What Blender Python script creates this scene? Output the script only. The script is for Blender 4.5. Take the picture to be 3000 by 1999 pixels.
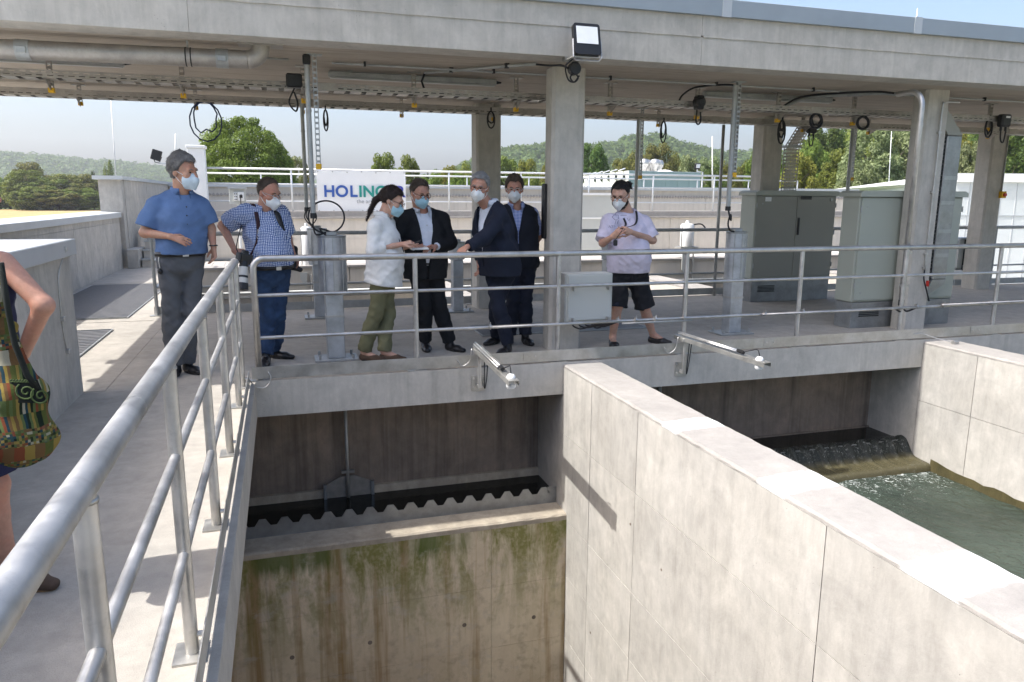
import bpy, bmesh, math, random
import numpy as np
from mathutils import Vector, Matrix, Quaternion
for o in list(bpy.data.objects): bpy.data.objects.remove(o)
SC = bpy.context.scene
COL = SC.collection
PI = math.pi

# ------------------------------------------------------------------ camera
# world: X along the bridge (right), Y away from the viewer, Z up, deck surface z = 0
FPX, YAW, PITCH, ROLL, CAMH = 2177.17, 0.29968, 0.19046, 0.00556, 1.604   # focal length in px of a 3000 px wide picture
def _rot():
    fw = np.array([math.sin(YAW)*math.cos(PITCH), math.cos(YAW)*math.cos(PITCH), -math.sin(PITCH)])
    rt = np.array([math.cos(YAW), -math.sin(YAW), 0.0]); up = np.cross(rt, fw)
    c, s = math.cos(ROLL), math.sin(ROLL)
    return np.array([c*rt+s*up, -s*rt+c*up, fw])
CM = _rot()
cam_d = bpy.data.cameras.new('camera'); cam = bpy.data.objects.new('camera', cam_d); COL.objects.link(cam)
cam_d.sensor_width = 36.0; cam_d.lens = FPX/3000*36; cam_d.clip_start = 0.05; cam_d.clip_end = 6000
mw = Matrix.Identity(4)
for i in range(3):
    mw[i][0] = CM[0][i]; mw[i][1] = CM[1][i]; mw[i][2] = -CM[2][i]
mw[0][3], mw[1][3], mw[2][3] = 0, 0, CAMH
cam.matrix_world = mw
SC.camera = cam
def _ray(u, v): return np.array([(u-1500)/FPX, -(v-999.5)/FPX, 1.0]) @ CM
_C = np.array([0, 0, CAMH])
def onz(u, v, z=0.0):
    d = _ray(u, v); return _C + d*((z-CAMH)/d[2])
def ony(u, v, y):
    d = _ray(u, v); return _C + d*(y/d[1])
def onx(u, v, x):
    d = _ray(u, v); return _C + d*(x/d[0])

# ------------------------------------------------------------------ light
SUN_D = Vector((0.712, -0.012, -1.0)).normalized()          # direction the light travels
SUN_EL = math.asin(-SUN_D.z)
w = bpy.data.worlds.new('World'); SC.world = w; w.use_nodes = True
nt = w.node_tree; nt.nodes.clear()
sky = nt.nodes.new('ShaderNodeTexSky'); sky.sky_type = 'NISHITA'; sky.sun_disc = False
sky.sun_elevation = SUN_EL; sky.sun_rotation = math.atan2(-SUN_D.x, -SUN_D.y)
sky.altitude = 300; sky.air_density = 1.0; sky.dust_density = 6.0; sky.ozone_density = 2.6
bg = nt.nodes.new('ShaderNodeBackground'); bg.inputs['Strength'].default_value = 0.115
out = nt.nodes.new('ShaderNodeOutputWorld')
nt.links.new(sky.outputs[0], bg.inputs[0]); nt.links.new(bg.outputs[0], out.inputs[0])
sl = bpy.data.lights.new('sun', 'SUN'); sl.energy = 2.2; sl.angle = math.radians(0.53); sl.color = (1.0, 0.98, 0.945)
sun = bpy.data.objects.new('sun', sl); COL.objects.link(sun)
sun.rotation_euler = SUN_D.to_track_quat('-Z', 'Y').to_euler(); sun.location = (-20, 5, 30)
vs = SC.view_settings; vs.view_transform = 'Standard'; vs.look = 'None'; vs.exposure = 1.5; vs.gamma = 1.0
vs.use_curve_mapping = False
SC.render.engine = 'CYCLES'; SC.cycles.diffuse_bounces = 8; SC.cycles.max_bounces = 14

# ------------------------------------------------------------------ helpers
def setp(o, label=None, cat=None, group=None, kind=None):
    if label: o['label'] = label
    if cat: o['category'] = cat
    if group: o['group'] = group
    if kind: o['kind'] = kind
    return o
def thing(name, label, cat, loc=(0, 0, 0), group=None, rz=0.0):
    o = bpy.data.objects.new(name, None); COL.objects.link(o)
    o.empty_display_size = 0.1; o.location = loc; o.rotation_euler = (0, 0, rz)
    return setp(o, label, cat, group)
def woff(p):
    v = Vector((0, 0, 0))
    while p is not None:
        v = v + p.location; p = p.parent
    return v
def link_mesh(name, me, mat=None, parent=None, smooth=False):
    o = bpy.data.objects.new(name, me); COL.objects.link(o)
    if parent is not None: o.parent = parent
    if mat is not None:
        for m in (mat if isinstance(mat, (list, tuple)) else [mat]): me.materials.append(m)
    if smooth:
        me.polygons.foreach_set('use_smooth', [True]*len(me.polygons))
    return o
def copy_tree(o, parent=None):
    c = o.copy(); COL.objects.link(c); c.parent = parent
    for ch in list(o.children): copy_tree(ch, c)
    return c
def _perp(d):
    d = d.normalized(); a = Vector((0, 0, 1)) if abs(d.z) < 0.9 else Vector((1, 0, 0))
    x = d.cross(a).normalized(); return x, d.cross(x).normalized()
class MB:
    def __init__(s): s.v = []; s.f = []; s.mi = []; s.cur = 0
    def _add(s, vs, fs):
        b = len(s.v); s.v += [tuple(map(float, q)) for q in vs]
        for f in fs: s.f.append([b+i for i in f]); s.mi.append(s.cur)
        return s
    def box(s, lo, hi):
        x0, y0, z0 = lo; x1, y1, z1 = hi
        return s._add([(x0,y0,z0),(x1,y0,z0),(x1,y1,z0),(x0,y1,z0),(x0,y0,z1),(x1,y0,z1),(x1,y1,z1),(x0,y1,z1)],
                      [(0,3,2,1),(4,5,6,7),(0,1,5,4),(1,2,6,5),(2,3,7,6),(3,0,4,7)])
    def cbox(s, c, size, M=None):
        hx, hy, hz = [q/2 for q in size]; c = Vector(c)
        P = [(-hx,-hy,-hz),(hx,-hy,-hz),(hx,hy,-hz),(-hx,hy,-hz),(-hx,-hy,hz),(hx,-hy,hz),(hx,hy,hz),(-hx,hy,hz)]
        P = [c + (M @ Vector(p) if M is not None else Vector(p)) for p in P]
        return s._add(P, [(0,3,2,1),(4,5,6,7),(0,1,5,4),(1,2,6,5),(2,3,7,6),(3,0,4,7)])
    def bar(s, a, b, w, h, up=(0,0,1)):
        a = Vector(a); b = Vector(b); d = (b-a).normalized(); up = Vector(up)
        x = d.cross(up).normalized(); y = x.cross(d).normalized()
        P = []
        for q in (a, b):
            for sx, sy in ((-1,-1),(1,-1),(1,1),(-1,1)): P.append(q + x*(sx*w/2) + y*(sy*h/2))
        return s._add(P, [(0,1,2,3),(7,6,5,4),(0,4,5,1),(1,5,6,2),(2,6,7,3),(3,7,4,0)])
    def cyl(s, a, b, r, n=12, r2=None, caps=True):
        a = Vector(a); b = Vector(b); r2 = r if r2 is None else r2; x, y = _perp(b-a)
        P = []
        for q, rr in ((a, r), (b, r2)):
            for i in range(n):
                t = 2*PI*i/n; P.append(q + x*(rr*math.cos(t)) + y*(rr*math.sin(t)))
        F = [(i, (i+1) % n, n+(i+1) % n, n+i) for i in range(n)]
        F = [tuple(reversed(f)) for f in F]
        if caps: F += [tuple(range(n)), tuple(reversed(range(n, 2*n)))]
        return s._add(P, F)
    def tube(s, pts, r, n=8, caps=True, closed=False):
        pts = [Vector(p) for p in pts]; m = len(pts)
        rr = r if isinstance(r, (list, tuple)) else [r]*m
        T = []
        for i in range(m):
            if closed: d = pts[(i+1) % m]-pts[i-1]
            else: d = pts[min(i+1, m-1)]-pts[max(i-1, 0)]
            T.append(d.normalized())
        x, y = _perp(T[0]); P = []
        for i in range(m):
            x = (x - T[i]*x.dot(T[i])).normalized(); y = T[i].cross(x)
            for k in range(n):
                t = 2*PI*k/n; P.append(pts[i] + x*(rr[i]*math.cos(t)) + y*(rr[i]*math.sin(t)))
        F = []
        for i in range(m if closed else m-1):
            j = (i+1) % m
            for k in range(n):
                F.append((i*n+k, i*n+(k+1) % n, j*n+(k+1) % n, j*n+k))
        if caps and not closed: F += [tuple(reversed(range(n))), tuple(range((m-1)*n, m*n))]
        return s._add(P, F)
    def prism(s, poly, vec):
        """closed polygon (3d points, ordered) extruded along vec"""
        n = len(poly); vec = Vector(vec); A = [Vector(p) for p in poly]; B = [p+vec for p in A]
        nrm = Vector((0,0,0))
        for i in range(n): nrm += A[i].cross(A[(i+1) % n])
        F = [tuple(range(n)), tuple(reversed(range(n, 2*n)))]
        F += [(i, n+i, n+(i+1) % n, (i+1) % n) for i in range(n)]
        if nrm.dot(vec) > 0: F = [tuple(reversed(f)) for f in F]
        return s._add(A+B, F)
    def lathe(s, c, prof, n=16, axis='Z'):
        P = []; c = Vector(c)
        for (r, h) in prof:
            for i in range(n):
                t = 2*PI*i/n; a, b = r*math.cos(t), r*math.sin(t)
                P.append(c + (Vector((a, b, h)) if axis == 'Z' else Vector((a, h, b)) if axis == 'Y' else Vector((h, a, b))))
        F = []
        for k in range(len(prof)-1):
            for i in range(n):
                f = (k*n+i, k*n+(i+1) % n, (k+1)*n+(i+1) % n, (k+1)*n+i)
                F.append(f if axis != 'Y' else tuple(reversed(f)))
        m = len(prof)
        c0, c1 = tuple(reversed(range(n))), tuple(range((m-1)*n, m*n))
        if axis == 'Y': c0, c1 = tuple(reversed(c0)), tuple(reversed(c1))
        if prof[0][0] > 1e-5: F.append(c0)
        if prof[-1][0] > 1e-5: F.append(c1)
        return s._add(P, F)
    def grid(s, fn, nu, nv):
        P = [fn(i/nu, j/nv) for j in range(nv+1) for i in range(nu+1)]
        F = [(j*(nu+1)+i, j*(nu+1)+i+1, (j+1)*(nu+1)+i+1, (j+1)*(nu+1)+i) for j in range(nv) for i in range(nu)]
        return s._add(P, F)
    def build(s, name, mat, parent=None, smooth=False, bevel=0.0, bseg=1, auto=None):
        off = woff(parent) if parent is not None else Vector((0, 0, 0))
        me = bpy.data.meshes.new(name)
        me.from_pydata([(a-off.x, b-off.y, c-off.z) for a, b, c in s.v], [], s.f)
        if bevel > 0:
            bm = bmesh.new(); bm.from_mesh(me)
            ed = [e for e in bm.edges if len(e.link_faces) == 2 and e.calc_face_angle(0) > 0.5]
            bmesh.ops.bevel(bm, geom=ed, offset=bevel, segments=bseg, affect='EDGES', profile=0.6)
            bm.to_mesh(me); bm.free()
        else:
            if any(s.mi): me.polygons.foreach_set('material_index', s.mi)
        o = link_mesh(name, me, mat, parent, smooth or bool(auto))
        if auto: me.set_sharp_from_angle(angle=math.radians(auto))
        return o
def arc(c, r, a0, a1, n, ax, ay):
    c = Vector(c); ax = Vector(ax); ay = Vector(ay)
    return [c + ax*(r*math.cos(a0+(a1-a0)*i/n)) + ay*(r*math.sin(a0+(a1-a0)*i/n)) for i in range(n+1)]
def spline(pts, n=8):
    P = [Vector(p) for p in pts]; P = [P[0]*2-P[1]] + P + [P[-1]*2-P[-2]]; out = []
    for i in range(1, len(P)-2):
        for k in range(n):
            t = k/n; a, b, c, d = P[i-1], P[i], P[i+1], P[i+2]
            out.append(0.5*((2*b) + (c-a)*t + (2*a-5*b+4*c-d)*t*t + (-a+3*b-3*c+d)*t**3))
    out.append(P[-2]); return out

# ------------------------------------------------------------------ materials
class NT:
    def __init__(s, name):
        s.m = bpy.data.materials.new(name); s.m.use_nodes = True; s.t = s.m.node_tree
        s.b = s.t.nodes['Principled BSDF']; s.o = s.t.nodes['Material Output']; s._pos = None
    def n(s, typ, **kw):
        x = s.t.nodes.new(typ)
        for k, v in kw.items():
            if k.startswith('i_'): x.inputs[k[2:].replace('_', ' ')].default_value = v
            else: setattr(x, k, v)
        return x
    def l(s, a, b): s.t.links.new(a, b)
    def pos(s, scale=(1, 1, 1), obj=False, loc=(0, 0, 0), rot=(0, 0, 0)):
        if obj: src = s.n('ShaderNodeTexCoord').outputs['Object']
        else: src = s.n('ShaderNodeNewGeometry').outputs['Position']
        mp = s.n('ShaderNodeMapping'); mp.inputs['Scale'].default_value = scale; mp.inputs['Location'].default_value = loc
        mp.inputs['Rotation'].default_value = rot
        s.l(src, mp.inputs['Vector']); return mp.outputs[0]
    def noise(s, vec, scale, detail=4, rough=0.55, dist=0.0):
        x = s.n('ShaderNodeTexNoise'); x.inputs['Scale'].default_value = scale; x.inputs['Detail'].default_value = detail
        x.inputs['Roughness'].default_value = rough; x.inputs['Distortion'].default_value = dist
        s.l(vec, x.inputs['Vector']); return x.outputs['Fac']
    def voro(s, vec, scale, feature='F1', out='Distance', rnd=1.0):
        x = s.n('ShaderNodeTexVoronoi'); x.feature = feature; x.inputs['Scale'].default_value = scale
        x.inputs['Randomness'].default_value = rnd; s.l(vec, x.inputs['Vector']); return x.outputs[out]
    def ramp(s, fac, stops, interp='LINEAR'):
        x = s.n('ShaderNodeValToRGB'); cr = x.color_ramp; cr.interpolation = interp
        while len(cr.elements) < len(stops): cr.elements.new(0.5)
        for e, (p, c) in zip(cr.elements, stops):
            e.position = p; e.color = (c, c, c, 1) if isinstance(c, (int, float)) else (*c, 1)
        s.l(fac, x.inputs[0]); return x.outputs[0]
    def mix(s, fac, a, b, mode='MIX'):
        x = s.n('ShaderNodeMix', data_type='RGBA', blend_type=mode); 
        for sock, val in ((x.inputs[0], fac), (x.inputs[6], a), (x.inputs[7], b)):
            if isinstance(val, (int, float)): sock.default_value = val
            elif isinstance(val, tuple): sock.default_value = (*val, 1)
            else: s.l(val, sock)
        return x.outputs[2]
    def math(s, op, a, b=None, c=None, clamp=False):
        x = s.n('ShaderNodeMath', operation=op); x.use_clamp = clamp
        for sock, val in zip(x.inputs, (a, b, c)):
            if val is None: continue
            if isinstance(val, (int, float)): sock.default_value = val
            else: s.l(val, sock)
        return x.outputs[0]
    def maprange(s, v, a, b, c=0.0, d=1.0):
        x = s.n('ShaderNodeMapRange'); s.l(v, x.inputs[0])
        for i, q in enumerate((a, b, c, d)): x.inputs[i+1].default_value = q
        return x.outputs[0]
    def sep(s, v):
        x = s.n('ShaderNodeSeparateXYZ'); s.l(v, x.inputs[0]); return x.outputs
    def bump(s, h, strength=0.3, dist=0.01):
        x = s.n('ShaderNodeBump'); x.inputs['Strength'].default_value = strength; x.inputs['Distance'].default_value = dist
        s.l(h, x.inputs['Height']); s.l(x.outputs[0], s.b.inputs['Normal'])
    def set(s, **kw):
        for k, v in kw.items():
            sock = s.b.inputs[{'col': 'Base Color', 'rough': 'Roughness', 'metal': 'Metallic', 'spec': 'Specular IOR Level',
                'sub': 'Subsurface Weight', 'trans': 'Transmission Weight', 'ior': 'IOR', 'alpha': 'Alpha', 'coat': 'Coat Weight', 'sheen':'Sheen Weight'}[k]]
            if isinstance(v, (int, float)): sock.default_value = v
            elif isinstance(v, tuple): sock.default_value = (*v, 1)
            else: s.l(v, sock)
        return s.m
def rgb(r, g, b):
    f = lambda c: (c/255/12.92 if c/255 <= 0.04045 else ((c/255+0.055)/1.055)**2.4)
    return (f(r), f(g), f(b))
def plain(name, col, rough=0.5, metal=0.0, var=0.06, nscale=18, bump=0.0, spec=0.5):
    t = NT(name); p = t.pos(); n = t.noise(p, nscale, 3)
    c = t.mix(t.maprange(n, 0.3, 0.7), tuple(max(0, q*(1-var)) for q in col), tuple(min(1, q*(1+var)) for q in col))
    t.set(col=c, metal=metal, spec=spec)
    t.set(rough=t.maprange(t.noise(p, nscale*0.6, 3), 0.3, 0.7, max(0.03, rough*0.85), min(1, rough*1.15)))
    if bump: t.bump(t.noise(p, nscale*4, 3), bump, 0.002)
    return t.m
def concrete(name, base=(0.36, 0.345, 0.32), warm=(0.40, 0.365, 0.32), streak=0.35, boards=0, mott=0.0, pores=True, blot=0.25, rough_top=False, panelrnd=0.0, grain=0.0, dark=(0.5,0.5,0.48)):
    t = NT(name); p = t.pos()
    n1 = t.noise(p, 1.3, 5, 0.6); n2 = t.noise(p, 6.0, 5, 0.6); n3 = t.noise(p, 60, 3, 0.6)
    c = t.mix(t.maprange(n1, 0.3, 0.7), base, warm)
    c = t.mix(t.maprange(n2, 0.35, 0.75, 0, blot), c, tuple(q*0.72 for q in base))
    c = t.mix(t.maprange(n2, 0.25, 0.4, blot*0.8, 0), c, tuple(min(1, q*1.25) for q in base))
    if streak:
        ps = t.pos((9, 9, 0.35)); s1 = t.noise(ps, 1.0, 5, 0.65)
        ps2 = t.pos((24, 24, 0.8)); s2 = t.noise(ps2, 1.0, 3, 0.6)
        c = t.mix(t.math('MULTIPLY', t.maprange(s1, 0.48, 0.72), streak), c, tuple(q*d for q, d in zip(base, dark)))
        c = t.mix(t.math('MULTIPLY', t.maprange(s2, 0.55, 0.75), streak*0.5), c, tuple(min(1, q*1.3) for q in base))
    if mott:
        m1 = t.noise(t.pos(loc=(5, 2, 8)), 2.6, 8, 0.72, 0.6); m2 = t.noise(t.pos((1, 1, 0.45), loc=(1, 9, 4)), 11, 6, 0.7, 0.4)
        v = t.math('ADD', t.maprange(m1, 0.3, 0.7, 1-mott, 1+mott*0.7), t.maprange(m2, 0.3, 0.7, -mott*0.7, mott*0.5))
        hv0 = t.n('ShaderNodeHueSaturation'); t.l(c, hv0.inputs['Color']); t.l(v, hv0.inputs['Value']); c = hv0.outputs[0]
        sp = t.maprange(t.noise(t.pos((1, 1, 0.7), loc=(7, 3, 2)), 5.5, 7, 0.75, 0.8), 0.60, 0.68, 0, mott*1.6); c = t.mix(sp, c, tuple(q*0.62 for q in base))
    if boards:
        pb = t.pos((0.5, 14, 14)); b1 = t.noise(pb, 1.0, 5, 0.7); c = t.mix(t.maprange(b1, 0.5, 0.72, 0, boards), c, tuple(q*0.5 for q in base)); pb2 = t.pos((1.6, 30, 30)); c = t.mix(t.maprange(t.noise(pb2, 1.0, 3), 0.62, 0.72, 0, boards), c, tuple(q*0.4 for q in base))
    if grain:
        g = t.noise(t.pos(), 220, 2, 0.7); c = t.mix(t.maprange(g, 0.42, 0.62, grain, 0), c, tuple(q*0.6 for q in base))
    if panelrnd:
        oi = t.n('ShaderNodeObjectInfo'); v = t.maprange(oi.outputs['Random'], 0, 1, 1-panelrnd, 1+panelrnd)
        hv = t.n('ShaderNodeHueSaturation'); t.l(c, hv.inputs['Color']); t.l(v, hv.inputs['Value']); c = hv.outputs[0]
    h = t.math('ADD', t.math('MULTIPLY', n3, 0.5), t.math('MULTIPLY', n2, 0.6))
    if pores:
        vd = t.voro(p, 26); pm = t.maprange(vd, 0.06, 0.10, 1, 0)
        gate = t.maprange(t.noise(t.pos(loc=(3, 7, 1)), 3.0, 3), 0.5, 0.6)
        pm = t.math('MULTIPLY', pm, gate)
        c = t.mix(t.math('MULTIPLY', pm, 0.7), c, tuple(q*0.35 for q in base)); h = t.math('SUBTRACT', h, t.math('MULTIPLY', pm, 1.5))
    if rough_top:
        g = t.noise(p, 180, 3, 0.7); h = t.math('ADD', h, t.math('MULTIPLY', g, 1.6))
        c = t.mix(t.maprange(g, 0.3, 0.5, 0.35, 0), c, tuple(q*0.6 for q in base))
    t.set(col=c, rough=0.88, spec=0.3); t.bump(h, 0.35, 0.006)
    return t.m
M = {}
# ------------------------------------------------------------------ surface materials
M['conc'] = concrete('concrete_wall', (0.445, 0.425, 0.39), (0.485, 0.458, 0.41), streak=0.26, mott=0.17, blot=0.4, panelrnd=0.05)
M['conc_fascia'] = concrete('concrete_fascia', (0.50, 0.475, 0.425), (0.54, 0.505, 0.445), streak=0.3, mott=0.14, blot=0.35)
M['conc_under'] = concrete('concrete_soffit', (0.43, 0.375, 0.31), (0.49, 0.42, 0.335), streak=0, boards=0.5, blot=0.3, pores=False)
M['conc_top'] = concrete('concrete_rough_top', (0.335, 0.315, 0.29), (0.375, 0.35, 0.32), streak=0, mott=0.12, rough_top=True, pores=False)
M['conc_floor'] = concrete('concrete_floor', (0.42, 0.39, 0.34), (0.47, 0.43, 0.375), streak=0, mott=0.14, blot=0.45, rough_top=True, pores=False)
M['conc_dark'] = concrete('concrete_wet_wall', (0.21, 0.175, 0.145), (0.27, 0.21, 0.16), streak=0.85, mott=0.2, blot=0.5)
M['conc_far'] = concrete('concrete_far_wall', (0.55, 0.51, 0.45), (0.58, 0.535, 0.465), streak=0.25, pores=False)
def banded_top():
    m = concrete('concrete_top_with_white_bands', (0.335, 0.315, 0.29), (0.375, 0.35, 0.32), streak=0, mott=0.12, rough_top=True, pores=False); t = NT.__new__(NT); t.m = m; t.t = m.node_tree; t.b = t.t.nodes['Principled BSDF']; t.o = t.t.nodes['Material Output']
    src = t.b.inputs['Base Color'].links[0].from_socket; p = t.pos(); s_ = t.sep(p); y = t.math('SUBTRACT', s_[1], t.math('MULTIPLY', s_[0], 0.07)); n = t.noise(p, 18, 6, 0.75); tot = None
    for c, hw in ((2.13, 0.15), (3.24, 0.125), (4.42, 0.115)):
        d = t.math('ABSOLUTE', t.math('SUBTRACT', y, c)); k = t.maprange(t.math('ADD', d, t.math('MULTIPLY', t.math('SUBTRACT', n, 0.5), 0.09)), hw-0.02, hw+0.015, 1, 0); tot = k if tot is None else t.math('MAXIMUM', tot, k)
    wear = t.maprange(t.noise(t.pos((6, 1.5, 1)), 3, 6, 0.7), 0.32, 0.52, 0.35, 0.9); col = t.mix(t.math('MULTIPLY', tot, wear), src, (0.66, 0.66, 0.65)); t.l(col, t.b.inputs['Base Color']); return m
def mossy():
    t = NT('stained_basin_wall'); p = t.pos(); z = t.sep(p)[2]; x = t.sep(p)[0]
    n1 = t.noise(p, 1.6, 5, 0.6); n2 = t.noise(p, 9, 5, 0.65)
    c = t.mix(t.maprange(n1, 0.3, 0.7), (0.53, 0.44, 0.31), (0.70, 0.60, 0.44))
    c = t.mix(t.maprange(n2, 0.5, 0.75, 0, 0.5), c, (0.22, 0.175, 0.12))
    ps = t.pos((5, 5, 0.25)); s1 = t.noise(ps, 1.0, 5, 0.6)
    c = t.mix(t.maprange(s1, 0.48, 0.62, 0, 0.8), c, (0.27, 0.155, 0.05))           # rusty runs
    ps = t.pos((3.2, 3.2, 0.9), loc=(4, 2, 9)); s2 = t.noise(ps, 1.0, 6, 0.7, 0.4)
    hz = t.maprange(z, -2.9, -1.55, 0.0, 1.0)
    alg = t.math('MULTIPLY', t.maprange(s2, 0.43, 0.56), t.maprange(hz, 0.15, 0.8, 0.12, 1.0))
    alg = t.math('MULTIPLY', alg, t.maprange(t.noise(p, 24, 5), 0.3, 0.55, 0.65, 1.0))
    c = t.mix(t.math('MULTIPLY', alg, 0.9), c, (0.165, 0.165, 0.03))
    top = t.maprange(t.math('ADD', z, t.math('MULTIPLY', t.noise(t.pos((30, 30, 2)), 1, 4), 0.22)), -1.72, -1.60)
    gate = t.maprange(t.noise(t.pos((2.0, 1, 0.2)), 1.0, 3), 0.44, 0.56)
    c = t.mix(t.math('MULTIPLY', t.math('MULTIPLY', top, gate), 0.85), c, (0.07, 0.105, 0.012))
    eff = t.maprange(t.noise(t.pos((4, 4, 6), loc=(1, 5, 3)), 1.0, 6, 0.7), 0.56, 0.68, 0, 0.45)
    c = t.mix(eff, c, (0.46, 0.42, 0.36))
    t.set(col=c, rough=0.8, spec=0.35); t.bump(t.math('ADD', n2, t.noise(p, 70, 3)), 0.4, 0.006); return t.m
M['conc_top_banded'] = banded_top()
M['mossy'] = mossy()
M['gate'] = plain('dull_gate_steel', (0.22, 0.21, 0.19), 0.6, 0.2, 0.2, 12)
M['ledge'] = concrete('stained_ledge', (0.36, 0.315, 0.25), (0.44, 0.38, 0.29), streak=0, mott=0.22, blot=0.6)
def steel(name, col=(0.55, 0.54, 0.52), rough=0.38, metal=0.9, streaks=True):
    t = NT(name); p = t.pos(); n = t.noise(p, 7, 4, 0.6); n2 = t.noise(p, 55, 3)
    c = t.mix(t.maprange(n, 0.3, 0.7), tuple(q*0.74 for q in col), tuple(min(1, q*1.1) for q in col)); c = t.mix(t.maprange(t.noise(p, 24, 6, 0.75), 0.55, 0.7, 0, 0.35), c, tuple(q*0.55 for q in col))
    t.set(col=c, metal=metal, rough=t.maprange(t.math('ADD', t.math('MULTIPLY', n, 0.6), t.math('MULTIPLY', n2, 0.4)), 0.35, 0.65, rough*0.75, rough*1.3))
    t.bump(n2, 0.05, 0.001); return t.m
M['steel'] = steel('brushed_stainless_tube', (0.56, 0.55, 0.53), 0.42, 0.85)
M['steel_plate'] = steel('stainless_plate', (0.50, 0.49, 0.46), 0.45, 0.8)
M['galv'] = steel('galvanised_steel', (0.42, 0.43, 0.42), 0.5, 0.45)
M['tray'] = steel('galvanised_tray', (0.42, 0.39, 0.35), 0.5, 0.7)
M['zinc'] = plain('zinc_sheet_cap', (0.33, 0.37, 0.40), 0.55, 0.35, 0.05, 3)
M['cap_grey'] = plain('grey_sheet_cap', (0.50, 0.52, 0.53), 0.5, 0.3, 0.04, 3)
M['black'] = plain('black_plastic', (0.012, 0.012, 0.013), 0.45, 0, 0.2, 30)
M['cable'] = plain('black_cable', (0.01, 0.01, 0.012), 0.55, 0, 0.2, 30)
M['yellow'] = plain('yellow_plastic_cap', (0.75, 0.42, 0.01), 0.5, 0, 0.08, 30)
M['white_paint'] = plain('white_paint', (0.78, 0.78, 0.76), 0.45, 0, 0.03, 6)
M['whitewash'] = plain('white_line_paint', (0.80, 0.80, 0.78), 0.85, 0, 0.12, 25)
M['cab'] = plain('grey_green_cabinet', (0.37, 0.39, 0.33), 0.5, 0.0, 0.03, 2)
M['cab_dark'] = plain('olive_grey_cabinet', (0.29, 0.285, 0.24), 0.5, 0.0, 0.04, 2)
M['plinth'] = steel('cabinet_plinth_metal', (0.33, 0.34, 0.34), 0.4, 0.7)
M['alu'] = steel('aluminium_housing', (0.52, 0.54, 0.56), 0.42, 0.7)
M['lgrey'] = plain('light_grey_box', (0.47, 0.48, 0.45), 0.5, 0, 0.03, 3)
M['red'] = plain('red_plastic', (0.55, 0.03, 0.02), 0.4)
def water(name, col, rough=0.04, bumpd=0.05, sc=5.0, foam=None):
    t = NT(name); p = t.pos((1, 1.0, 1)); n = t.noise(p, sc, 5, 0.6, 1.2); n2 = t.noise(p, sc*3.2, 3, 0.6, 0.8)
    t.set(rough=rough, ior=1.33, spec=0.5)
    h = t.math('ADD', n, t.math('MULTIPLY', n2, 0.35)); c = col
    c = t.mix(t.maprange(t.noise(p, 1.2, 3), 0.35, 0.65), tuple(q*0.8 for q in col), tuple(q*1.2 for q in col))
    if foam:
        y = t.sep(t.pos())[1]; k = t.maprange(y, foam[0], foam[1], 0.0, 1.0)
        fn = t.noise(t.pos((1, 1, 1)), 16, 6, 0.75, 1.5); m = t.maprange(t.math('ADD', t.math('MULTIPLY', fn, 1.0), t.math('MULTIPLY', k, 0.22)), 0.72, 0.84)
        m = t.math('MULTIPLY', m, t.maprange(k, 0.0, 0.15))
        c = t.mix(m, c, (0.62, 0.65, 0.62)); t.set(rough=t.math('ADD', rough, t.math('MULTIPLY', m, 0.5)))
    t.set(col=c); t.bump(h, 0.9, bumpd); return t.m
M['water'] = water('greenish_water', (0.042, 0.057, 0.045), 0.05, 0.05, 6.0, (5.2, 6.5))
M['water_dark'] = water('dark_still_water', (0.004, 0.005, 0.004), 0.03, 0.004, 3.0)
M['water_rear'] = water('rear_basin_water', (0.01, 0.012, 0.01), 0.04, 0.02, 5.0)

# ------------------------------------------------------------------ dimensions
YB = 6.74                # front face of the bridge
YD = 11.02               # rear edge of the deck
XE = -0.28               # basin edge of the near walkway
ZR = 2.892               # soffit of the canopy
XL = 16.5                # right end of what is built
RX0 = -3.68             # left end of the canopy
WX = (2.62, 3.04, 7.13, 7.55, 11.7, 12.12)

# deck (structure): bridge slab, left walkway, near walkway
def slab(name, lo, hi, mt=None):
    o = MB().box(lo, hi).build(name, mt or M['conc_floor']); setp(o, kind='structure'); return o
def deck():
    b = MB(); b.cur = 0
    o = MB().box((-1.47, YB, -0.325), (XL, YD, 0.0)).build('bridge_deck', [M['conc_floor'], M['conc_fascia']])
    for p in o.data.polygons:
        if abs(p.normal.z) < 0.5: p.material_index = 1
    setp(o, kind='structure')
    slab('near_walkway', (-1.63, -0.345, -0.30), (XE, YB-0.004, 0.0))
    slab('left_walkway', (-3.42, 6.76, -0.30), (-1.474, 18.6, 0.0))
deck()
slab('viewing_bridge', (-1.628, -6.0, -0.30), (XL, -0.35, -0.002), M['conc_top'])     # unseen crossing walkway the picture is taken from, added to bounce fill light

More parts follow.
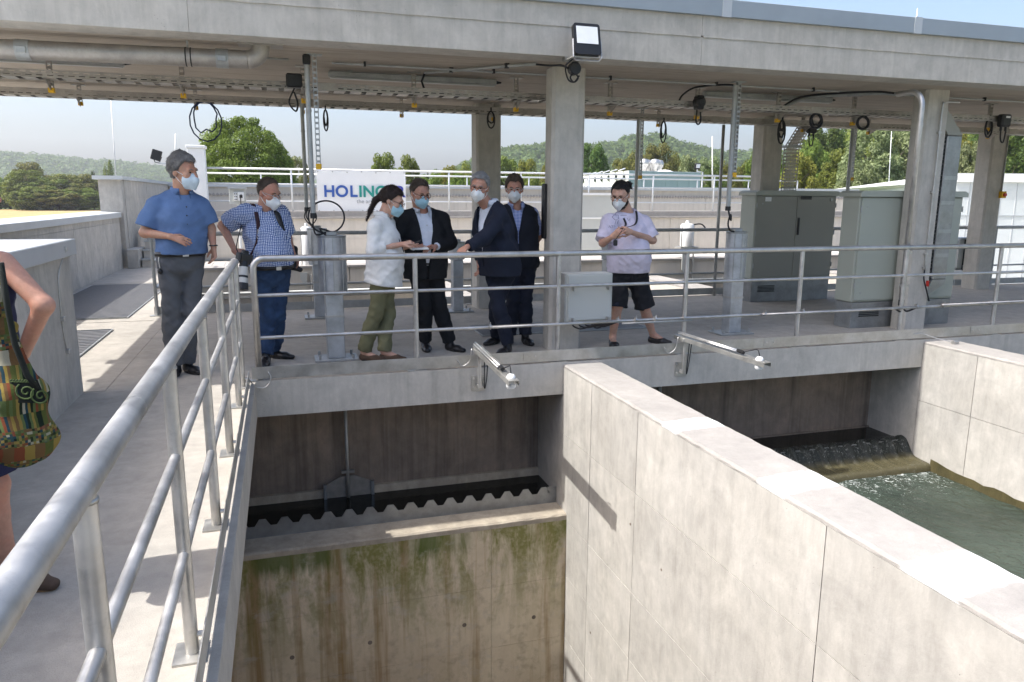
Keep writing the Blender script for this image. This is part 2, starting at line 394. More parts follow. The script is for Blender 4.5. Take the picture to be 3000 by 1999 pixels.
# canopy: slab, downstand fascia, zinc cap, columns
can = thing('roof_canopy', 'long concrete flat roof with zinc edge cap carried on square concrete columns', 'canopy', (2.86, 7.4, 0))
YR0, YR1 = 6.79, 11.42
MB().box((RX0, YR0+0.30, ZR), (XL, YR1, ZR+0.42)).build('roof_slab', M['conc_under'], can)
fx = [RX0, -0.62, 4.02, 8.66, 13.3, XL]
for a, b in zip(fx[:-1], fx[1:]):          # fascia cast in lengths, with a rough day joint half way up
    f = MB().box((a+0.001, YR0, ZR-0.001), (b-0.001, YR0+0.297, ZR+0.262)).build('fascia', M['conc_fascia'], can, bevel=0.003)
    f = MB().box((a+0.001, YR0+0.004, ZR+0.272), (b-0.001, YR0+0.297, ZR+0.465)).build('fascia', M['conc_fascia'], can, bevel=0.003)
    # ragged cement lip of the day joint
    random.seed(int(a*10)); x = a+0.01; top = []; bot = []
    while x < b-0.01:
        top.append((x, YR0-0.010, ZR+0.270+random.uniform(0.0, 0.022))); bot.append((x, YR0-0.010, ZR+0.259-random.uniform(0, 0.005))); x += random.uniform(0.03, 0.09)
    MB().prism(bot+list(reversed(top)), (0, 0.013, 0)).build('cement_lip', M['conc_fascia'], can)
cx = [RX0, -0.4, 1.93, 4.26, 6.59, 8.92, 11.25, 13.58, XL]
for i, (a, b) in enumerate(zip(cx[:-1], cx[1:])):
    MB().box((a+0.002, YR0-0.035, ZR+0.455), (b-0.002, YR0+0.36, ZR+0.615)).build('edge_cap', M['zinc'], can, bevel=0.004)
    if i: MB().box((a-0.05, YR0-0.039, ZR+0.452), (a+0.05, YR0+0.364, ZR+0.619)).build('cap_joint_cover', M['cap_grey'], can)
COLX = (2.86, 7.57, 12.28)
def column(x, y0, y1, w=0.36):
    c = 0.03; x0, x1 = x-w/2, x+w/2
    poly = [(x0+c, y0, 0), (x1-c, y0, 0), (x1, y0+c, 0), (x1, y1-c, 0), (x1-c, y1, 0), (x0+c, y1, 0), (x0, y1-c, 0), (x0, y0+c, 0)]
    MB().prism(poly, (0, 0, ZR+0.01)).build('column', M['conc_fascia'], can)
for x in COLX:
    column(x, 7.33, 7.56); column(x+0.02, 10.47, 10.80)

# divider walls between the basins, faced with formwork panels
def joints_wall(name, label, x0, x1, yfront, faces, ybands, cuts_y, cuts_z, zt=-0.02, deep=-5.0, mtface='conc'):
    w = thing(name, label, 'wall', ((x0+x1)/2, 3.0, deep))
    g = 0.010
    xa = x0 + (g if 'L' in faces else 0); xb = x1 - (g if 'R' in faces else 0)
    MB().box((xa, yfront, deep), (xb, YB-0.002, zt-0.03)).build('core', M['conc'], w)
    MB().box((x0, YB-0.001, deep), (x1, 7.6, -0.33)).build('core_under_deck', M['conc'], w)
    cy = [yfront] + cuts_y + [YB-0.002]; cz = [deep] + cuts_z + [zt-0.03]
    for side in faces:
        for i in range(len(cy)-1):
            for j in range(len(cz)-1):
                e = 0.0035
                xx = (x0 + random.uniform(-0.001, 0.001), xa) if side == 'L' else (xb, x1)
                MB().box((xx[0], cy[i]+e, cz[j]+e*0.8), (xx[1], cy[i+1]-e, cz[j+1]-e*0.8)).build('panel', M[mtface], w)
    # trowelled top with slightly broken arrises
    n = 90; P = []; L = YB-0.002-yfront
    mb = MB(); random.seed(5)
    rows = []
    for k in range(n+1):
        y = yfront + L*k/n; j = lambda a: random.uniform(-a, a)
        rows.append([(x0+0.0, y, zt-0.03), (x0-0.002+abs(j(0.006)), y, zt-0.012-abs(j(0.006))), (x0+0.012+abs(j(0.008)), y, zt+j(0.0012)), ((x0+x1)/2, y, zt+0.002+j(0.001)),
                     (x1-0.012-abs(j(0.008)), y, zt+j(0.0012)), (x1+0.002-abs(j(0.006)), y, zt-0.012-abs(j(0.006))), (x1, y, zt-0.03)])
    V = [v for r in rows for v in r]; m = 7
    F = [(k*m+i, (k+1)*m+i, (k+1)*m+i+1, k*m+i+1) for k in range(n) for i in range(m-1)]
    F = [tuple(reversed(f)) for f in F]
    mb._add(V, F); mb.build('trowelled_top', M['conc_top'] if x0 != WX[0] else M['conc_top_banded'], w)
    return w
CZ = [-2.9, -2.21, -1.60, -0.73]
CYc = [1.0, 2.95, 5.10, 6.02]
wall1 = joints_wall('basin_wall', 'long sunlit concrete divider wall with white painted bands across its top', WX[0], WX[1], -0.34, 'LR', None, CYc, CZ)
for ty, tz in ((5.16, -1.02), (4.62, -1.15), (5.9, -2.45), (3.5, -1.9)):
    MB().lathe((WX[0]-0.0005, ty, tz), [(0.011, 0.0), (0.011, -0.002), (0.007, -0.002), (0.007, 0.001)], 12, 'X').build('tie_hole', M['conc_dark'], wall1)
wall2 = joints_wall('basin_wall', 'concrete wall on the far side of the full basin, algae at its waterline', WX[2], WX[3], -0.34, 'L', None, CYc, CZ)
wall3 = joints_wall('basin_wall', 'concrete wall closing the basin beyond the cable duct', WX[4], WX[5], -0.34, 'L', None, CYc, CZ)
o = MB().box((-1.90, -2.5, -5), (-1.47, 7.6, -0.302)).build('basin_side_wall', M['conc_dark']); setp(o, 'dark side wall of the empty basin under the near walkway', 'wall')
def sheet(name, pts, mt):
    o = MB()._add(pts, [tuple(range(len(pts)))]).build(name, mt); return setp(o, kind='structure')
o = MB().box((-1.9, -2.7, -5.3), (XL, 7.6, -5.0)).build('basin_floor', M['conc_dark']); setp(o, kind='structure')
o = MB().box((-1.9, -2.9, -5.0), (XL, -2.504, -0.31)).build('basin_end_wall', M['conc']); setp(o, 'concrete end wall of the basins behind the viewer', 'wall')
# algae skirt at the waterline of wall2
def algae():
    t = NT('algae_film'); p = t.pos(); n = t.noise(t.pos((8, 8, 3)), 1.0, 4)
    c = t.mix(t.maprange(n, 0.3, 0.7), (0.055, 0.048, 0.02), (0.11, 0.09, 0.04)); t.set(col=c, rough=0.5); t.bump(t.noise(p, 50, 3), 0.5, 0.01); return t.m
M['algae'] = algae()
random.seed(3); top = []; y = -2.4
mbp = []
while y < 6.45: mbp.append((WX[2]-0.004, y, -1.42 + random.uniform(-0.014, 0.014) + (0.04*max(0, (y-5.9)/0.55) if y > 5.9 else 0))); y += 0.12
mbp.append((WX[2]-0.004, 6.46, -1.37))
MB().prism([(WX[2]-0.004, -2.4, -1.9)]+mbp+[(WX[2]-0.004, 6.46, -1.9)], (0.006, 0, 0)).build('algae_skirt', M['algae'], wall2)

# weirs: stepped wall, ledge, toothed plate, channel water, back wall
def weir(ix, x0, x1, zl, yl, label, wet):
    w = thing('weir', label, 'weir', ((x0+x1)/2, yl, -5))
    mt = M['mossy'] if not wet else M['algae']
    if not wet:
        cxs = [x0, -0.29, 1.828, x1]; czs = [-5, -2.885, -2.215, zl-0.06]
        for i in range(3):
            for j in range(3):
                MB().box((cxs[i]+0.0015, yl, czs[j]+0.0015), (cxs[i+1]-0.0015, yl+0.012, czs[j+1]-0.0015)).build('panel', mt, w)
        for tx, tz in ((0.62, -2.60), (1.55, -2.58), (2.28, -2.62), (-0.1, -2.62)):
            MB().lathe((tx, yl-0.001, tz), [(0.022, 0.0), (0.022, 0.004), (0.012, 0.004), (0.012, -0.001)], 14, 'Y').build('tie_hole_plug', M['conc_dark'], w)
    MB().box((x0, yl+0.0121, -5), (x1, 7.0, zl-0.06)).build('stepped_wall', mt, w)
    # ledge with a worn front arris
    random.seed(ix); n = 60; rows = []
    for k in range(n+1):
        x = x0+(x1-x0)*k/n; r = random.uniform
        rows.append([(x, yl, zl-0.06), (x, yl-0.003+r(0, .006), zl-0.012-r(0, .006)), (x, yl+0.012+r(0, .006), zl+r(-.001, .001)), (x, 7.0, zl+0.01)])
    V = [v for rr in rows for v in rr]; F = [(k*4+i, (k+1)*4+i, (k+1)*4+i+1, k*4+i+1) for k in range(n) for i in range(3)]
    MB()._add(V, F).build('ledge', M['ledge'] if not wet else M['algae'], w)
    # toothed plate
    pts = [(x0+0.02, zl+0.0)]; x = x0+0.05; zt, zb = zl+0.185, zl+0.118
    up = []; p = 0.1985
    while x+p < x1-0.02:
        up += [(x, zb), (x+0.28*p, zb), (x+0.5*p, zt), (x+0.78*p, zt)]; x += p
    up += [(x, zb), (x1-0.1, zb), (x1-0.1, zt), (x1-0.005, zt)]
    poly = [(x0+0.01, 6.87, zl+0.005), (x0+0.01, 6.87, zt)] + [(a, 6.87, b) for a, b in up] + [(x1-0.005, 6.87, zl+0.005)]
    me = MB().prism(poly, (0, 0.008, 0)).build('toothed_plate', M['plinth'], w)
    bm = bmesh.new(); bm.from_mesh(me.data); bmesh.ops.triangulate(bm, faces=[f for f in bm.faces if len(f.verts) > 4]); bm.to_mesh(me.data); bm.free()
    # back wall of the channel
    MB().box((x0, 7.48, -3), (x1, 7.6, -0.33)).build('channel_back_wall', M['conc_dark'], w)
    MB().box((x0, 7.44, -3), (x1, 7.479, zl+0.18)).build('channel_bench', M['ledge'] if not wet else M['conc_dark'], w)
    return w
weir1 = weir(1, -1.47, WX[0], -1.535, 6.57, 'dry toothed overflow weir above the mossy back wall of the empty basin', False)
weir2 = weir(2, WX[1], WX[2], -1.44, 6.48, 'toothed overflow weir with water spilling into the full basin', True)
weir3 = weir(3, WX[3], WX[4], -1.44, 6.48, 'toothed overflow weir of the basin beyond the cable duct', True)
o = sheet('channel_water', [(-1.46, 6.88, -1.44), (WX[0], 6.88, -1.44), (WX[0], 7.44, -1.44), (-1.46, 7.44, -1.44)], M['water_dark'])
# sluice gate on the back wall of the dry channel
g = thing('sluice_gate', 'small steel sluice gate with long spindle on the channel back wall', 'sluice gate', (0.53, 7.43, -1.5))
MB().prism([(0.30, 7.425, -1.45), (0.78, 7.425, -1.45), (0.78, 7.425, -1.30), (0.60, 7.425, -1.22), (0.46, 7.425, -1.22), (0.30, 7.425, -1.30)], (0, 0.012, 0)).build('gate_leaf', M['gate'], g)
MB().box((0.285, 7.40, -1.46), (0.315, 7.44, -1.29)).build('guide', M['plinth'], g)
MB().box((0.765, 7.40, -1.46), (0.795, 7.44, -1.29)).build('guide', M['plinth'], g)
MB().cyl((0.53, 7.40, -1.46), (0.53, 7.40, -0.33), 0.018, 10).build('spindle', M['galv'], g, smooth=True)
MB().box((0.47, 7.385, -1.175), (0.60, 7.424, -1.15)).build('bracket', M['plinth'], g)
# pipe in second basin
o = MB().cyl((4.10, 7.46, -1.6), (4.10, 7.46, -0.33), 0.022, 10).build('gate_spindle', M['galv'], smooth=True); setp(o, 'slim steel spindle rising along the back wall of the full basin', 'spindle')

# water of the full basin (choppy sheet) and the spill over its weir
def water_sheet(name, x0, x1, y0, y1, z, nx, ny, mt, amp):
    rs = np.random.RandomState(4); dirs = []
    for k in range(26):
        a = rs.uniform(0, 2*PI); f = 2**rs.uniform(1.2, 4.6); dirs.append((math.cos(a)*f, math.sin(a)*f, rs.uniform(0, 6.28), amp*(5.0/f)**0.75))
    X, Y = np.meshgrid(np.linspace(x0, x1, nx), np.linspace(y0, y1, ny))
    Z = np.full_like(X, z)
    for a, b, ph, am in dirs: Z += am*np.sin(a*X+b*Y+ph + 0.6*np.sin(b*X*0.7-a*Y*0.5))
    turb = np.clip((Y-4.9)/1.5, 0, 1); Z = z + (Z-z)*(0.55+1.5*turb)
    me = bpy.data.meshes.new(name); V = np.stack([X, Y, Z], -1).reshape(-1, 3)
    i = np.arange(nx-1); j = np.arange(ny-1); I, J = np.meshgrid(i, j); a = (J*nx+I).ravel()
    F = np.stack([a, a+1, a+nx+1, a+nx], 1)
    me.from_pydata(V.tolist(), [], F.tolist()); o = link_mesh(name, me, mt, None, True); setp(o, kind='structure'); return o
water_sheet('basin_water', WX[1], WX[2], -2.5, 6.47, -1.515, 150, 300, M['water'], 0.0024)
water_sheet('farther_basin_water', WX[3], WX[4], -2.5, 6.47, -1.515, 60, 100, M['water'], 0.0035)
sheet('channel_water', [(WX[1], 6.88, -1.275), (WX[2], 6.88, -1.275), (WX[2], 7.44, -1.275), (WX[1], 7.44, -1.275)], M['water_dark'])

def spill(x0, x1, z):
    prof = [(7.06, z), (6.98, z+0.004), (6.93, z+0.010), (6.89, z+0.012), (6.86, z+0.006), (6.83, z-0.012), (6.80, z-0.04), (6.775, z-0.075), (6.75, z-0.11), (6.72, z-0.135), (6.68, z-0.146), (6.6, z-0.150), (6.52, z-0.153), (6.47, z-0.158), (6.445, z-0.19), (6.435, z-0.235)]
    hump = [0, 0.012, 0.040, 0.058, 0.060, 0.056, 0.050, 0.044, 0.038, 0.028, 0.016, 0.006, 0.003, 0.004, 0.006, 0.004]
    nx = 420; V = []; rs = np.random.RandomState(3); nz = rs.normal(size=(len(prof), nx+1)); nz = (nz+np.roll(nz, 1, 1)+np.roll(nz, -1, 1)+np.roll(nz, 1, 0))/4
    for j, (y, zz) in enumerate(prof):
        for i in range(nx+1):
            x = x0+(x1-x0)*i/nx; ph = ((x-x0-0.05-0.1985*0.14)/0.1985); c = max(0.0, math.cos(2*PI*ph))**0.8; am = 0.8+0.35*math.sin(int(ph+0.5)*2.3)
            wgt = 0.004+0.006*(4 <= j <= 10); V.append((x, y-0.02*c*(5 <= j <= 9)+nz[j, i]*wgt, zz+hump[j]*c*am+nz[j, i]*wgt))
    F = [(j*(nx+1)+i+1, j*(nx+1)+i, (j+1)*(nx+1)+i, (j+1)*(nx+1)+i+1) for j in range(len(prof)-1) for i in range(nx)]
    me = bpy.data.meshes.new('spilling_water'); me.from_pydata(V, [], F); o = link_mesh('spilling_water', me, M['spill'], None, True); setp(o, 'row of water humps spilling over the weir teeth into the basin', 'water', kind='stuff')
def spill_mat():
    t = NT('spilling_water'); p = t.pos(); n = t.noise(t.pos((1, 1, 0.5)), 38, 5, 0.7, 1.0)
    z = t.sep(p)[2]; k = t.math('MULTIPLY', t.maprange(z, -1.40, -1.30, 0.25, 1.0), t.maprange(n, 0.55, 0.72)); c = t.mix(t.maprange(z, -1.42, -1.36), (0.085, 0.075, 0.04), (0.022, 0.026, 0.022)); c = t.mix(t.math('MULTIPLY', k, 0.75), c, (0.42, 0.43, 0.40)); t.set(col=c, rough=0.10, ior=1.33); t.bump(n, 0.7, 0.02); return t.m  # pale flecks in the colour: foam together with painted glints on the humps
M['spill'] = spill_mat()
# ------------------------------------------------------------------ railings
RT, RP, RM = 0.0285, 0.0235, 0.0165
def rail_x(name, label, y, xs, x_end, zt=1.075, mids=(0.755, 0.38), bend=True, kick=True, mt=None, group=None, z0=0.0, rt=RT, rp=RP, rm=RM):
    """railing along X with posts at xs"""
    mt = mt or M['steel']; r = thing(name, label, 'railing', (xs[0], y, z0), group)
    x0 = xs[0]
    if bend:
        pts = [(x0, y, z0+0.004), (x0, y, z0+zt-0.09)] + [tuple(p) for p in arc((x0+0.09, y, z0+zt-0.09), 0.09, PI, PI/2, 6, (1, 0, 0), (0, 0, 1))][1:] + [(x_end, y, z0+zt)]
        MB().tube(pts, rt, 14).build('top_rail', mt, r, smooth=True)
        posts = xs[1:]
    else:
        MB().tube([(x0-0.05, y, z0+zt), (x_end, y, z0+zt)], rt, 14).build('top_rail', mt, r, auto=40); posts = xs
    for z in mids:
        MB().tube([(x0, y, z0+z), (x_end, y, z0+z)], rm, 10).build('middle_rail', mt, r, auto=40)
    for x in posts:
        MB().cyl((x, y, z0+0.004), (x, y, z0+zt), rp, 12).build('post', mt, r, auto=40)
    for x in xs:
        MB().box((x-0.09, y-0.055, z0+0.0005), (x+0.09, y+0.055, z0+0.0085)).build('base_plate', M['steel_plate'], r)
    for i, x in enumerate(xs[:-1]):                       # weld sleeve in the top rail
        xx = x + 0.72; MB().tube([(xx, y, z0+zt), (xx+0.006, y, z0+zt)], rt*1.02, 14).build('weld_seam', M['steel_plate'], r)
    return r
bx = [-0.2458+1.4086*i for i in range(13)]
br = rail_x('bridge_railing', 'long stainless steel tube railing along the front edge of the bridge deck', 6.795, bx, XL)
ky = YB+0.012
kx = [-0.31, 2.28, 5.02, 7.9, 10.6, 13.4, XL]
for a, b in zip(kx[:-1], kx[1:]):
    MB().box((a+0.002, ky, 0.018), (b-0.002, ky+0.005, 0.128)).build('kick_plate', M['steel_plate'], br)
    if a > 0:
        MB().box((a-0.075, ky-0.006, 0.04), (a+0.075, ky-0.0005, 0.115)).build('splice_plate', M['steel_plate'], br, bevel=0.001)
        for d in (-0.045, 0.0, 0.045):
            if d: MB().cyl((a+d, ky-0.016, 0.078), (a+d, ky-0.006, 0.078), 0.011, 6).build('bolt', M['steel'], br)
# conduits clipped to the lower rail of the bridge railing
MB().tube([(1.88, 6.755, 0.385), (3.2, 6.755, 0.385)], 0.014, 8).build('conduit', M['steel'], br, smooth=True)
MB().tube([(3.25, 6.755, 0.36), (4.05, 6.755, 0.36)], 0.010, 8).build('conduit', M['galv'], br, smooth=True)
MB().tube([(4.9, 6.755, 0.385), (7.05, 6.755, 0.385)], 0.013, 8).build('conduit', M['steel'], br, smooth=True)
MB().tube([(7.35, 6.755, 0.40), (XL, 6.755, 0.40)], 0.013, 8).build('conduit', M['steel'], br, smooth=True)
for x in (1.86, 3.20, 3.40, 3.62, 3.95, 4.93, 5.42, 6.98, 7.38, 8.1):
    MB().cyl((x, 6.77, 0.393), (x+0.018, 6.77, 0.393), 0.028, 8).build('pipe_clip', M['steel'], br)
    MB().cyl((x+0.009, 6.752, 0.365), (x+0.009, 6.752, 0.435), 0.005, 6).build('clip_bolt', M['steel'], br)
# near walkway railing
def near_rail():
    y = [0.35, 1.48, 2.62, 3.72, 4.82, 5.95, 6.56]; x = -0.377; r = thing('walkway_railing', 'stainless steel tube railing along the basin edge of the near walkway', 'railing', (x, 6.56, 0))
    zt = 1.075
    MB().tube([(x, -2.2, zt), (x, 6.52, zt), (x, 6.60, zt-0.012)], 0.0295, 20).build('top_rail', M['steel'], r, auto=40)
    for yy in [-1.9, -0.78]+y:
        MB().cyl((x, yy, 0.003), (x, yy, zt), 0.0235, 16).build('post', M['steel'], r, auto=40)
        MB().tube([(x, yy, zt-0.034), (x, yy, zt-0.026)], 0.0262, 16).build('weld_bead', M['steel_plate'], r, smooth=True)
        MB().box((x-0.06, yy-0.07, 0.0005), (x+0.05, yy+0.07, 0.0085)).build('base_plate', M['steel_plate'], r)
        MB().cyl((x+0.02, yy, 0.075), (x+0.052, yy, 0.075), 0.011, 8).build('bolt', M['steel'], r)
    for z in (0.74, 0.385):
        yy = [-1.9, -0.78]+y
        for a, b in zip(yy[:-1], yy[1:]):
            MB().tube([(x, a, z), (x, b, z)], 0.017, 14).build('middle_rail', M['steel'], r, auto=40)
    for yy in (0.9, 2.02, 3.2, 4.3): MB().tube([(x, yy, zt), (x, yy+0.006, zt)], 0.0302, 20).build('weld_seam', M['steel_plate'], r)
    MB().box((x+0.048, -2.2, 0.016), (x+0.053, 6.66, 0.122)).build('kick_plate', M['steel_plate'], r)
    return r
near_rail()
# grounding wire between the two railings
w = MB().tube(spline([(-0.33, 6.62, 0.06), (-0.28, 6.68, -0.03), (-0.2, 6.72, -0.05), (-0.15, 6.74, 0.02), (-0.17, 6.752, 0.08)], 6), 0.005, 6).build('grounding_wire', M['steel'], smooth=True)
setp(w, 'thin grounding wire bridging the corner between the two railings', 'wire')
# rear railing of the deck
rx = [-1.66+1.47*i for i in range(13)]
rr = rail_x('rear_railing', 'shaded tube railing along the rear edge of the bridge deck', 10.96, rx, XL, 1.10, (0.74, 0.38), bend=False, mt=M['galv'])
MB().box((-1.7, 10.995, 0.012), (XL, 11.0, 0.122)).build('kick_plate', M['galv'], rr)
# railing of the left walkway
lr = thing('side_railing', 'tube railing beside the grating walkway, running back to the steps', 'railing', (-1.62, 11.0, 0))
for z, r_ in ((1.075, 0.024), (0.74, 0.016), (0.38, 0.016)):
    MB().tube([(-1.66, 10.97, z), (-1.70, 18.4, z)], r_, 10).build('top_rail' if z > 1 else 'middle_rail', M['steel'], lr, auto=40)
for yy in (12.6, 14.1, 15.6, 17.1, 18.4): MB().cyl((-1.665-0.005*(yy-11), yy, 0), (-1.665-0.005*(yy-11), yy, 1.075), 0.021, 10).build('post', M['steel'], lr, auto=40)

# ------------------------------------------------------------------ gratings in the walkway floor
M['grate'] = steel('dark_grating_steel', (0.22, 0.215, 0.21), 0.55, 0.4)
def grating(name, label, x0, x1, y0, y1, along='X', pitch=0.055, z=0.006, group=None):
    g = thing(name, label, 'grating', ((x0+x1)/2, (y0+y1)/2, 0), group)
    MB().box((x0, y0, 0.0005), (x1, y1, 0.0012)).build('pit_shade', M['black'], g)  # flat black sheet on the slab, painted shade for the depth below the bars
    b = MB(); f = MB()
    f.box((x0, y0, 0.0012), (x1, y0+0.012, z+0.012)); f.box((x0, y1-0.012, 0.0012), (x1, y1, z+0.012))
    f.box((x0, y0+0.012, 0.0012), (x0+0.012, y1-0.012, z+0.012)); f.box((x1-0.012, y0+0.012, 0.0012), (x1, y1-0.012, z+0.012))
    f.build('frame', M['galv'], g)
    n = int(((y1-y0) if along == 'X' else (x1-x0))/pitch)
    for i in range(1, n):
        if along == 'X': yy = y0+(y1-y0)*i/n; b.box((x0+0.012, yy-0.30*pitch, 0.0012), (x1-0.012, yy+0.30*pitch, z+0.010))
        else: xx = x0+(x1-x0)*i/n; b.box((xx-0.012, y0+0.012, 0.0012), (xx+0.012, y1-0.012, z+0.010))
    o = b.build('bars', M['grate'], g); o['kind'] = 'stuff'
    return g
grating('floor_grating', 'large steel floor grating half in the sun beside the parapet', -3.30, -2.0, 10.82, 15.0, 'X', 0.11)
grating('floor_grating', 'small ribbed steel floor plate behind the low concrete block', -2.95, -2.0, 8.2, 9.9, 'X', 0.10)
grating('floor_grating', 'square steel drain grating behind the front column', 2.2, 4.35, 8.3, 9.0, 'X', 0.05)
# floor joint strips
for ya in (10.55, 15.3):
    o = MB().box((-3.4, ya, 0.0005), (-1.66, ya+0.05, 0.004)).build('joint_strip', M['conc_floor']); setp(o, kind='structure')

# ------------------------------------------------------------------ left: capped block, parapet, tall wall, steps
hb = thing('concrete_block', 'low concrete block with projecting grey sheet metal lid beside the near walkway', 'block', (-1.63, 6.75, 0))
for a, b in ((-2.5, 1.9), (1.9, 4.35), (4.35, 6.75)):
    MB().box((-1.642, a+0.003, 0.0), (-1.63, b-0.003, 1.14)).build('panel', M['conc'], hb)
MB().box((-4.3, -2.5, -0.3), (-1.643, 6.75, 1.14)).build('body', M['conc'], hb)
MB().box((-4.4, -2.6, 1.135), (-1.585, 6.80, 1.262)).build('sheet_lid', M['cap_grey'], hb, bevel=0.006)
MB().tube(spline([(-1.58, 6.48, 1.19), (-1.60, 6.44, 1.13), (-1.622, 6.35, 0.98), (-1.622, 6.33, 0.6), (-1.622, 6.38, 0.42)], 6), 0.0045, 6).build('conductor_wire', M['steel'], hb, smooth=True)
for (y, z) in ((6.48, 1.2), (6.34, 0.68), (6.38, 0.42)):
    MB().cbox((-1.585 if z > 1 else -1.618, y, z), (0.03, 0.05, 0.035)).build('wire_clamp', M['steel'], hb, bevel=0.004)
pw = thing('parapet_wall', 'concrete parapet with pale sheet metal coping beside the grating walkway', 'wall', (-3.42, 13, 0))
ys = [5.0, 8.2, 10.4, 12.6, 14.6, 16.6, 18.58]
for a, b in zip(ys[:-1], ys[1:]):
    MB().box((-3.432, a+0.004, -0.3), (-3.42, b-0.004, 1.02)).build('panel', M['conc'], pw)
    MB().box((-3.432, a+0.004, 1.026), (-3.42, b-0.004, 1.14)).build('panel', M['conc'], pw)
MB().box((-3.80, 5.0, -2.0), (-3.4325, 18.58, 1.14)).build('body', M['conc'], pw)
MB().prism([(-3.37, 5, 1.13), (-3.37, 5, 1.235), (-3.86, 5, 1.265), (-3.86, 5, 1.13)], (0, 13.58, 0)).build('coping', M['cap_grey'], pw)
tw = thing('tall_wall', 'taller concrete wall with flat metal coping rising behind the steps', 'wall', (-3.5, 19, 0))
MB().box((-3.78, 18.6, -2), (-3.33, 26.5, 1.95)).build('body', M['conc'], tw)
for a in (18.9, 20.4, 21.9, 23.4, 24.9):
    MB().box((-3.329, a+0.01, 0.0), (-3.318, a+1.49, 1.55)).build('panel', M['conc'], tw); MB().box((-3.329, a+0.01, 1.56), (-3.318, a+1.49, 1.945)).build('panel', M['conc'], tw)
MB().box((-3.86, 18.45, 1.95), (-3.27, 26.6, 2.03)).build('coping', M['cap_grey'], tw)
p0 = ony(340, 518, 19.3); p1 = ony(324, 285, 19.3)
o = MB().tube([(p0[0], 19.3, 1.4), (p0[0], 19.3, 2.1), (p1[0], 19.3, p1[2])], [0.012, 0.012, 0.005], 6).build('lightning_rod', M['steel'], smooth=True); setp(o, 'slender tall lightning rod fixed to the tall wall behind the steps', 'lightning rod')
st = thing('steps', 'short flight of concrete and grating steps up to the rear tank', 'stairs', (-2.8, 18.6, 0))
for i in range(5):
    zz = 0.19*(i+1); yy = 18.62+0.30*i
    MB().box((-3.05, yy+0.02, 0), (-1.9, yy+0.30, zz-0.03)).build('riser', M['conc_far'], st)
    MB().box((-3.07, yy-0.02, zz-0.03), (-1.88, yy+0.31, zz)).build('tread', M['galv'], st)
MB().box((-3.318, 18.45, 0), (-3.08, 19.4, 0.42)).build('cheek_block', M['conc'], st, bevel=0.01)
sr = thing('stair_handrail', 'steel handrail beside the short steps', 'handrail', (-1.85, 18.6, 0))
MB().tube([(-1.85, 18.55, 0.95), (-1.85, 20.1, 1.85), (-1.85, 20.4, 1.85)], 0.024, 8).build('rail', M['steel'], sr, smooth=True)
for yy, za, zb in ((18.6, 0, 0.98), (20.1, 0.9, 1.85)): MB().cyl((-1.85, yy, za), (-1.85, yy, zb), 0.02, 8).build('post', M['steel'], sr, smooth=True)

# ------------------------------------------------------------------ rear tanks
for i, (a, b) in enumerate(((2.56, 3.05), (7.10, 7.62), (11.7, 12.2))):
    w = thing('rear_divider', ['bright sunlit concrete divider top behind the suited people', 'bright sunlit concrete divider top behind the bearded man in shorts', 'sunlit concrete divider top seen behind the right rear column'][i], 'wall', (a, 12.5, -3))
    MB().box((a, YD+0.05, -3), (b, 14.30, -0.03)).build('core', M['conc_far'], w); MB().box((a, YD+0.05, -0.0299), (b, 14.30, 0.0)).build('trowelled_top', M['conc_top'], w)
o = MB().box((-1.47, YD+0.002, -3.2), (XL, YD+0.04, -0.05)).build('rear_basin_front_wall', M['conc_dark']); setp(o, 'dark front wall of the rear basins below the deck', 'wall')
o = sheet('rear_basin_water', [(-1.47, YD, -1.2), (XL, YD, -1.2), (XL, 14.3, -1.2), (-1.47, 14.3, -1.2)], M['water_rear'])
o = MB().box((-1.65, 11.03, -3), (-1.475, 14.3, -0.31)).build('rear_basin_side_wall', M['conc_dark']); setp(o, 'side wall of the rear basin beside the grating walkway', 'wall')
cb = thing('channel_wall', 'pale concrete channel wall with ledges crossing behind the rear basins', 'wall', (4, 14.5, 0))
MB().box((-1.47, 14.31, -3), (XL, 14.75, 0.0)).build('footing', M['conc_far'], cb)
xx = [-1.47, 1.2, 2.56, 4.4, 7.1, 9.4, 11.7, 14, XL]
for a, b in zip(xx[:-1], xx[1:]): MB().box((a+0.006, 14.28, 0.001), (b-0.006, 14.70, 0.30)).build('block', M['conc_far'], cb)
MB().box((-1.47, 14.25, 0.301), (XL, 14.74, 0.345)).build('ledge', M['conc_top'], cb)
for z in (-0.12, -0.2): MB().tube([(-1.46, 14.22, z), (XL, 14.22, z)], 0.025, 6).build('pipe', M['galv'], cb, smooth=True)
o = MB().box((-1.86, 14.76, -0.4), (XL, 19.4, 0.10)).build('tank_floor', M['conc_far']); setp(o, kind='structure')
rw = thing('tank_wall', 'long pale concrete tank wall with broad white ledge behind the bridge', 'wall', (5, 19.5, 0))
xx = [-1.8, 0.3, 2.4, 4.5, 6.6, 8.7, 10.8, 12.9, 15.0, XL+4]
for a, b in zip(xx[:-1], xx[1:]):
    MB().box((a+0.006, 19.488, 0.1), (b-0.006, 19.5, 0.55)).build('panel', M['conc_far'], rw); MB().box((a+0.006, 19.488, 0.556), (b-0.006, 19.5, 1.06)).build('panel', M['conc_far'], rw)
MB().box((-1.8, 19.501, -1), (XL+4, 20.2, 1.06)).build('body', M['conc_far'], rw)
MB().box((-1.85, 19.42, 1.061), (XL+4, 20.25, 1.10)).build('ledge', M['conc_top'], rw); MB().box((-1.85, 19.62, 1.101), (XL+4, 20.25, 1.245)).build('upstand', M['conc_top'], rw)
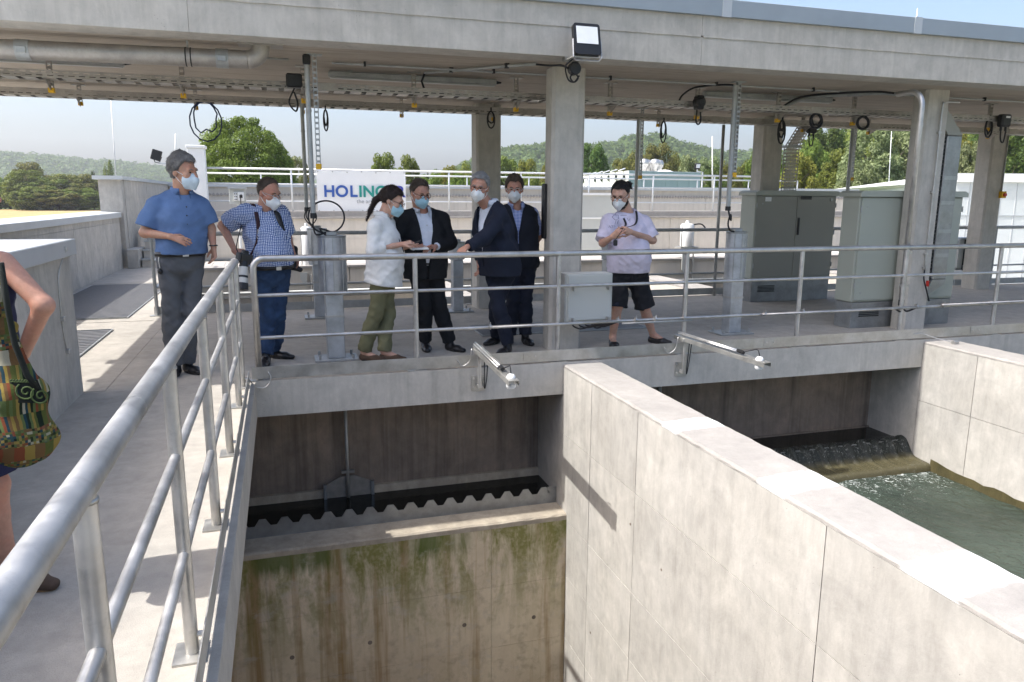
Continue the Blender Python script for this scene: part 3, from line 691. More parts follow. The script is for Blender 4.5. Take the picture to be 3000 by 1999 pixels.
def far_rail(name, label, y, z0, xs, h, rails, r=0.03, mt=None):
    t = thing(name, label, 'railing', (xs[0], y, z0)); mt = mt or M['white_paint']
    for z in rails: MB().tube([(xs[0], y, z0+z), (xs[-1], y, z0+z)], r if z == rails[0] else r*0.7, 8).build('rail', mt, t, smooth=True)
    for x in xs: MB().cyl((x, y, z0), (x, y, z0+h), r*0.9, 8).build('post', mt, t, smooth=True)
    return t
M['rail_white'] = plain('pale_galvanised_rail', (0.66, 0.67, 0.66), 0.4, 0.25, 0.04, 5)
far_rail('tank_railing', 'pale tube railing standing on the broad ledge of the tank wall', 19.9, 1.245, [-1.7+2.02*i for i in range(9)], 1.03, (1.03, 0.66, 0.24), 0.026, M['rail_white'])
fw_ = thing('far_tank_wall', 'second concrete tank wall with light metal coping and corrugated drip strip', 'wall', (6, 26, 0))
xx = [-3.3+2.4*i for i in range(12)]
for a, b in zip(xx[:-1], xx[1:]): MB().box((a+0.008, 25.98, 0), (b-0.008, 26.0, 1.70)).build('panel', M['conc_far'], fw_)
MB().box((-3.3, 26.001, -1), (xx[-1], 26.4, 1.90)).build('body', M['conc_far'], fw_)
MB().box((-3.32, 25.9, 1.90), (xx[-1], 26.5, 2.03)).build('coping', M['cap_grey'], fw_)
b = MB()
for i in range(230):
    x = -3.2+i*0.115; b.prism([(x, 25.93, 1.66), (x+0.055, 25.93, 1.71), (x+0.11, 25.93, 1.66), (x+0.055, 25.93, 1.61)], (0, 0.045, 0))
b.build('drip_strip', M['conc_top'], fw_)['kind'] = 'stuff'
far_rail('far_railing', 'farthest pale railing beyond the second tank wall', 29.5, 1.2, [-3.2+2.6*i for i in range(11)], 1.22, (1.22, 0.72), 0.032, M['rail_white'])
# elevated pale box tank right of the front column
bt = thing('pale_tank', 'pale green grey tank side with white rim behind the front column', 'tank', (8.4, 19, 0.1))
p = ony(1655, 568, 18.6); q_ = ony(1815, 568, 18.6)
MB().box((p[0], 18.6, 0.1), (q_[0], 19.3, 1.68)).build('body', M['lgrey'], bt); MB().box((p[0]-0.03, 18.55, 1.68), (q_[0]+0.03, 19.35, 1.74)).build('rim', M['white_paint'], bt); MB().box((p[0]-0.02, 18.575, 1.06), (q_[0]+0.02, 18.599, 1.10)).build('band', M['white_paint'], bt)
# white column housing with floodlight, left
hc = thing('column_housing', 'tall pale rectangular housing with flat cap behind the man in blue', 'housing', (-1.85, 19.5, 0.9))
a = ony(547, 430, 19.6); b2 = ony(597, 430, 19.6)
MB().box((a[0], 19.6, 0.9), (b2[0], 20.0, 2.72)).build('body', M['white_paint'], hc, bevel=0.01); MB().box((a[0]-0.03, 19.56, 2.72), (b2[0]+0.03, 20.04, 2.79)).build('cap', M['white_paint'], hc, bevel=0.01)
fl = thing('floodlight', 'small black floodlight on an arm beside the pale column housing', 'floodlight', (-2.55, 19.6, 2.4))
c_ = ony(458, 455, 19.6)
MB().cbox((c_[0], 19.6, c_[2]), (0.22, 0.07, 0.24), Matrix.Rotation(0.3, 3, 'Y')).build('head', M['black'], fl, bevel=0.012)
MB().tube([(c_[0]+0.03, 19.6, c_[2]-0.14), (c_[0]+0.08, 19.6, c_[2]-0.19), (a[0]+0.02, 19.65, c_[2]-0.20)], 0.016, 6).build('arm', M['rail_white'], fl, smooth=True)
MB().tube([(c_[0]-0.07, 19.6, c_[2]-0.06), (c_[0]-0.04, 19.6, c_[2]-0.16), (c_[0]+0.05, 19.6, c_[2]-0.18), (c_[0]+0.11, 19.6, c_[2]-0.04)], 0.012, 6).build('yoke', M['black'], fl)
# electrical box on a stand
eb = thing('switch_box', 'grey electrical box with white sockets on a stand behind the man in checks', 'electrical box', (-0.8, 16.6, 0.1))
a = ony(670, 553, 16.6); b2 = ony(721, 599, 16.6)
MB().box((a[0], 16.62, b2[2]), (b2[0], 16.76, a[2])).build('housing', M['lgrey'], eb, bevel=0.006); MB().box((a[0]-0.02, 16.55, a[2]), (b2[0]+0.02, 16.78, a[2]+0.03)).build('rain_hood', M['cap_grey'], eb)
MB().box((a[0]+0.09, 16.59, b2[2]+0.07), (a[0]+0.16, 16.619, b2[2]+0.24)).build('socket_strip', M['white_paint'], eb, bevel=0.004)
for k in range(3):
    for j in range(2): MB().cyl((a[0]+0.108+0.035*j, 16.582, b2[2]+0.1+0.055*k), (a[0]+0.108+0.035*j, 16.59, b2[2]+0.1+0.055*k), 0.012, 8).build('socket', M['black'], eb)
MB().box((b2[0]-0.15, 16.58, b2[2]+0.07), (b2[0]-0.03, 16.619, b2[2]+0.25)).build('socket_housing', M['white_paint'], eb, bevel=0.004); MB().box((b2[0]-0.12, 16.572, b2[2]+0.13), (b2[0]-0.06, 16.58, b2[2]+0.19)).build('socket_flap', M['black'], eb)
MB().cyl(((a[0]+b2[0])/2, 16.69, 0.1), ((a[0]+b2[0])/2, 16.69, b2[2]), 0.03, 8).build('stand', M['rail_white'], eb)
MB().tube(spline([(-0.73, 16.6, b2[2]+0.25), (-0.76, 16.57, b2[2]+0.1), (-0.74, 16.58, b2[2]-0.3), (-0.70, 16.6, 0.3)], 5), 0.01, 6).build('cable', M['cable'], eb, smooth=True)
# banner on the tank railing
def banner():
    a = ony(926, 498, 19.82); c = ony(1187, 505, 19.82); zb = ony(1050, 621, 19.82)[2]
    x0, x1, zt = a[0], c[0], (a[2]+c[2])/2
    t = thing('banner', 'white advertising banner with blue and green lettering hung on the tank railing', 'banner', (x0, 19.8, zb))
    def fn(u, v):
        sag = 0.012*math.sin(u*PI*5)*v; y = 19.80 + 0.018*math.sin(u*9+v*3)*(1-v*0.5) + 0.03*max(0, 0.35-v)*math.sin(u*14+2)
        return (x0+(x1-x0)*u, y, zb+(zt-zb)*v+sag)
    M['banner'] = plain('white_pvc_sheet', (0.80, 0.80, 0.79), 0.4, 0, 0.02, 4)
    MB().grid(fn, 40, 16).build('sheet', M['banner'], t, smooth=True)
    for i in range(7):
        for v in (0.03, 0.97):
            p = fn(0.015+0.97*i/6, v); MB().lathe((p[0], p[1]-0.012, p[2]), [(0.018, 0), (0.018, 0.006), (0.008, 0.006)], 8, 'Y').build('eyelet', M['steel'], t)
    cols = {'b': plain('print_blue', (0.035, 0.10, 0.36), 0.5, 0, 0.02), 't': plain('print_teal', (0.01, 0.26, 0.22), 0.5, 0, 0.02), 'p': plain('print_indigo', (0.05, 0.06, 0.33), 0.5, 0, 0.02), 'g': plain('print_grey', (0.28, 0.29, 0.31), 0.5, 0, 0.02)}
    def text(s, x, z, size, mt, bold=0.0):
        cu = bpy.data.curves.new('lettering', 'FONT'); cu.body = s; cu.size = size; cu.extrude = 0.001; cu.offset = bold
        o = bpy.data.objects.new('lettering', cu); COL.objects.link(o); bpy.context.view_layer.update()
        dg = bpy.context.evaluated_depsgraph_get(); me = bpy.data.meshes.new_from_object(o.evaluated_get(dg)); wd = o.dimensions.x
        bpy.data.objects.remove(o); n = link_mesh('lettering', me, mt, t)
        n.rotation_euler = (PI/2, 0, 0); n.location = (x-x0, 19.768-19.8, z-zb); return wd
    px = (x1-x0)/261.0                          # metres per photo pixel on the banner
    zl = zt - 75*px; x = x0+18*px
    for chs, k in (('HOL', 'b'), ('ING', 't'), ('ER', 'p')):
        for ch in chs: x += text(ch, x, zl, 46*px, cols[k], 0.011) + 5.0*px
    text('the art of', x0+113*px, zl-19*px, 17*px, cols['g'])
banner()
# ------------------------------------------------------------------ cable trays under the canopy
def cable_tray(label, y, zb, zt, xs, hb, yellow=True, wd=0.20):
    t = thing('cable_tray', label, 'cable tray', (2, y, zb)); x0, x1 = RX0+0.1, XL-0.2
    for nm, yy in (('front_side', y), ('rear_side', y+wd)):
        h = zt-zb; b = MB(); rows = [zb, zb+h*0.26, zb+h*0.38, zb+h*0.64, zb+h*0.76, zt]
        b.box((x0, yy, rows[0]), (x1, yy+0.0025, rows[1])); b.box((x0, yy, rows[2]), (x1, yy+0.0025, rows[3])); b.box((x0, yy, rows[4]), (x1, yy+0.0025, rows[5]))
        for k, (ra, rb) in enumerate(((rows[1], rows[2]), (rows[3], rows[4]))):
            n = int((x1-x0)/0.085)
            for i in range(n+1):
                x = x0+0.085*i + 0.04*k; b.box((x, yy+0.0002, ra), (min(x1, x+0.034), yy+0.0023, rb))
        b.build(nm, M['tray'], t)
    b = MB()
    for i in range(int((x1-x0)/0.16)): b.box((x0+0.16*i, y+0.003, zb+0.001), (x0+0.16*i+0.11, y+wd, zb+0.003))
    b.build('perforated_bottom', M['tray'], t)['kind'] = 'stuff'
    for i in range(int((x1-x0)/2.9)): MB().box((x0+1.1+2.9*i, y-0.004, zb-0.004), (x0+1.28+2.9*i, y-0.0005, zt+0.003)).build('joint_plate', M['tray'], t)
    for x in xs:                                           # C-profile hangers with yellow end caps
        hx = MB(); w2 = 0.021; ya, yb = y+wd+0.004, y+wd+0.045
        hx.box((x-w2, ya, hb), (x-w2+0.004, yb, ZR+0.002)); hx.box((x+w2-0.004, ya, hb), (x+w2, yb, ZR+0.002))
        n = int((ZR-hb)/0.05)
        for i in range(n+1): hx.box((x-w2+0.004, ya, hb+0.05*i), (x+w2-0.004, ya+0.003, min(ZR, hb+0.05*i+0.024)))
        h = hx.build('hanger', M['tray'], t)
        MB().box((x-0.07, ya-0.03, ZR-0.008), (x+0.07, yb+0.03, ZR+0.002)).build('ceiling_plate', M['tray'], h)
        MB().prism([(x-0.004, y+0.02, zb-0.002), (x-0.004, ya, zb-0.002), (x-0.004, ya, zb-0.085)], (0.008, 0, 0)).build('bracket', M['tray'], h)
        MB().box((x-w2-0.004, ya-0.004, hb-0.012), (x+w2+0.004, yb+0.004, hb+0.032)).build('end_cap', M['yellow'], h, bevel=0.003)
    b = MB()                                                # cables lying in the tray
    rs = random.Random(int(y*10))
    for k in range(5):
        yy = y+0.03+0.035*k; pts = [(x0+0.5*i, yy+rs.uniform(-0.012, 0.012), zb+0.016+rs.uniform(0, 0.012)) for i in range(int((x1-x0)/0.5))]
        b.tube(pts, 0.008, 5)
    b.build('cables', M['cable'], t, smooth=True)
    return t
cable_tray('front perforated cable tray hung under the canopy behind the first column row', 7.90, 2.638, 2.706, [-1.96+1.125*i for i in range(14)], 2.545)
cable_tray('rear perforated cable tray hung under the canopy near its back edge', 10.10, 2.725, 2.808, [-2.2+1.275*i for i in range(13)], 2.665)
# thin conduits fixed to the soffit
for i, (y, a, b_, lab) in enumerate(((7.62, RX0+0.3, 0.15, 'thin conduit along the soffit above the front tray, left of the pole'), (7.68, 0.55, 9.6, 'thin conduit along the soffit above the front tray, behind the front columns'), (10.9, -3.0, 12.5, 'thin conduit along the soffit at the rear edge of the canopy'))):
    t = thing('soffit_conduit', lab, 'conduit', (a, y, ZR-0.05))
    MB().tube([(a, y, ZR-0.028), (b_, y, ZR-0.028)], 0.011, 6).build('pipe', M['galv'], t, smooth=True)
    x = a+0.3
    while x < b_: MB().box((x, y-0.02, ZR-0.045), (x+0.02, y+0.02, ZR+0.001)).build('clip', M['black'], t); x += 1.3
# soffit light strips beside the tray
for i, (xa, xb, nm) in enumerate(((-3.4, -1.35, 'slim grey strip light on the soffit, left of the coiled blue cable'), (0.55, 2.35, 'slim grey strip light on the soffit, between the pole and the first column'), (4.95, 6.8, 'slim grey strip light on the soffit, left of the second column'))):
    t = thing('strip_light', nm, 'strip light', (xa, 8.2, 2.83)); MB().box((xa, 8.22, 2.815), (xb, 8.30, ZR-0.012)).build('housing', M['galv'], t, bevel=0.012)
    MB().box((xa+0.02, 8.23, 2.806), (xb-0.02, 8.29, 2.816)).build('diffuser', M['lgrey'], t)
    MB().cyl((xb, 8.26, 2.85), (xb+0.06, 8.26, 2.85), 0.02, 8, 0.008).build('cable_gland', M['black'], t)
    for x in (xa+0.2, xb-0.2): MB().box((x, 8.24, ZR-0.014), (x+0.05, 8.29, ZR+0.001)).build('mount', M['galv'], t)
# drain pipe under the soffit
dp = thing('drain_pipe', 'thick steel drain pipe with clamps and elbow under the canopy soffit', 'pipe', (-1, 7.15, 2.75))
e0 = Vector((-3.6, 7.22, 2.735)); e1 = Vector((-0.20, 7.15, 2.765))
MB().tube([e0, e1], 0.075, 20, caps=False).build('pipe', M['tray'], dp, smooth=True)
MB().tube([e1]+[e1+Vector((0.115*math.sin(a), 0, 0.115*(1-math.cos(a)))) for a in [PI/2*i/7 for i in range(1, 8)]]+[e1+Vector((0.115, 0, 0.2))], 0.0755, 20).build('elbow', M['tray'], dp, smooth=True)
for tt in (0.5, 0.94):
    p = e0.lerp(e1, tt); MB().tube([p-Vector((0.05, 0, 0)), p+Vector((0.05, 0, 0))], 0.081, 20).build('coupling', M['galv'], dp, auto=40); MB().cbox(p+Vector((0, -0.082, -0.01)), (0.07, 0.02, 0.05)).build('coupling_lock', M['galv'], dp, bevel=0.004)
for tt in (0.36, 0.86):
    p = e0.lerp(e1, tt)
    for d in (-0.02, 0.02): MB().tube([p+Vector((d, 0, 0)), p+Vector((d+0.009, 0, 0))], 0.0795, 20).build('rubber_clamp', M['black'], dp, auto=40)
    MB().cyl(p+Vector((0, 0, 0.07)), (p.x, p.y, ZR+0.002), 0.008, 6).build('hanger_rod', M['galv'], dp)
MB().box((-0.27, 7.06, ZR-0.012), (0.10, 7.24, ZR+0.001)).build('ceiling_flange', M['tray'], dp)
# floodlight at the fascia
F0 = Vector((2.73, 6.62, 2.86))
ft = thing('floodlight', 'black framed floodlight with pale lens on the front edge of the canopy', 'floodlight', F0)
Rf = Matrix.Rotation(math.radians(-14), 3, 'X')
def fp(x, y, z): return F0 + Vector((0, -0.02, 0.15)) + Rf @ Vector((x, y, z))
def rrect(w, h, r, y, n=4):
    P = []
    for cxx, cz, a0 in ((w-r, h-r, 0), (-w+r, h-r, PI/2), (-w+r, -h+r, PI), (w-r, -h+r, 3*PI/2)):
        for i in range(n+1): a = a0+PI/2*i/n; P.append(fp(cxx+r*math.cos(a), y, cz+r*math.sin(a)))
    return P
MB().prism(rrect(0.128, 0.142, 0.025, -0.02), Rf @ Vector((0, 0.05, 0))).build('body', M['black'], ft)
M['lens'] = plain('pale_lamp_glass', (0.72, 0.74, 0.76), 0.15, 0, 0.05, 9)
MB().prism([fp(-0.103, -0.0235, -0.045), fp(0.103, -0.0235, -0.045), fp(0.103, -0.0235, 0.112), fp(-0.103, -0.0235, 0.112)], Rf @ Vector((0, 0.006, 0))).build('lens', M['lens'], ft)
for k in range(6): MB().prism([fp(-0.11+0.04*k, 0.031, -0.11), fp(-0.105+0.04*k, 0.031, -0.11), fp(-0.105+0.04*k, 0.031, 0.11), fp(-0.11+0.04*k, 0.031, 0.11)], Rf @ Vector((0, 0.03, 0))).build('cooling_fin', M['black'], ft)
MB().tube([fp(-0.132, 0.0, 0.0), fp(-0.136, 0.01, -0.16), fp(-0.11, 0.02, -0.185), fp(0.11, 0.02, -0.185), fp(0.136, 0.01, -0.16), fp(0.132, 0, 0.0)], 0.009, 6).build('yoke', M['steel'], ft)
MB().box((2.60, 6.60, 2.855), (2.78, 6.86, 2.868)).build('mounting_plate', M['steel_plate'], ft)
MB().box((2.60, 6.79, 2.866), (2.78, 6.87, 2.893)).build('mounting_foot', M['steel_plate'], ft)
jb = thing('junction_box', 'round black junction box with cable loop hanging below the floodlight', 'junction box', (2.74, 6.8, 2.78))
MB().lathe((2.72, 6.86, 2.80), [(0.052, -0.04), (0.058, -0.03), (0.058, 0.04), (0.05, 0.05)], 16, 'Y').build('housing', M['black'], jb, smooth=False); MB().cyl((2.71, 6.86, 2.83), (2.71, 6.86, 2.895), 0.02, 8).build('stem', M['black'], jb)
MB().tube(spline([(2.66, 6.86, 2.80), (2.60, 6.9, 2.83), (2.52, 7.0, 2.84), (2.42, 7.1, 2.86)], 6), 0.010, 6).build('cable', M['cable'], jb, smooth=True)
MB().tube(spline([(2.64, 6.7, 2.86), (2.60, 6.78, 2.80), (2.65, 6.84, 2.70), (2.72, 6.86, 2.68), (2.76, 6.86, 2.72), (2.72, 6.86, 2.76), (2.68, 6.86, 2.72), (2.72, 6.86, 2.68), (2.77, 6.86, 2.74)], 6), 0.008, 6).build('cable_loop', M['cable'], jb, smooth=True)
cd = thing('diagonal_conduit', 'short steel conduit crossing the soffit towards the floodlight', 'conduit', (2.1, 7.5, 2.87))
MB().tube([(2.42, 7.1, 2.866), (1.50, 7.95, 2.862)], 0.015, 8).build('pipe', M['galv'], cd, smooth=True)
for tt in (0.25, 0.75): MB().box((2.42-0.92*tt-0.02, 7.1+0.85*tt-0.02, 2.845), (2.42-0.92*tt+0.02, 7.1+0.85*tt+0.02, ZR+0.001)).build('clip', M['black'], cd)
MB().tube([(1.50, 7.95, 2.862), (1.47, 7.97, 2.78), (1.50, 7.98, 2.70)], 0.012, 6).build('cable', M['cable'], cd, smooth=True)

# ------------------------------------------------------------------ drop poles, conduits, cable loops
def ladder_profile(b, x, y, z0, z1, w=0.042, d=0.04):
    b.box((x-w/2, y, z0), (x-w/2+0.007, y+d, z1)); b.box((x+w/2-0.007, y, z0), (x+w/2, y+d, z1))
    n = int((z1-z0)/0.05)
    for i in range(n+1): b.box((x-w/2+0.007, y, z0+0.05*i), (x+w/2-0.007, y+0.004, min(z1, z0+0.05*i+0.02)))
def drop(label, x, y, zc, ladders, tubes, extra=None):
    t = thing('drop_conduit', label, 'conduit', (x, y, zc))
    for (lx, ly, lz) in ladders:
        b = MB(); ladder_profile(b, lx, ly, lz, ZR+0.001); h = b.build('slotted_profile', M['galv'], t); MB().box((lx-0.026, ly-0.004, lz-0.012), (lx+0.026, ly+0.044, lz+0.04)).build('end_cap', M['yellow'], h, bevel=0.003)
        MB().box((lx-0.07, ly-0.03, ZR-0.008), (lx+0.07, ly+0.07, ZR+0.001)).build('ceiling_plate', M['galv'], h)
    for (tx, ty, ta, tb, r) in tubes:
        MB().cyl((tx, ty, ta), (tx, ty, tb), r, 10).build('tube', M['galv'], t, auto=40)
        MB().cyl((tx, ty, ta-0.03), (tx, ty, ta+0.02), r*1.25, 10).build('gland', M['black'], t, auto=40)
        z = ta+0.35
        while z < tb-0.2: MB().cyl((tx, ty, z), (tx, ty, z+0.02), r*1.2, 10).build('clip', M['galv'], t, auto=40); z += 0.6
    return t
d1 = drop('steel drop conduit with slotted profile running down to the front left actuator', 0.31, 7.45, 1.4, [(0.375, 7.43, 1.87)], [(0.305, 7.44, 1.43, 2.84, 0.024)])
MB().box((0.12, 7.72, 2.63), (0.27, 7.82, 2.76)).build('junction_box', M['black'], d1, bevel=0.015); MB().cbox((0.305, 7.44, 2.84), (0.07, 0.07, 0.09)).build('cable_clamp', M['black'], d1, bevel=0.012)
MB().tube(spline([(0.2, 7.8, 2.64), (0.14, 7.8, 2.5), (0.2, 7.82, 2.42), (0.22, 7.82, 2.5), (0.19, 7.82, 2.6)], 6), 0.009, 6).build('cable', M['cable'], d1, smooth=True)
c = Vector((0.43, 7.5, 1.41))
MB().tube(spline([(0.305, 7.44, 1.42), (0.30, 7.46, 1.33), (0.33, 7.5, 1.24), (0.44, 7.52, 1.27)]+[c+Vector((0.17*math.cos(a), 0.01, 0.155*math.sin(a))) for a in [-1.2+0.52*i for i in range(25)]]+[(0.36, 7.5, 1.30), (0.43, 7.5, 1.22)], 4), 0.0085, 6).build('cable_coil', M['cable'], d1, smooth=True)
d2 = drop('rear steel drop conduit with slotted profile above the rear left actuator', 0.33, 10.0, 1.4, [(0.40, 10.04, 1.84)], [(0.33, 10.0, 1.45, 2.80, 0.024)])
MB().tube(spline([(0.33, 10.0, 1.45), (0.30, 9.98, 1.34), (0.38, 9.97, 1.25), (0.45, 9.98, 1.35), (0.38, 9.98, 1.47), (0.32, 9.98, 1.36), (0.42, 10.0, 1.2)], 6), 0.008, 6).build('cable_coil', M['cable'], d2, smooth=True)
d3 = drop('pair of steel tubes with slotted profile dropping to the front right actuator', 4.93, 7.55, 1.45, [(4.985, 7.56, 1.86)], [(4.925, 7.56, 1.50, 2.85, 0.026)])
MB().lathe((4.62, 7.80, 2.68), [(0.03, -0.07), (0.06, -0.05), (0.065, 0.03), (0.045, 0.06)], 14, 'Y').build('junction_box', M['black'], d3); MB().box((4.575, 7.745, 2.60), (4.665, 7.85, 2.755)).build('junction_housing', M['black'], d3, bevel=0.015)
MB().tube(spline([(4.9, 7.56, 2.85), (4.8, 7.65, 2.86), (4.6, 7.85, 2.85), (4.5, 7.95, 2.78), (4.46, 7.98, 2.70)], 6), 0.011, 6).build('cable', M['cable'], d3, smooth=True)
MB().tube(spline([(4.60, 7.80, 2.62), (4.60, 7.81, 2.48), (4.63, 7.81, 2.44), (4.66, 7.81, 2.48), (4.65, 7.81, 2.58)], 6), 0.009, 6).build('cable_loop', M['cable'], d3, smooth=True)
MB().tube(spline([(4.925, 7.56, 1.50), (4.93, 7.53, 1.42), (4.955, 7.53, 1.36), (4.945, 7.53, 1.43), (4.925, 7.54, 1.33), (4.96, 7.55, 1.25), (5.03, 7.57, 1.23)], 6), 0.010, 6).build('cable_coil', M['cable'], d3, smooth=True)
d4 = drop('thin rear drop tube with slotted profile left of the man with the lanyard', 5.07, 10.2, 1.5, [(5.13, 10.2, 1.9)], [(5.06, 10.2, 1.42, 2.78, 0.024)])
d5 = drop('rear drop tubes in front of the pale trees beside the second front column', 8.7, 10.2, 1.6, [(8.93, 10.2, 1.92)], [(8.86, 10.2, 1.60, 2.80, 0.03)])
o = MB().tube([(6.93, 10.9, 2.78), (6.93, 10.9, 0.0)], 0.026, 10).build('slim_pole', M['galv'], smooth=True); setp(o, 'slim steel pole from the rear railing to the canopy, left of the dark cabinet', 'pole')
# curved steel pipe in front of the second column
cp = thing('curved_pipe', 'bright bent steel pipe running down in front of the second front column', 'pipe', (6.83, 6.83, 0.4))
pts = [(6.83, 6.835, 0.47), (6.83, 6.835, 2.62)] + [Vector((6.83, 6.835+0.17*(1-math.cos(a)), 2.62+0.17*math.sin(a))) for a in [PI/2*i/8 for i in range(1, 9)]] + [(6.83, 7.2, 2.79)]
pts = [Vector(p) for p in pts]
MB().tube(pts, 0.030, 14).build('pipe', M['steel'], cp, smooth=True); MB().cyl((6.83, 6.835, 2.40), (6.83, 6.835, 2.44), 0.034, 14).build('coupling', M['steel'], cp, auto=40)
for z in (1.0, 0.62): MB().cyl((6.83, 6.82, z), (6.83, 6.82, z+0.03), 0.05, 10).build('pipe_clip', M['steel'], cp, auto=40)
MB().cyl((6.83, 6.835, 0.40), (6.83, 6.835, 0.47), 0.032, 10).build('gland', M['black'], cp)
for s in (-1, 1): MB().tube(spline([(6.83, 6.82, 0.42), (6.83+0.04*s, 6.79, 0.34), (6.83+0.16*s, 6.76, 0.385)], 6), 0.011, 6).build('cable', M['cable'], cp, smooth=True)
MB().tube(spline([(6.83, 7.2, 2.79), (6.7, 7.4, 2.82), (6.3, 8.0, 2.83), (6.02, 8.1, 2.74)], 8), 0.020, 8).build('conduit', M['galv'], cp, smooth=True)
MB().tube(spline([(6.78, 7.2, 2.80), (6.62, 7.4, 2.835), (6.2, 8.0, 2.84), (5.92, 8.1, 2.70)], 8), 0.012, 8).build('conduit', M['cable'], cp, smooth=True)
tp = thing('thin_pipe', 'thin bent steel tube clipped to the front face of the second front column', 'pipe', (7.62, 7.31, 0.9))
MB().tube(spline([(7.61, 7.305, 0.75), (7.61, 7.305, 1.2), (7.61, 7.305, 2.0), (7.61, 7.305, 2.68), (7.64, 7.305, 2.74), (7.72, 7.305, 2.755), (7.86, 7.305, 2.755)], 5), 0.0105, 8).build('pipe', M['steel'], tp, smooth=True)
for z in (0.78, 0.95, 1.7, 2.4): MB().cbox((7.61, 7.315, z), (0.05, 0.03, 0.025)).build('clip', M['steel'], tp)
MB().tube(spline([(7.61, 7.305, 0.76), (7.60, 7.29, 0.64), (7.66, 7.29, 0.5), (7.74, 7.31, 0.36)], 6), 0.009, 6).build('cable', M['cable'], tp, smooth=True); MB().cbox((7.69, 7.315, 0.58), (0.018, 0.03, 0.07)).build('red_tag', M['red'], tp)
# cable duct beside the second column
du = thing('cable_duct', 'long sheet metal cable duct with slanted top beside the second front column', 'cable duct', (7.86, 7.3, 0.4))
x0, x1, ya, yb = 7.80, 8.03, 7.36, 7.50
MB().box((x0, ya, 0.62), (x1, yb, 2.38)).build('cover', M['plinth'], du, bevel=0.012)
MB().prism([(x0, ya, 2.381), (x1, ya, 2.381), (x0-0.12, ya, 2.75), (x0-0.17, ya, 2.62)], (0, 0.13, 0)).build('slanted_top', M['cab_dark'], du)
MB().prism([(x0+0.002, ya, 0.619), (x1-0.002, ya, 0.619), (x1-0.02, ya+0.0, 0.56), (x0-0.06, ya, 0.42), (x0-0.05, ya, 0.5)], (0, 0.13, 0)).build('slanted_foot', M['plinth'], du)
b = MB()
for i in range(40): b.box((x0-0.032, ya+0.02, 0.5+0.047*i), (x0-0.003, ya+0.1, 0.5+0.047*i+0.03))
b.build('slotted_edge', M['black'], du)
for z in (1.85, 1.55, 1.2, 0.9): MB().box((x0+0.01, ya-0.0035, z), (x1-0.01, ya-0.0005, z+0.045)).build('joint_band', M['galv'], du)
# perforated chute above the dark cabinet
pc = thing('perforated_chute', 'perforated cable chute rising from the dark cabinet and bending to the tray', 'cable chute', (8.05, 10.5, 1.75))
def perf(a, b_, w, name):
    a = Vector(a); b_ = Vector(b_); d = (b_-a); L = d.length; d.normalize(); m = MB()
    xax = Vector((1, 0, 0)); n = int(L/0.055)
    for side in (0, 1):
        for i in range(n+1):
            p = a+d*(0.055*i); 
            m.bar(p+Vector((-w/2, -0.02+side*0.1, 0)), p+Vector((w/2, -0.02+side*0.1, 0)), 0.004, 0.022)
        for k in range(5): m.bar(a+Vector((-w/2+w*k/4, -0.022+side*0.1, 0)), b_+Vector((-w/2+w*k/4, -0.022+side*0.1, 0)), 0.016, 0.004, (0, 1, 0))
    m.box((a.x-w/2-0.001, a.y-0.018, a.z-0.001), (a.x+w/2+0.001, a.y+0.078, a.z+0.012))
    return m.build(name, M['tray'], pc)
perf((8.05, 10.6, 1.74), (8.05, 10.6, 2.44), 0.21, 'upright'); perf((8.06, 10.6, 2.46), (8.25, 10.55, 2.80), 0.19, 'slanted_section'); MB().box((7.91, 10.55, 2.43), (8.19, 10.72, 2.465)).build('collar', M['galv'], pc)
# hanging cable loops
def loop(label, c, rx, rz, n, r=0.008, mat='cable', tilt=0.3, seed=1):
    rs = random.Random(seed); pts = []; c = Vector(c)
    for i in range(n*14+1):
        a = PI/2 + 2*PI*i/14; k = 1-0.28*(i//14)*rs.uniform(0.6, 1.2) if i >= 14 else 1
        pts.append(c+Vector((rx*k*math.cos(a)*math.cos(tilt), rx*k*math.cos(a)*math.sin(tilt)+0.004*i/14, rz*k*math.sin(a) + rz*(1-k))))
    pts = [pts[0]+Vector((0, 0, 0.05))]+pts
    o = MB().tube(pts, r, 6).build('cable_loop', M[mat], smooth=True); return setp(o, label, 'cable loop')
M['blue_cable'] = plain('dark_blue_cable', (0.015, 0.03, 0.09), 0.5)
loop('large dark blue cable loop hanging from the rear tray against the sky', (-0.81, 10.14, 2.50), 0.185, 0.235, 2, 0.0095, 'blue_cable', 0.2, 3)
loop('narrow folded cable hanging from the tray right of the drop conduit', (0.62, 10.1, 2.56), 0.035, 0.13, 2, 0.010, 'cable', 0.6, 2)
loop('cable loop hanging beside the rear column behind the bending man', (2.80, 10.08, 2.64), 0.07, 0.11, 2, 0.010, 'cable', 0.5, 4)
loop('slim cable loop hanging from the rear tray right of the first column', (5.42, 10.1, 2.56), 0.06, 0.15, 2, 0.010, 'cable', 0.3, 5)
loop('thick cable loops hanging in front of the middle rear column', (7.30, 9.9, 2.60), 0.10, 0.17, 3, 0.014, 'cable', 0.4, 6)
loop('thick black hose loop hanging above the dark cabinet', (6.35, 7.95, 2.55), 0.10, 0.085, 2, 0.016, 'cable', 0.15, 7)
loop('thick black hose loop hanging left of the second front column', (7.05, 7.95, 2.55), 0.10, 0.075, 1, 0.018, 'cable', 0.15, 8)
loop('cable loops hanging below the tray at the right rear column', (9.10, 7.95, 2.55), 0.10, 0.12, 2, 0.012, 'cable', 0.3, 9)
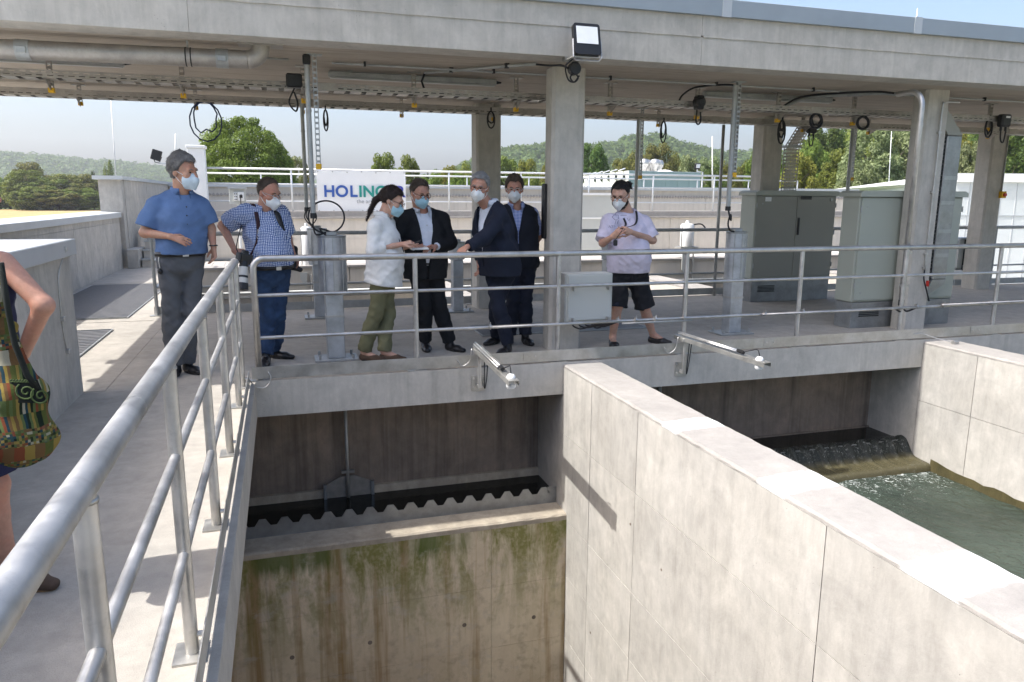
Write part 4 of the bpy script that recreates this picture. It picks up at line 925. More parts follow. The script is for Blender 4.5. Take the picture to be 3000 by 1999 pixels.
for i, (x, y, z, lab) in enumerate(((8.15, 10.3, 2.72, 'black junction box on the rear tray above the perforated chute'), (9.22, 7.84, 2.64, 'round black junction box with cables under the canopy at the far right'))):
    t = thing('junction_box', lab, 'junction box', (x, y, z)); MB().box((x-0.08, y-0.05, z-0.08), (x+0.08, y+0.05, z+0.08)).build('housing', M['black'], t, bevel=0.02)
    MB().box((x-0.03, y-0.053, z+0.03), (x+0.04, y-0.0495, z+0.055)).build('label_plate', M['white_paint'], t)
    for s in (-1, 1): MB().cyl((x+0.04*s, y, z-0.08), (x+0.04*s, y, z-0.13), 0.016, 8).build('gland', M['black'], t)
    MB().tube(spline([(x-0.04, y, z-0.12), (x-0.02, y, z-0.25), (x+0.03, y, z-0.27), (x+0.05, y, z-0.13)], 6), 0.010, 6).build('cable', M['cable'], t, smooth=True)

# ------------------------------------------------------------------ cabinets
def cabinet(name, label, x0, x1, y0, y1, h, mt, plinth_h, doors, mside=None):
    t = thing(name, label, 'cabinet', ((x0+x1)/2, (y0+y1)/2, 0))
    MB().box((x0+0.02, y0+0.015, 0), (x1-0.02, y1-0.01, plinth_h)).build('plinth', M['plinth'], t, bevel=0.004)
    MB().box((x0, y0+0.014, plinth_h+0.004), (x1, y1, h-0.07)).build('body', mside or mt, t, bevel=0.012)
    MB().prism([(x0-0.03, y0-0.03, h-0.075), (x1+0.03, y0-0.03, h-0.075), (x1+0.03, y0-0.03, h-0.03), (x1-0.02, y0-0.03, h), (x0+0.02, y0-0.03, h), (x0-0.03, y0-0.03, h-0.03)], (0, y1-y0+0.06, 0)).build('roof', mside or mt, t)
    n = doors; wdt = (x1-x0-0.04)/n
    for i in range(n):
        d = MB().box((x0+0.02+wdt*i+0.003, y0, plinth_h+0.03), (x0+0.02+wdt*(i+1)-0.003, y0+0.013, h-0.085)).build('door', mt, t, bevel=0.004)
        if i == n-1 and n > 1:
            MB().box((x0+0.05+wdt*i, y0-0.022, 1.05), (x0+0.082+wdt*i, y0-0.0005, 1.32)).build('swing_handle', M['black'], d, bevel=0.006)
    for hx_ in (x0+0.016, x1-0.016):
        for z in (plinth_h+0.18, (plinth_h+h)/2, h-0.26): MB().cyl((hx_, y0-0.004, z), (hx_, y0-0.004, z+0.07), 0.009, 8).build('hinge', M['galv'], t)
    for k in range(5): MB().box((x0+0.14, y0-0.003, plinth_h*0.45+0.022*k), (x0+0.44, y0+0.0155, plinth_h*0.45+0.022*k+0.009)).build('vent_slot', M['black'], t)
    for z in (plinth_h+0.12, h-0.2): MB().cyl((x0+0.12, y0-0.004, z), (x0+0.12, y0, z), 0.011, 8).build('lock', M['galv'], t)
    return t
c1 = cabinet('switch_cabinet', 'wide dark olive two door switch cabinet on the rear side of the deck', 7.02, 8.52, 10.02, 10.42, 1.735, M['cab_dark'], 0.36, 2, M['cab'])
MB().box((7.17, 10.003, 1.57), (7.28, 10.0065, 1.635)).build('rating_label', M['white_paint'], c1); MB().box((7.82, 10.003, 1.60), (8.02, 10.0065, 1.655)).build('name_plate', M['black'], c1)
MB().cyl((8.40, 10.0, 1.60), (8.40, 10.02, 1.60), 0.022, 10).build('seal', M['galv'], c1)
c2 = cabinet('switch_cabinet', 'wide grey green switch cabinet standing behind the second front column', 6.80, 8.42, 7.585, 7.90, 1.715, M['cab'], 0.33, 2)
for ch in list(c2.children):
    if ch.name.startswith('door'):
        for g_ in list(ch.children): bpy.data.objects.remove(g_)
sb = thing('wall_box', 'light grey steel box with cables below hung on the lower railing by the column', 'box', (2.95, 6.9, 0.36))
MB().box((2.70, 6.90, 0.375), (3.20, 7.10, 0.86)).build('housing', M['lgrey'], sb, bevel=0.006); MB().box((2.715, 6.886, 0.39), (3.185, 6.8995, 0.845)).build('cover', M['lgrey'], sb, bevel=0.004)
MB().box((2.685, 6.91, 0.37), (2.699, 7.11, 0.86)).build('side_shield', M['galv'], sb)
for x in (2.76, 3.14):
    for z in (0.40, 0.72): MB().box((x-0.012, 6.82, z-0.02), (x+0.012, 6.8855, z+0.02)).build('rail_bracket', M['steel'], sb)
for i in range(5): MB().tube(spline([(2.80+0.07*i, 6.95, 0.375), (2.79+0.07*i, 6.93, 0.33), (2.86+0.06*i, 6.90, 0.30+0.012*(i % 3)), (2.95+0.05*i, 6.86, 0.33), (3.02+0.05*i, 6.80, 0.37)], 5), 0.008, 6).build('cable', M['cable'], sb, smooth=True)
es = thing('emergency_switch', 'yellow and red emergency switch on the right rear column', 'switch', (12.2, 10.44, 1.5))
p_ = ony(2937, 571, 10.44)
MB().box((p_[0]-0.06, 10.40, p_[2]-0.06), (p_[0]+0.05, 10.469, p_[2]+0.06)).build('housing', M['yellow'], es, bevel=0.008); MB().cyl((p_[0]-0.005, 10.37, p_[2]), (p_[0]-0.005, 10.40, p_[2]), 0.03, 12).build('button', M['red'], es)
MB().tube([(p_[0]-0.02, 10.45, p_[2]+0.06), (p_[0]-0.02, 10.45, 2.85)], 0.013, 6).build('conduit', M['galv'], es, smooth=True)
lb = thing('control_box', 'open grey control box with black plugs beside the right rear column', 'control box', (12.0, 10.85, 0.4))
a = ony(2805, 702, 10.9); b2 = ony(2865, 783, 10.9)
MB().box((a[0], 10.85, b2[2]), (a[0]+0.12, 11.1, a[2])).build('side_shield', M['lgrey'], lb); MB().box((a[0]+0.1201, 10.98, b2[2]), (b2[0], 11.1, a[2])).build('housing', M['black'], lb); MB().box((a[0], 10.82, a[2]), (b2[0]+0.02, 11.12, a[2]+0.03)).build('rain_hood', M['zinc'], lb)
for k in range(3): MB().cyl((a[0]+0.2+0.09*k, 10.92, b2[2]+0.22), (a[0]+0.2+0.09*k, 10.98, b2[2]+0.26), 0.03, 8).build('plug', M['black'], lb); MB().tube(spline([(a[0]+0.2+0.09*k, 10.93, b2[2]+0.2), (a[0]+0.19+0.09*k, 10.9, b2[2]-0.02), (a[0]+0.28+0.07*k, 10.92, b2[2]-0.05), (a[0]+0.3, 10.97, b2[2]+0.05)], 5), 0.009, 6).build('cable', M['cable'], lb, smooth=True)
MB().box((a[0]+0.1, 10.955, b2[2]-0.05), (b2[0]-0.05, 10.99, b2[2]+0.02)).build('mount', M['galv'], lb)

# ------------------------------------------------------------------ gate actuators on the deck
def actuator(label, x, y, top, split, w=0.26, plate=0.42, rot=0.0, group=None):
    t = thing('gate_actuator', label, 'actuator', (x, y, 0), group)
    MB().box((x-plate/2, y-0.15, 0.001), (x+plate/2, y+0.15, 0.022)).build('base_plate', M['galv'], t, bevel=0.003)
    for sx in (-1, 1):
        for sy in (-1, 1): MB().cyl((x+sx*(plate/2-0.05), y+sy*0.11, 0.02), (x+sx*(plate/2-0.05), y+sy*0.11, 0.065), 0.014, 6).build('anchor_bolt', M['galv'], t)
    MB().box((x-w*0.33, y-0.085, 0.022), (x+w*0.33, y+0.085, split)).build('pedestal', M['alu'], t, bevel=0.006)
    MB().box((x-w*0.345, y-0.09, split*0.66), (x+w*0.345, y+0.09, split*0.69)).build('clamp_band', M['steel'], t)
    P = []; n = 20
    for i in range(n):
        a = 2*PI*i/n; k = 1.0 + 0.06*math.cos(4*a); P.append((x+w/2*k*math.cos(a), y+0.11*k*math.sin(a), split+0.004))
    MB().prism(P, (0, 0, top-split-0.03)).build('motor_housing', M['alu'], t, auto=25)
    for a in (-2.3, -1.57, -0.8): MB().box((x+w/2*math.cos(a)-0.004, y+0.118*math.sin(a)-0.006, split+0.01), (x+w/2*math.cos(a)+0.004, y+0.118*math.sin(a)+0.0, top-0.03)).build('housing_rib', M['galv'], t)
    MB().prism([(px*1.02-x*0.02, py*1.02-y*0.02, top-0.026) for px, py, pz in P], (0, 0, 0.02)).build('top_cover', M['plinth'], t, auto=25)
    MB().box((x-0.05, y-0.04, top-0.006), (x+0.05, y+0.04, top+0.03)).build('cable_entry', M['galv'], t, bevel=0.006)
    return t
actuator('front grey gate actuator on bolted base plate left of the woman', 0.47, 7.52, 1.24, 0.66)
actuator('rear grey gate actuator standing behind the front left one', 0.46, 10.25, 1.20, 0.72, 0.24)
actuator('grey gate actuator on dark base plate between the bearded man and the cabinets', 5.17, 7.72, 1.23, 0.66, 0.25, 0.46)
actuator('half hidden grey gate actuator behind the bearded man', 4.62, 10.1, 1.05, 0.72, 0.24)
actuator('half hidden grey gate actuator behind the bending man in the dark suit', 2.36, 10.3, 1.00, 0.74, 0.22)
# white actuators on the channel wall
for i, (u0, u1, vt, vb, lab) in enumerate(((880, 918, 664, 780, 'white cylinder drive on the channel wall, left of the banner'), (1997, 2028, 655, 722, 'white cylinder drive with bent black cable on the channel wall, left of the dark cabinet'))):
    y = 14.45; a = ony(u0, vt, y); b2 = ony(u1, vb, y); x = (a[0]+b2[0])/2; r = (b2[0]-a[0])/2
    t = thing('cylinder_drive', lab, 'drive', (x, y, 0.345))
    MB().lathe((x, y, b2[2]), [(r*0.9, 0), (r, 0.02), (r, a[2]-b2[2]-0.04), (r*0.85, a[2]-b2[2]-0.01), (r*0.3, a[2]-b2[2]), (r*0.25, a[2]-b2[2]+0.06), (0.0, a[2]-b2[2]+0.06)], 16).build('cylinder', M['white_paint'], t, auto=40)
    for s in (-1, 1): MB().cyl((x+s*r*1.02, y-0.03, b2[2]), (x+s*r*1.02, y-0.03, a[2]-0.05), 0.012, 6).build('tie_rod', M['steel'], t)
    MB().box((x-r*1.5, y-0.14, b2[2]-0.14), (x+r*1.5, y+0.14, b2[2])).build('mount', M['steel_plate'], t)
    MB().prism([(x-r*1.5, y-0.22, b2[2]-0.1), (x-r*1.5, y-0.22, 0.10), (x-r*0.5, y-0.22, -0.05), (x-r*0.2, y-0.22, b2[2]-0.1)], (0, 0.03, 0)).build('gusset', M['lgrey'], t)
    MB().cyl((x+r*0.4, y-0.2, -0.9), (x+r*0.4, y-0.2, b2[2]-0.14), 0.02, 8).build('spindle', M['steel'], t)
    MB().tube(spline([(x+r*0.9, y, a[2]-0.03), (x+r*2.4, y, a[2]-0.02), (x+r*3.4, y, a[2]-0.15)], 6), 0.016, 6).build('cable', M['cable'], t, smooth=True)
# ------------------------------------------------------------------ level sensor arms on the bridge face
def sensor_arm(label, xb, tip):
    t = thing('sensor_arm', label, 'sensor arm', (xb, YB, 0)); tip = Vector(tip)
    base = Vector((xb, YB-0.06, 0.205)); d = (tip-base).normalized()
    side = d.cross(Vector((0, 0, 1))).normalized()
    e = tip+d*0.10
    MB().bar(base-d*0.12, e, 0.085, 0.006).build('arm_web', M['steel_plate'], t)
    for s in (-1, 1): MB().bar(base-d*0.12+side*(0.0425*s)-Vector((0, 0, 0.02)), e+side*(0.0425*s)-Vector((0, 0, 0.02)), 0.005, 0.04).build('arm_flange', M['steel_plate'], t)
    MB().tube([base-d*0.08+side*0.02+Vector((0, 0, 0.035)), tip-d*0.25+side*0.02+Vector((0, 0, 0.035))], 0.012, 8).build('conduit', M['steel'], t, smooth=True)
    MB().tube([base-d*0.04+side*0.045+Vector((0, 0, 0.03)), tip-d*0.25+side*0.045+Vector((0, 0, 0.03))], 0.009, 8).build('conduit', M['steel'], t, smooth=True)
    MB().cyl(tip-d*0.26+side*0.02+Vector((0, 0, 0.035)), tip-d*0.18+side*0.02+Vector((0, 0, 0.03)), 0.018, 8).build('gland', M['black'], t)
    MB().tube(spline([tip-d*0.2+side*0.02+Vector((0, 0, 0.03)), tip-d*0.1+Vector((0, 0, 0.07)), tip-d*0.03+Vector((0, 0, 0.09)), tip+Vector((0, 0, 0.04))], 6), 0.005, 6).build('cable', M['cable'], t, smooth=True)
    MB().lathe(tip, [(0.0, -0.085), (0.03, -0.085), (0.04, -0.07), (0.04, -0.05), (0.034, -0.045), (0.034, -0.004)], 16).build('sensor_horn', M['white_paint'], t, auto=40)
    MB().lathe(tip+Vector((0, 0, 0.003)), [(0.036, 0), (0.036, 0.012), (0.024, 0.028), (0.0, 0.034)], 14).build('sensor_cap', M['white_paint'], t, auto=50)
    MB().box((xb-0.065, YB-0.012, -0.22), (xb+0.065, YB-0.001, -0.07)).build('wall_plate', M['steel_plate'], t, bevel=0.002)
    for sx in (-1, 1):
        for z in (-0.19, -0.10): MB().cyl((xb+0.045*sx, YB-0.024, z), (xb+0.045*sx, YB-0.012, z), 0.011, 6).build('bolt', M['steel'], t)
    MB().cyl((xb, YB-0.07, -0.17), (xb, YB-0.07, 0.165), 0.017, 10).build('swivel_post', M['steel'], t, auto=40); MB().box((xb-0.02, YB-0.085, -0.18), (xb+0.02, YB-0.0125, -0.15)).build('bracket', M['steel'], t)
    MB().box((xb-0.05, YB-0.12, 0.155), (xb+0.05, YB-0.02, 0.195)).build('swivel_head', M['steel_plate'], t, bevel=0.003)
    MB().tube(spline([(xb-0.07, YB-0.05, 0.2), (xb-0.09, YB-0.04, 0.08), (xb-0.16, YB-0.02, 0.03), (xb-0.20, YB-0.01, 0.09)], 6), 0.005, 6).build('grounding_wire', M['steel'], t, smooth=True)
    MB().tube(spline([(xb+0.05, YB-0.08, 0.2), (xb+0.05, YB-0.06, 0.0), (xb+0.06, YB-0.03, -0.2), (xb+0.08, YB-0.03, -0.1), (xb+0.09, YB-0.05, 0.12)], 6), 0.005, 6).build('cable', M['cable'], t, smooth=True)
sensor_arm('steel level sensor arm reaching over the empty basin', 1.74, onz(1497, 1108, 0.185))
sensor_arm('steel level sensor arm reaching over the full basin', 3.93, onz(2225, 1056, 0.16))
# anchor clamp with wire at the second divider wall
wc = thing('wire_clamp', 'wire clamp with arched cable on top of the basin wall by the second column', 'clamp', (7.28, 6.5, -0.02))
MB().cbox((7.33, 6.5, 0.0), (0.07, 0.05, 0.04)).build('clamp', M['steel'], wc, bevel=0.005); MB().tube(spline([(7.33, 6.5, 0.0), (7.2, 6.62, 0.03), (7.08, 6.72, 0.075), (6.98, 6.745, 0.07)], 6), 0.005, 6).build('wire', M['steel'], wc, smooth=True)
# monitor panel edge beside the first column
o = thing('display_panel', 'flat black panel seen edge on beside the first front column', 'panel', (2.62, 7.55, 1.25))
MB().box((2.648, 7.45, 1.18), (2.677, 7.54, 1.75)).build('housing', M['black'], o, bevel=0.006); MB().box((2.652, 7.5405, 1.20), (2.676, 7.556, 1.73)).build('back_frame', M['black'], o); MB().box((2.677, 7.47, 1.4), (2.684, 7.52, 1.5)).build('bracket', M['black'], o)
# ------------------------------------------------------------------ ground, hills, vegetation
GZ = -2.0
M['yard'] = concrete('pale_gravel_yard', (0.50, 0.475, 0.43), (0.54, 0.50, 0.45), streak=0, pores=False, rough_top=True)
def ground_mat():
    t = NT('fields_and_meadow'); p = t.pos(); s = t.sep(p); x, y = s[0], s[1]
    n = t.noise(p, 0.02, 4); n2 = t.noise(p, 0.6, 4)
    g = t.mix(t.maprange(n2, 0.3, 0.7), (0.075, 0.11, 0.025), (0.12, 0.15, 0.04))
    f = t.mix(t.maprange(t.noise(p, 0.35, 5), 0.3, 0.7), (0.36, 0.25, 0.11), (0.44, 0.33, 0.16))
    m = t.math('MULTIPLY', t.maprange(t.math('ADD', y, t.math('MULTIPLY', n, 14)), 228, 231, 1, 0), t.maprange(y, 60, 62, 0, 1))
    m = t.math('MULTIPLY', m, t.maprange(x, 10, 12, 1, 0))
    c = t.mix(m, g, f); t.set(col=c, rough=0.95, spec=0.2); t.bump(n2, 0.5, 0.1); return t.m
M['ground'] = ground_mat()
def ground():
    R = [0, 30, 60, 120, 240, 480, 900, 1800, 3600]; n = 48; V = [(0, 0, GZ)]; F = []
    for r in R[1:]:
        for i in range(n): a = 2*PI*i/n; V.append((r*math.cos(a), r*math.sin(a), GZ))
    for i in range(n): F.append((0, 1+i, 1+(i+1) % n))
    for k in range(len(R)-2):
        for i in range(n): F.append((1+k*n+i, 1+(k+1)*n+i, 1+(k+1)*n+(i+1) % n, 1+k*n+(i+1) % n))
    # the basins are dug into the ground: leave out the inner disc and set a frame round the plant
    V = [(x, y, z) for x, y, z in V]; keep = [f for f in F if not all(i <= n for i in f)]
    me = bpy.data.meshes.new('ground'); 
    b = len(V); ring = [(-6, -6), (24, -6), (24, 24), (-6, 24)]
    me.from_pydata(V, [], keep); o = link_mesh('ground', me, M['ground']); setp(o, kind='structure')
    # apron between the plant and the fields
    x0, x1, y0, y1 = -4.0, XL+0.2, -3.2, 20.0; W = 31.0
    P = [(-W, -W, GZ+0.004), (W, -W, GZ+0.004), (W, W, GZ+0.004), (-W, W, GZ+0.004), (x0, y0, GZ+0.004), (x1, y0, GZ+0.004), (x1, y1, GZ+0.004), (x0, y1, GZ+0.004)]
    o = MB()._add(P, [(0, 1, 5, 4), (1, 2, 6, 5), (2, 3, 7, 6), (3, 0, 4, 7)]).build('plant_yard', M['yard']); setp(o, kind='structure')
ground()
def leaf_mat(name, c1, c2, c3, hue=0.02):
    t = NT(name); gi = t.n('ShaderNodeNewGeometry'); r = gi.outputs['Random Per Island']
    oi = t.n('ShaderNodeObjectInfo')
    c = t.ramp(r, [(0.0, c1), (0.55, c2), (1.0, c3)])
    hs = t.n('ShaderNodeHueSaturation'); t.l(c, hs.inputs['Color']); t.l(t.maprange(oi.outputs['Random'], 0, 1, 0.5-hue, 0.5+hue), hs.inputs['Hue'])
    t.l(t.maprange(oi.outputs['Random'], 0, 1, 0.85, 1.15), hs.inputs['Value']); c = hs.outputs[0]
    t.set(col=c, rough=0.55, spec=0.25)
    tr = t.n('ShaderNodeBsdfTranslucent'); t.l(t.mix(0.5, c, (0.16, 0.20, 0.03)), tr.inputs['Color'])
    mx = t.n('ShaderNodeMixShader'); mx.inputs[0].default_value = 0.42
    t.l(t.b.outputs[0], mx.inputs[1]); t.l(tr.outputs[0], mx.inputs[2]); t.l(mx.outputs[0], t.o.inputs['Surface']); return t.m
M['leaf_mid'] = leaf_mat('leaf_green', (0.101, 0.143, 0.023), (0.156, 0.210, 0.035), (0.238, 0.287, 0.056))
M['leaf_dark'] = leaf_mat('leaf_dark_green', (0.055, 0.093, 0.023), (0.091, 0.143, 0.032), (0.146, 0.203, 0.048))
M['leaf_yellow'] = leaf_mat('leaf_yellow_green', (0.150, 0.172, 0.026), (0.225, 0.235, 0.039), (0.315, 0.304, 0.058))
M['leaf_silver'] = leaf_mat('leaf_silver_willow', (0.157, 0.201, 0.084), (0.242, 0.291, 0.132), (0.370, 0.417, 0.215))
M['leaf_olive'] = leaf_mat('leaf_olive', (0.128, 0.134, 0.032), (0.193, 0.194, 0.048), (0.283, 0.261, 0.071))
M['leaf_conifer'] = leaf_mat('needle_dark', (0.030, 0.048, 0.019), (0.045, 0.069, 0.026), (0.068, 0.097, 0.039))
M['bark'] = plain('bark', (0.10, 0.075, 0.055), 0.9, 0, 0.3, 6, 0.5)
def quads_mesh(name, C, N, S, rs):
    n = len(C); T = rs.normal(size=(n, 3)); T -= N*(T*N).sum(1, keepdims=True); T /= np.linalg.norm(T, axis=1, keepdims=True)+1e-9
    B = np.cross(N, T); S = S[:, None]; el = rs.uniform(0.55, 1.0, (n, 1))
    V = np.stack([C-T*S, C+B*S*el*0.6-T*S*0.1, C+T*S, C-B*S*el*0.6+T*S*0.1], 1).reshape(-1, 3)
    me = bpy.data.meshes.new(name); me.vertices.add(4*n); me.vertices.foreach_set('co', V.ravel())
    me.loops.add(4*n); me.loops.foreach_set('vertex_index', np.arange(4*n)); me.polygons.add(n)
    me.polygons.foreach_set('loop_start', np.arange(0, 4*n, 4)); me.polygons.foreach_set('loop_total', np.full(n, 4)); me.update(); return me
def crown_pts(rs, n, shape, lobes, r0):
    """unit crown, base z=0.. top z=1, half width 0.5"""
    C = []; Nn = []
    L = []
    for k in range(lobes):
        for _ in range(60):
            p = rs.uniform(-0.5, 0.5, 3); p[2] = rs.uniform(0, 1); w = shape(p[2])
            if math.hypot(p[0], p[1]) < w: break
        rad = r0*rs.uniform(0.6, 1.2); d = math.hypot(p[0], p[1])+1e-4
        if k % 3: p[0] *= max(0.0, w-rad*0.9)/d; p[1] *= max(0.0, w-rad*0.9)/d; d = max(0.0, w-rad*0.9)
        if d+rad > w+0.04: f = max(0.1, (w+0.04-rad))/max(d, 1e-3); p[0] *= f; p[1] *= f
        L.append((p, rad))
    per = n//lobes
    for p, rad in L:
        v = rs.normal(size=(per, 3)); v /= np.linalg.norm(v, axis=1, keepdims=True); rr = rad*rs.uniform(0.35, 1.05, (per, 1))**0.5
        sq = np.array([1.15, 1.15, 0.8]); C.append(np.clip(p+v*rr*sq, (-2, -2, -0.08), (2, 2, 1.03))); nn = v+rs.normal(size=(per, 3))*0.6+np.array([0, 0, 0.35]); Nn.append(nn/np.linalg.norm(nn, axis=1, keepdims=True))
    return np.concatenate(C), np.concatenate(Nn)
SH_dome = lambda z: 0.5*math.sqrt(max(0.02, 1-((z-0.38)/0.64)**2)) if z > 0.38 else 0.5*(0.78+0.22*z/0.38)
SH_round = lambda z: 0.5*math.sqrt(max(0.03, 1-((z-0.5)/0.52)**2))
SH_cone = lambda z: 0.5*(1-z)**0.9+0.02
SH_col = lambda z: 0.5*math.sqrt(max(0.05, 1-((z-0.4)/0.62)**2))
PROTO = {}
def proto(key, shape, n, lobes, r0, leaf, seed, mat, trunk=0.07, hw=0.8):
    """unit tree: total height 1, crown from trunk..1, crown width = hw; returns (crown mesh, trunk mesh)"""
    rs = np.random.RandomState(seed); C, N = crown_pts(rs, n, shape, lobes, r0)
    C = C.copy(); C[:, 0] *= hw; C[:, 1] *= hw; C[:, 2] = trunk+(1-trunk)*C[:, 2]
    me = quads_mesh('crown', C, N, leaf*rs.uniform(0.6, 1.3, len(C)), rs); me.materials.append(M[mat])
    b = MB(); r = 0.022
    b.tube([(0, 0, 0), (0.006, 0.004, 0.15), (-0.004, 0.006, 0.4), (0.004, 0, 0.78)], [r, r*0.8, r*0.5, r*0.12], 8)
    for k in range(9):
        z = 0.16+0.06*k; a = k*2.4; l = hw*0.38*(1-0.4*abs(z-0.45)/0.45); e = (l*math.cos(a), l*math.sin(a), min(0.9, z+0.18))
        b.tube([(0, 0, z), (e[0]*0.5, e[1]*0.5, z+0.11), e], [r*0.45, r*0.3, r*0.08], 5)
    o = b.build('trunk', M['bark'], smooth=True); tm = o.data; bpy.data.objects.remove(o)
    PROTO[key] = (me, tm)
for m_ in ('mid', 'dark', 'yellow', 'silver', 'olive'):
    proto('dome_'+m_, SH_dome, 22000, 110, 0.115, 0.021, 11, 'leaf_'+m_); proto('round_'+m_, SH_round, 20000, 90, 0.12, 0.022, 23, 'leaf_'+m_)
proto('big', SH_dome, 90000, 300, 0.085, 0.0125, 5, 'leaf_mid', 0.06, 1.05)
proto('conifer', SH_cone, 5000, 60, 0.09, 0.018, 7, 'leaf_conifer', 0.06, 0.42)
proto('poplar', SH_col, 4000, 40, 0.16, 0.017, 9, 'leaf_mid', 0.05, 0.30)
def tree(key, name, label, u, vtop, wpx, Y, seed, group=None, base=GZ):
    top = ony(u, vtop, Y); h = top[2]-base; d = math.hypot(top[0], Y); wid = wpx/FPX*d
    cm, tm = PROTO[key]
    t = thing(name, label, 'tree', (top[0], Y, base), group, rz=seed*1.7)
    bw = {'big': 1.05, 'conifer': 0.42, 'poplar': 0.30}.get(key, 0.8)
    s = wid/(bw*1.06); t.scale = (s, s, h)
    link_mesh('crown', cm, None, t); link_mesh('trunk', tm, None, t); return t
tree('big', 'broad_tree', 'large bright green dome shaped tree behind the pale column housing', 708, 352, 290, 58, 2)
tree('dome_silver', 'pale_tree', 'small pale grey green tree beside the large dome shaped tree', 872, 462, 80, 90, 3)
G1 = 'green trees behind the banner'
tree('dome_mid', 'green_tree', 'fresh green tree rising left above the right end of the banner', 1125, 452, 105, 70, 4, G1); tree('dome_mid', 'green_tree', 'fresh green tree rising right of the banner, above the suited man', 1195, 458, 90, 72, 7, G1)
tree('conifer', 'conifer', 'small dark conifer between the banner and the wooded hill', 1255, 476, 36, 95, 5)
G2 = 'yellow green trees below the wooded hill'
for i, (u, v, w_) in enumerate(((1318, 488, 80), (1375, 476, 90), (1480, 462, 110), (1545, 470, 90), (1598, 478, 90), (1430, 482, 90))):
    tree(['dome_yellow', 'round_yellow', 'dome_mid'][i % 3], 'hedgerow_tree', ['small yellow green tree left of the rear column', 'yellow green tree touching the left side of the rear column', 'tallest green tree just right of the rear column', 'yellow green tree above the man in the vest', 'yellow green tree beside the first front column', 'green tree hidden mostly behind the rear column'][i], u, v, w_, 88+4*(i % 3), i+1, G2)
for i, (u, v, w_) in enumerate(((1150, 500, 100), (1260, 502, 100), (1350, 505, 100), (1560, 505, 110))): tree('round_mid', 'hedge_shrub', ['low hedge shrub right behind the banner end', 'low hedge shrub behind the suited man', 'low hedge shrub left of the rear column', 'low hedge shrub behind the man in the vest'][i], u, v, w_, 62+2*i, i, 'low shrubs of the hedge behind the railing')
tree('dome_dark', 'dark_tree', 'rounded dark green tree just right of the first front column', 1735, 424, 120, 80, 6)
G3 = 'olive trees behind the white hall'
for i, (u, v, w_, k) in enumerate(((1820, 468, 90, 'dome_olive'), (1868, 448, 100, 'round_olive'), (1930, 424, 120, 'dome_olive'), (1975, 448, 80, 'round_olive'))): tree(k, 'olive_tree', ['low olive tree left of the drop tube behind the white hall', 'olive tree behind the sun louvres of the white hall', 'tallest olive tree rising straight above the roof vents', 'olive tree between the roof vents and the pale willows'][i], u, v, w_, 105+3*i, i+2, G3)
G4 = 'pale willows right of the white hall'
for i, (u, v, w_) in enumerate(((2018, 458, 90), (2080, 462, 100))): tree('dome_silver', 'pale_willow', ['pale willow right next to the roof vents', 'pale willow above the small floodlight post'][i], u, v, w_, 85+3*i, i+3, G4)
G5 = 'green shrubs behind the slim pole'
for i, (u, v, w_, k) in enumerate(((2085, 486, 100, 'round_dark'), (2140, 478, 100, 'round_olive'), (2195, 476, 90, 'round_mid'), (2225, 470, 90, 'dome_mid'))): tree(k, 'bushy_tree', ['dark bushy tree behind the small floodlight post', 'olive bushy tree between the thin white mast and the slim pole', 'mid green bushy tree just right of the slim pole', 'mid green domed tree between slim pole and middle rear column'][i], u, v, w_, 58+2*i, i+1, G5)
G6 = 'trees of the wooded bank on the right'
spec = ((2262, 412, 110, 'dome_mid', 62), (2230, 440, 90, 'round_mid', 60), (2345, 452, 120, 'dome_yellow', 55), (2420, 372, 150, 'dome_dark', 78), (2380, 405, 130, 'round_mid', 74), (2490, 380, 150, 'round_dark', 80), (2470, 440, 130, 'dome_mid', 60), (2560, 372, 170, 'dome_silver', 56), (2520, 470, 120, 'round_silver', 52), (2620, 380, 150, 'dome_silver', 60), (2650, 420, 130, 'round_mid', 62), (2700, 360, 170, 'dome_dark', 70), (2760, 372, 150, 'dome_mid', 66), (2820, 380, 130, 'round_yellow', 58), (2850, 420, 90, 'dome_silver', 52), (2800, 430, 110, 'round_mid', 54), (2905, 385, 150, 'dome_dark', 64), (2985, 375, 170, 'dome_dark', 50), (3060, 370, 180, 'round_dark', 52), (3150, 360, 180, 'dome_mid', 54))
tones = {'dark': 'dark green', 'mid': 'mid green', 'yellow': 'yellow green', 'silver': 'silvery pale', 'olive': 'olive'}
bank_labels = ['tall mid green tree beside the middle rear column, crown against the sky', 'lower mid green tree at the foot of the bank, behind the slim pole', 'yellow green tree right behind the perforated chute', 'dark green tree crowning the bank above the perforated chute', 'mid green tree between the chute and the dark crowned one on the bank', 'dark green tree left of the white mast, high on the bank', 'mid green tree low on the bank above the dark cabinet', 'large silvery tree directly behind the white mast', 'low silvery shrubby tree in front of the white mast', 'silvery tree between the white mast and the second front column', 'mid green tree partly hidden by the second front column', 'tall dark tree hidden mostly behind the second front column', 'mid green tree rising behind the cable duct', 'yellow green tree in the gap between cable duct and right rear column', 'small silvery tree in the gap left of the right rear column', 'mid green tree filling the gap above the pale building', 'dark green tree behind the right rear column', 'dark green tree right of the emergency switch column', 'dark green tree beyond the right end of the cabinets view', 'mid green tree at the far right end of the bank']
for i, (u, v, w_, k, Y) in enumerate(spec): tree(k, 'bank_tree', bank_labels[i], u, v, w_, Y, i+1, 'trees of the wooded bank on the right')
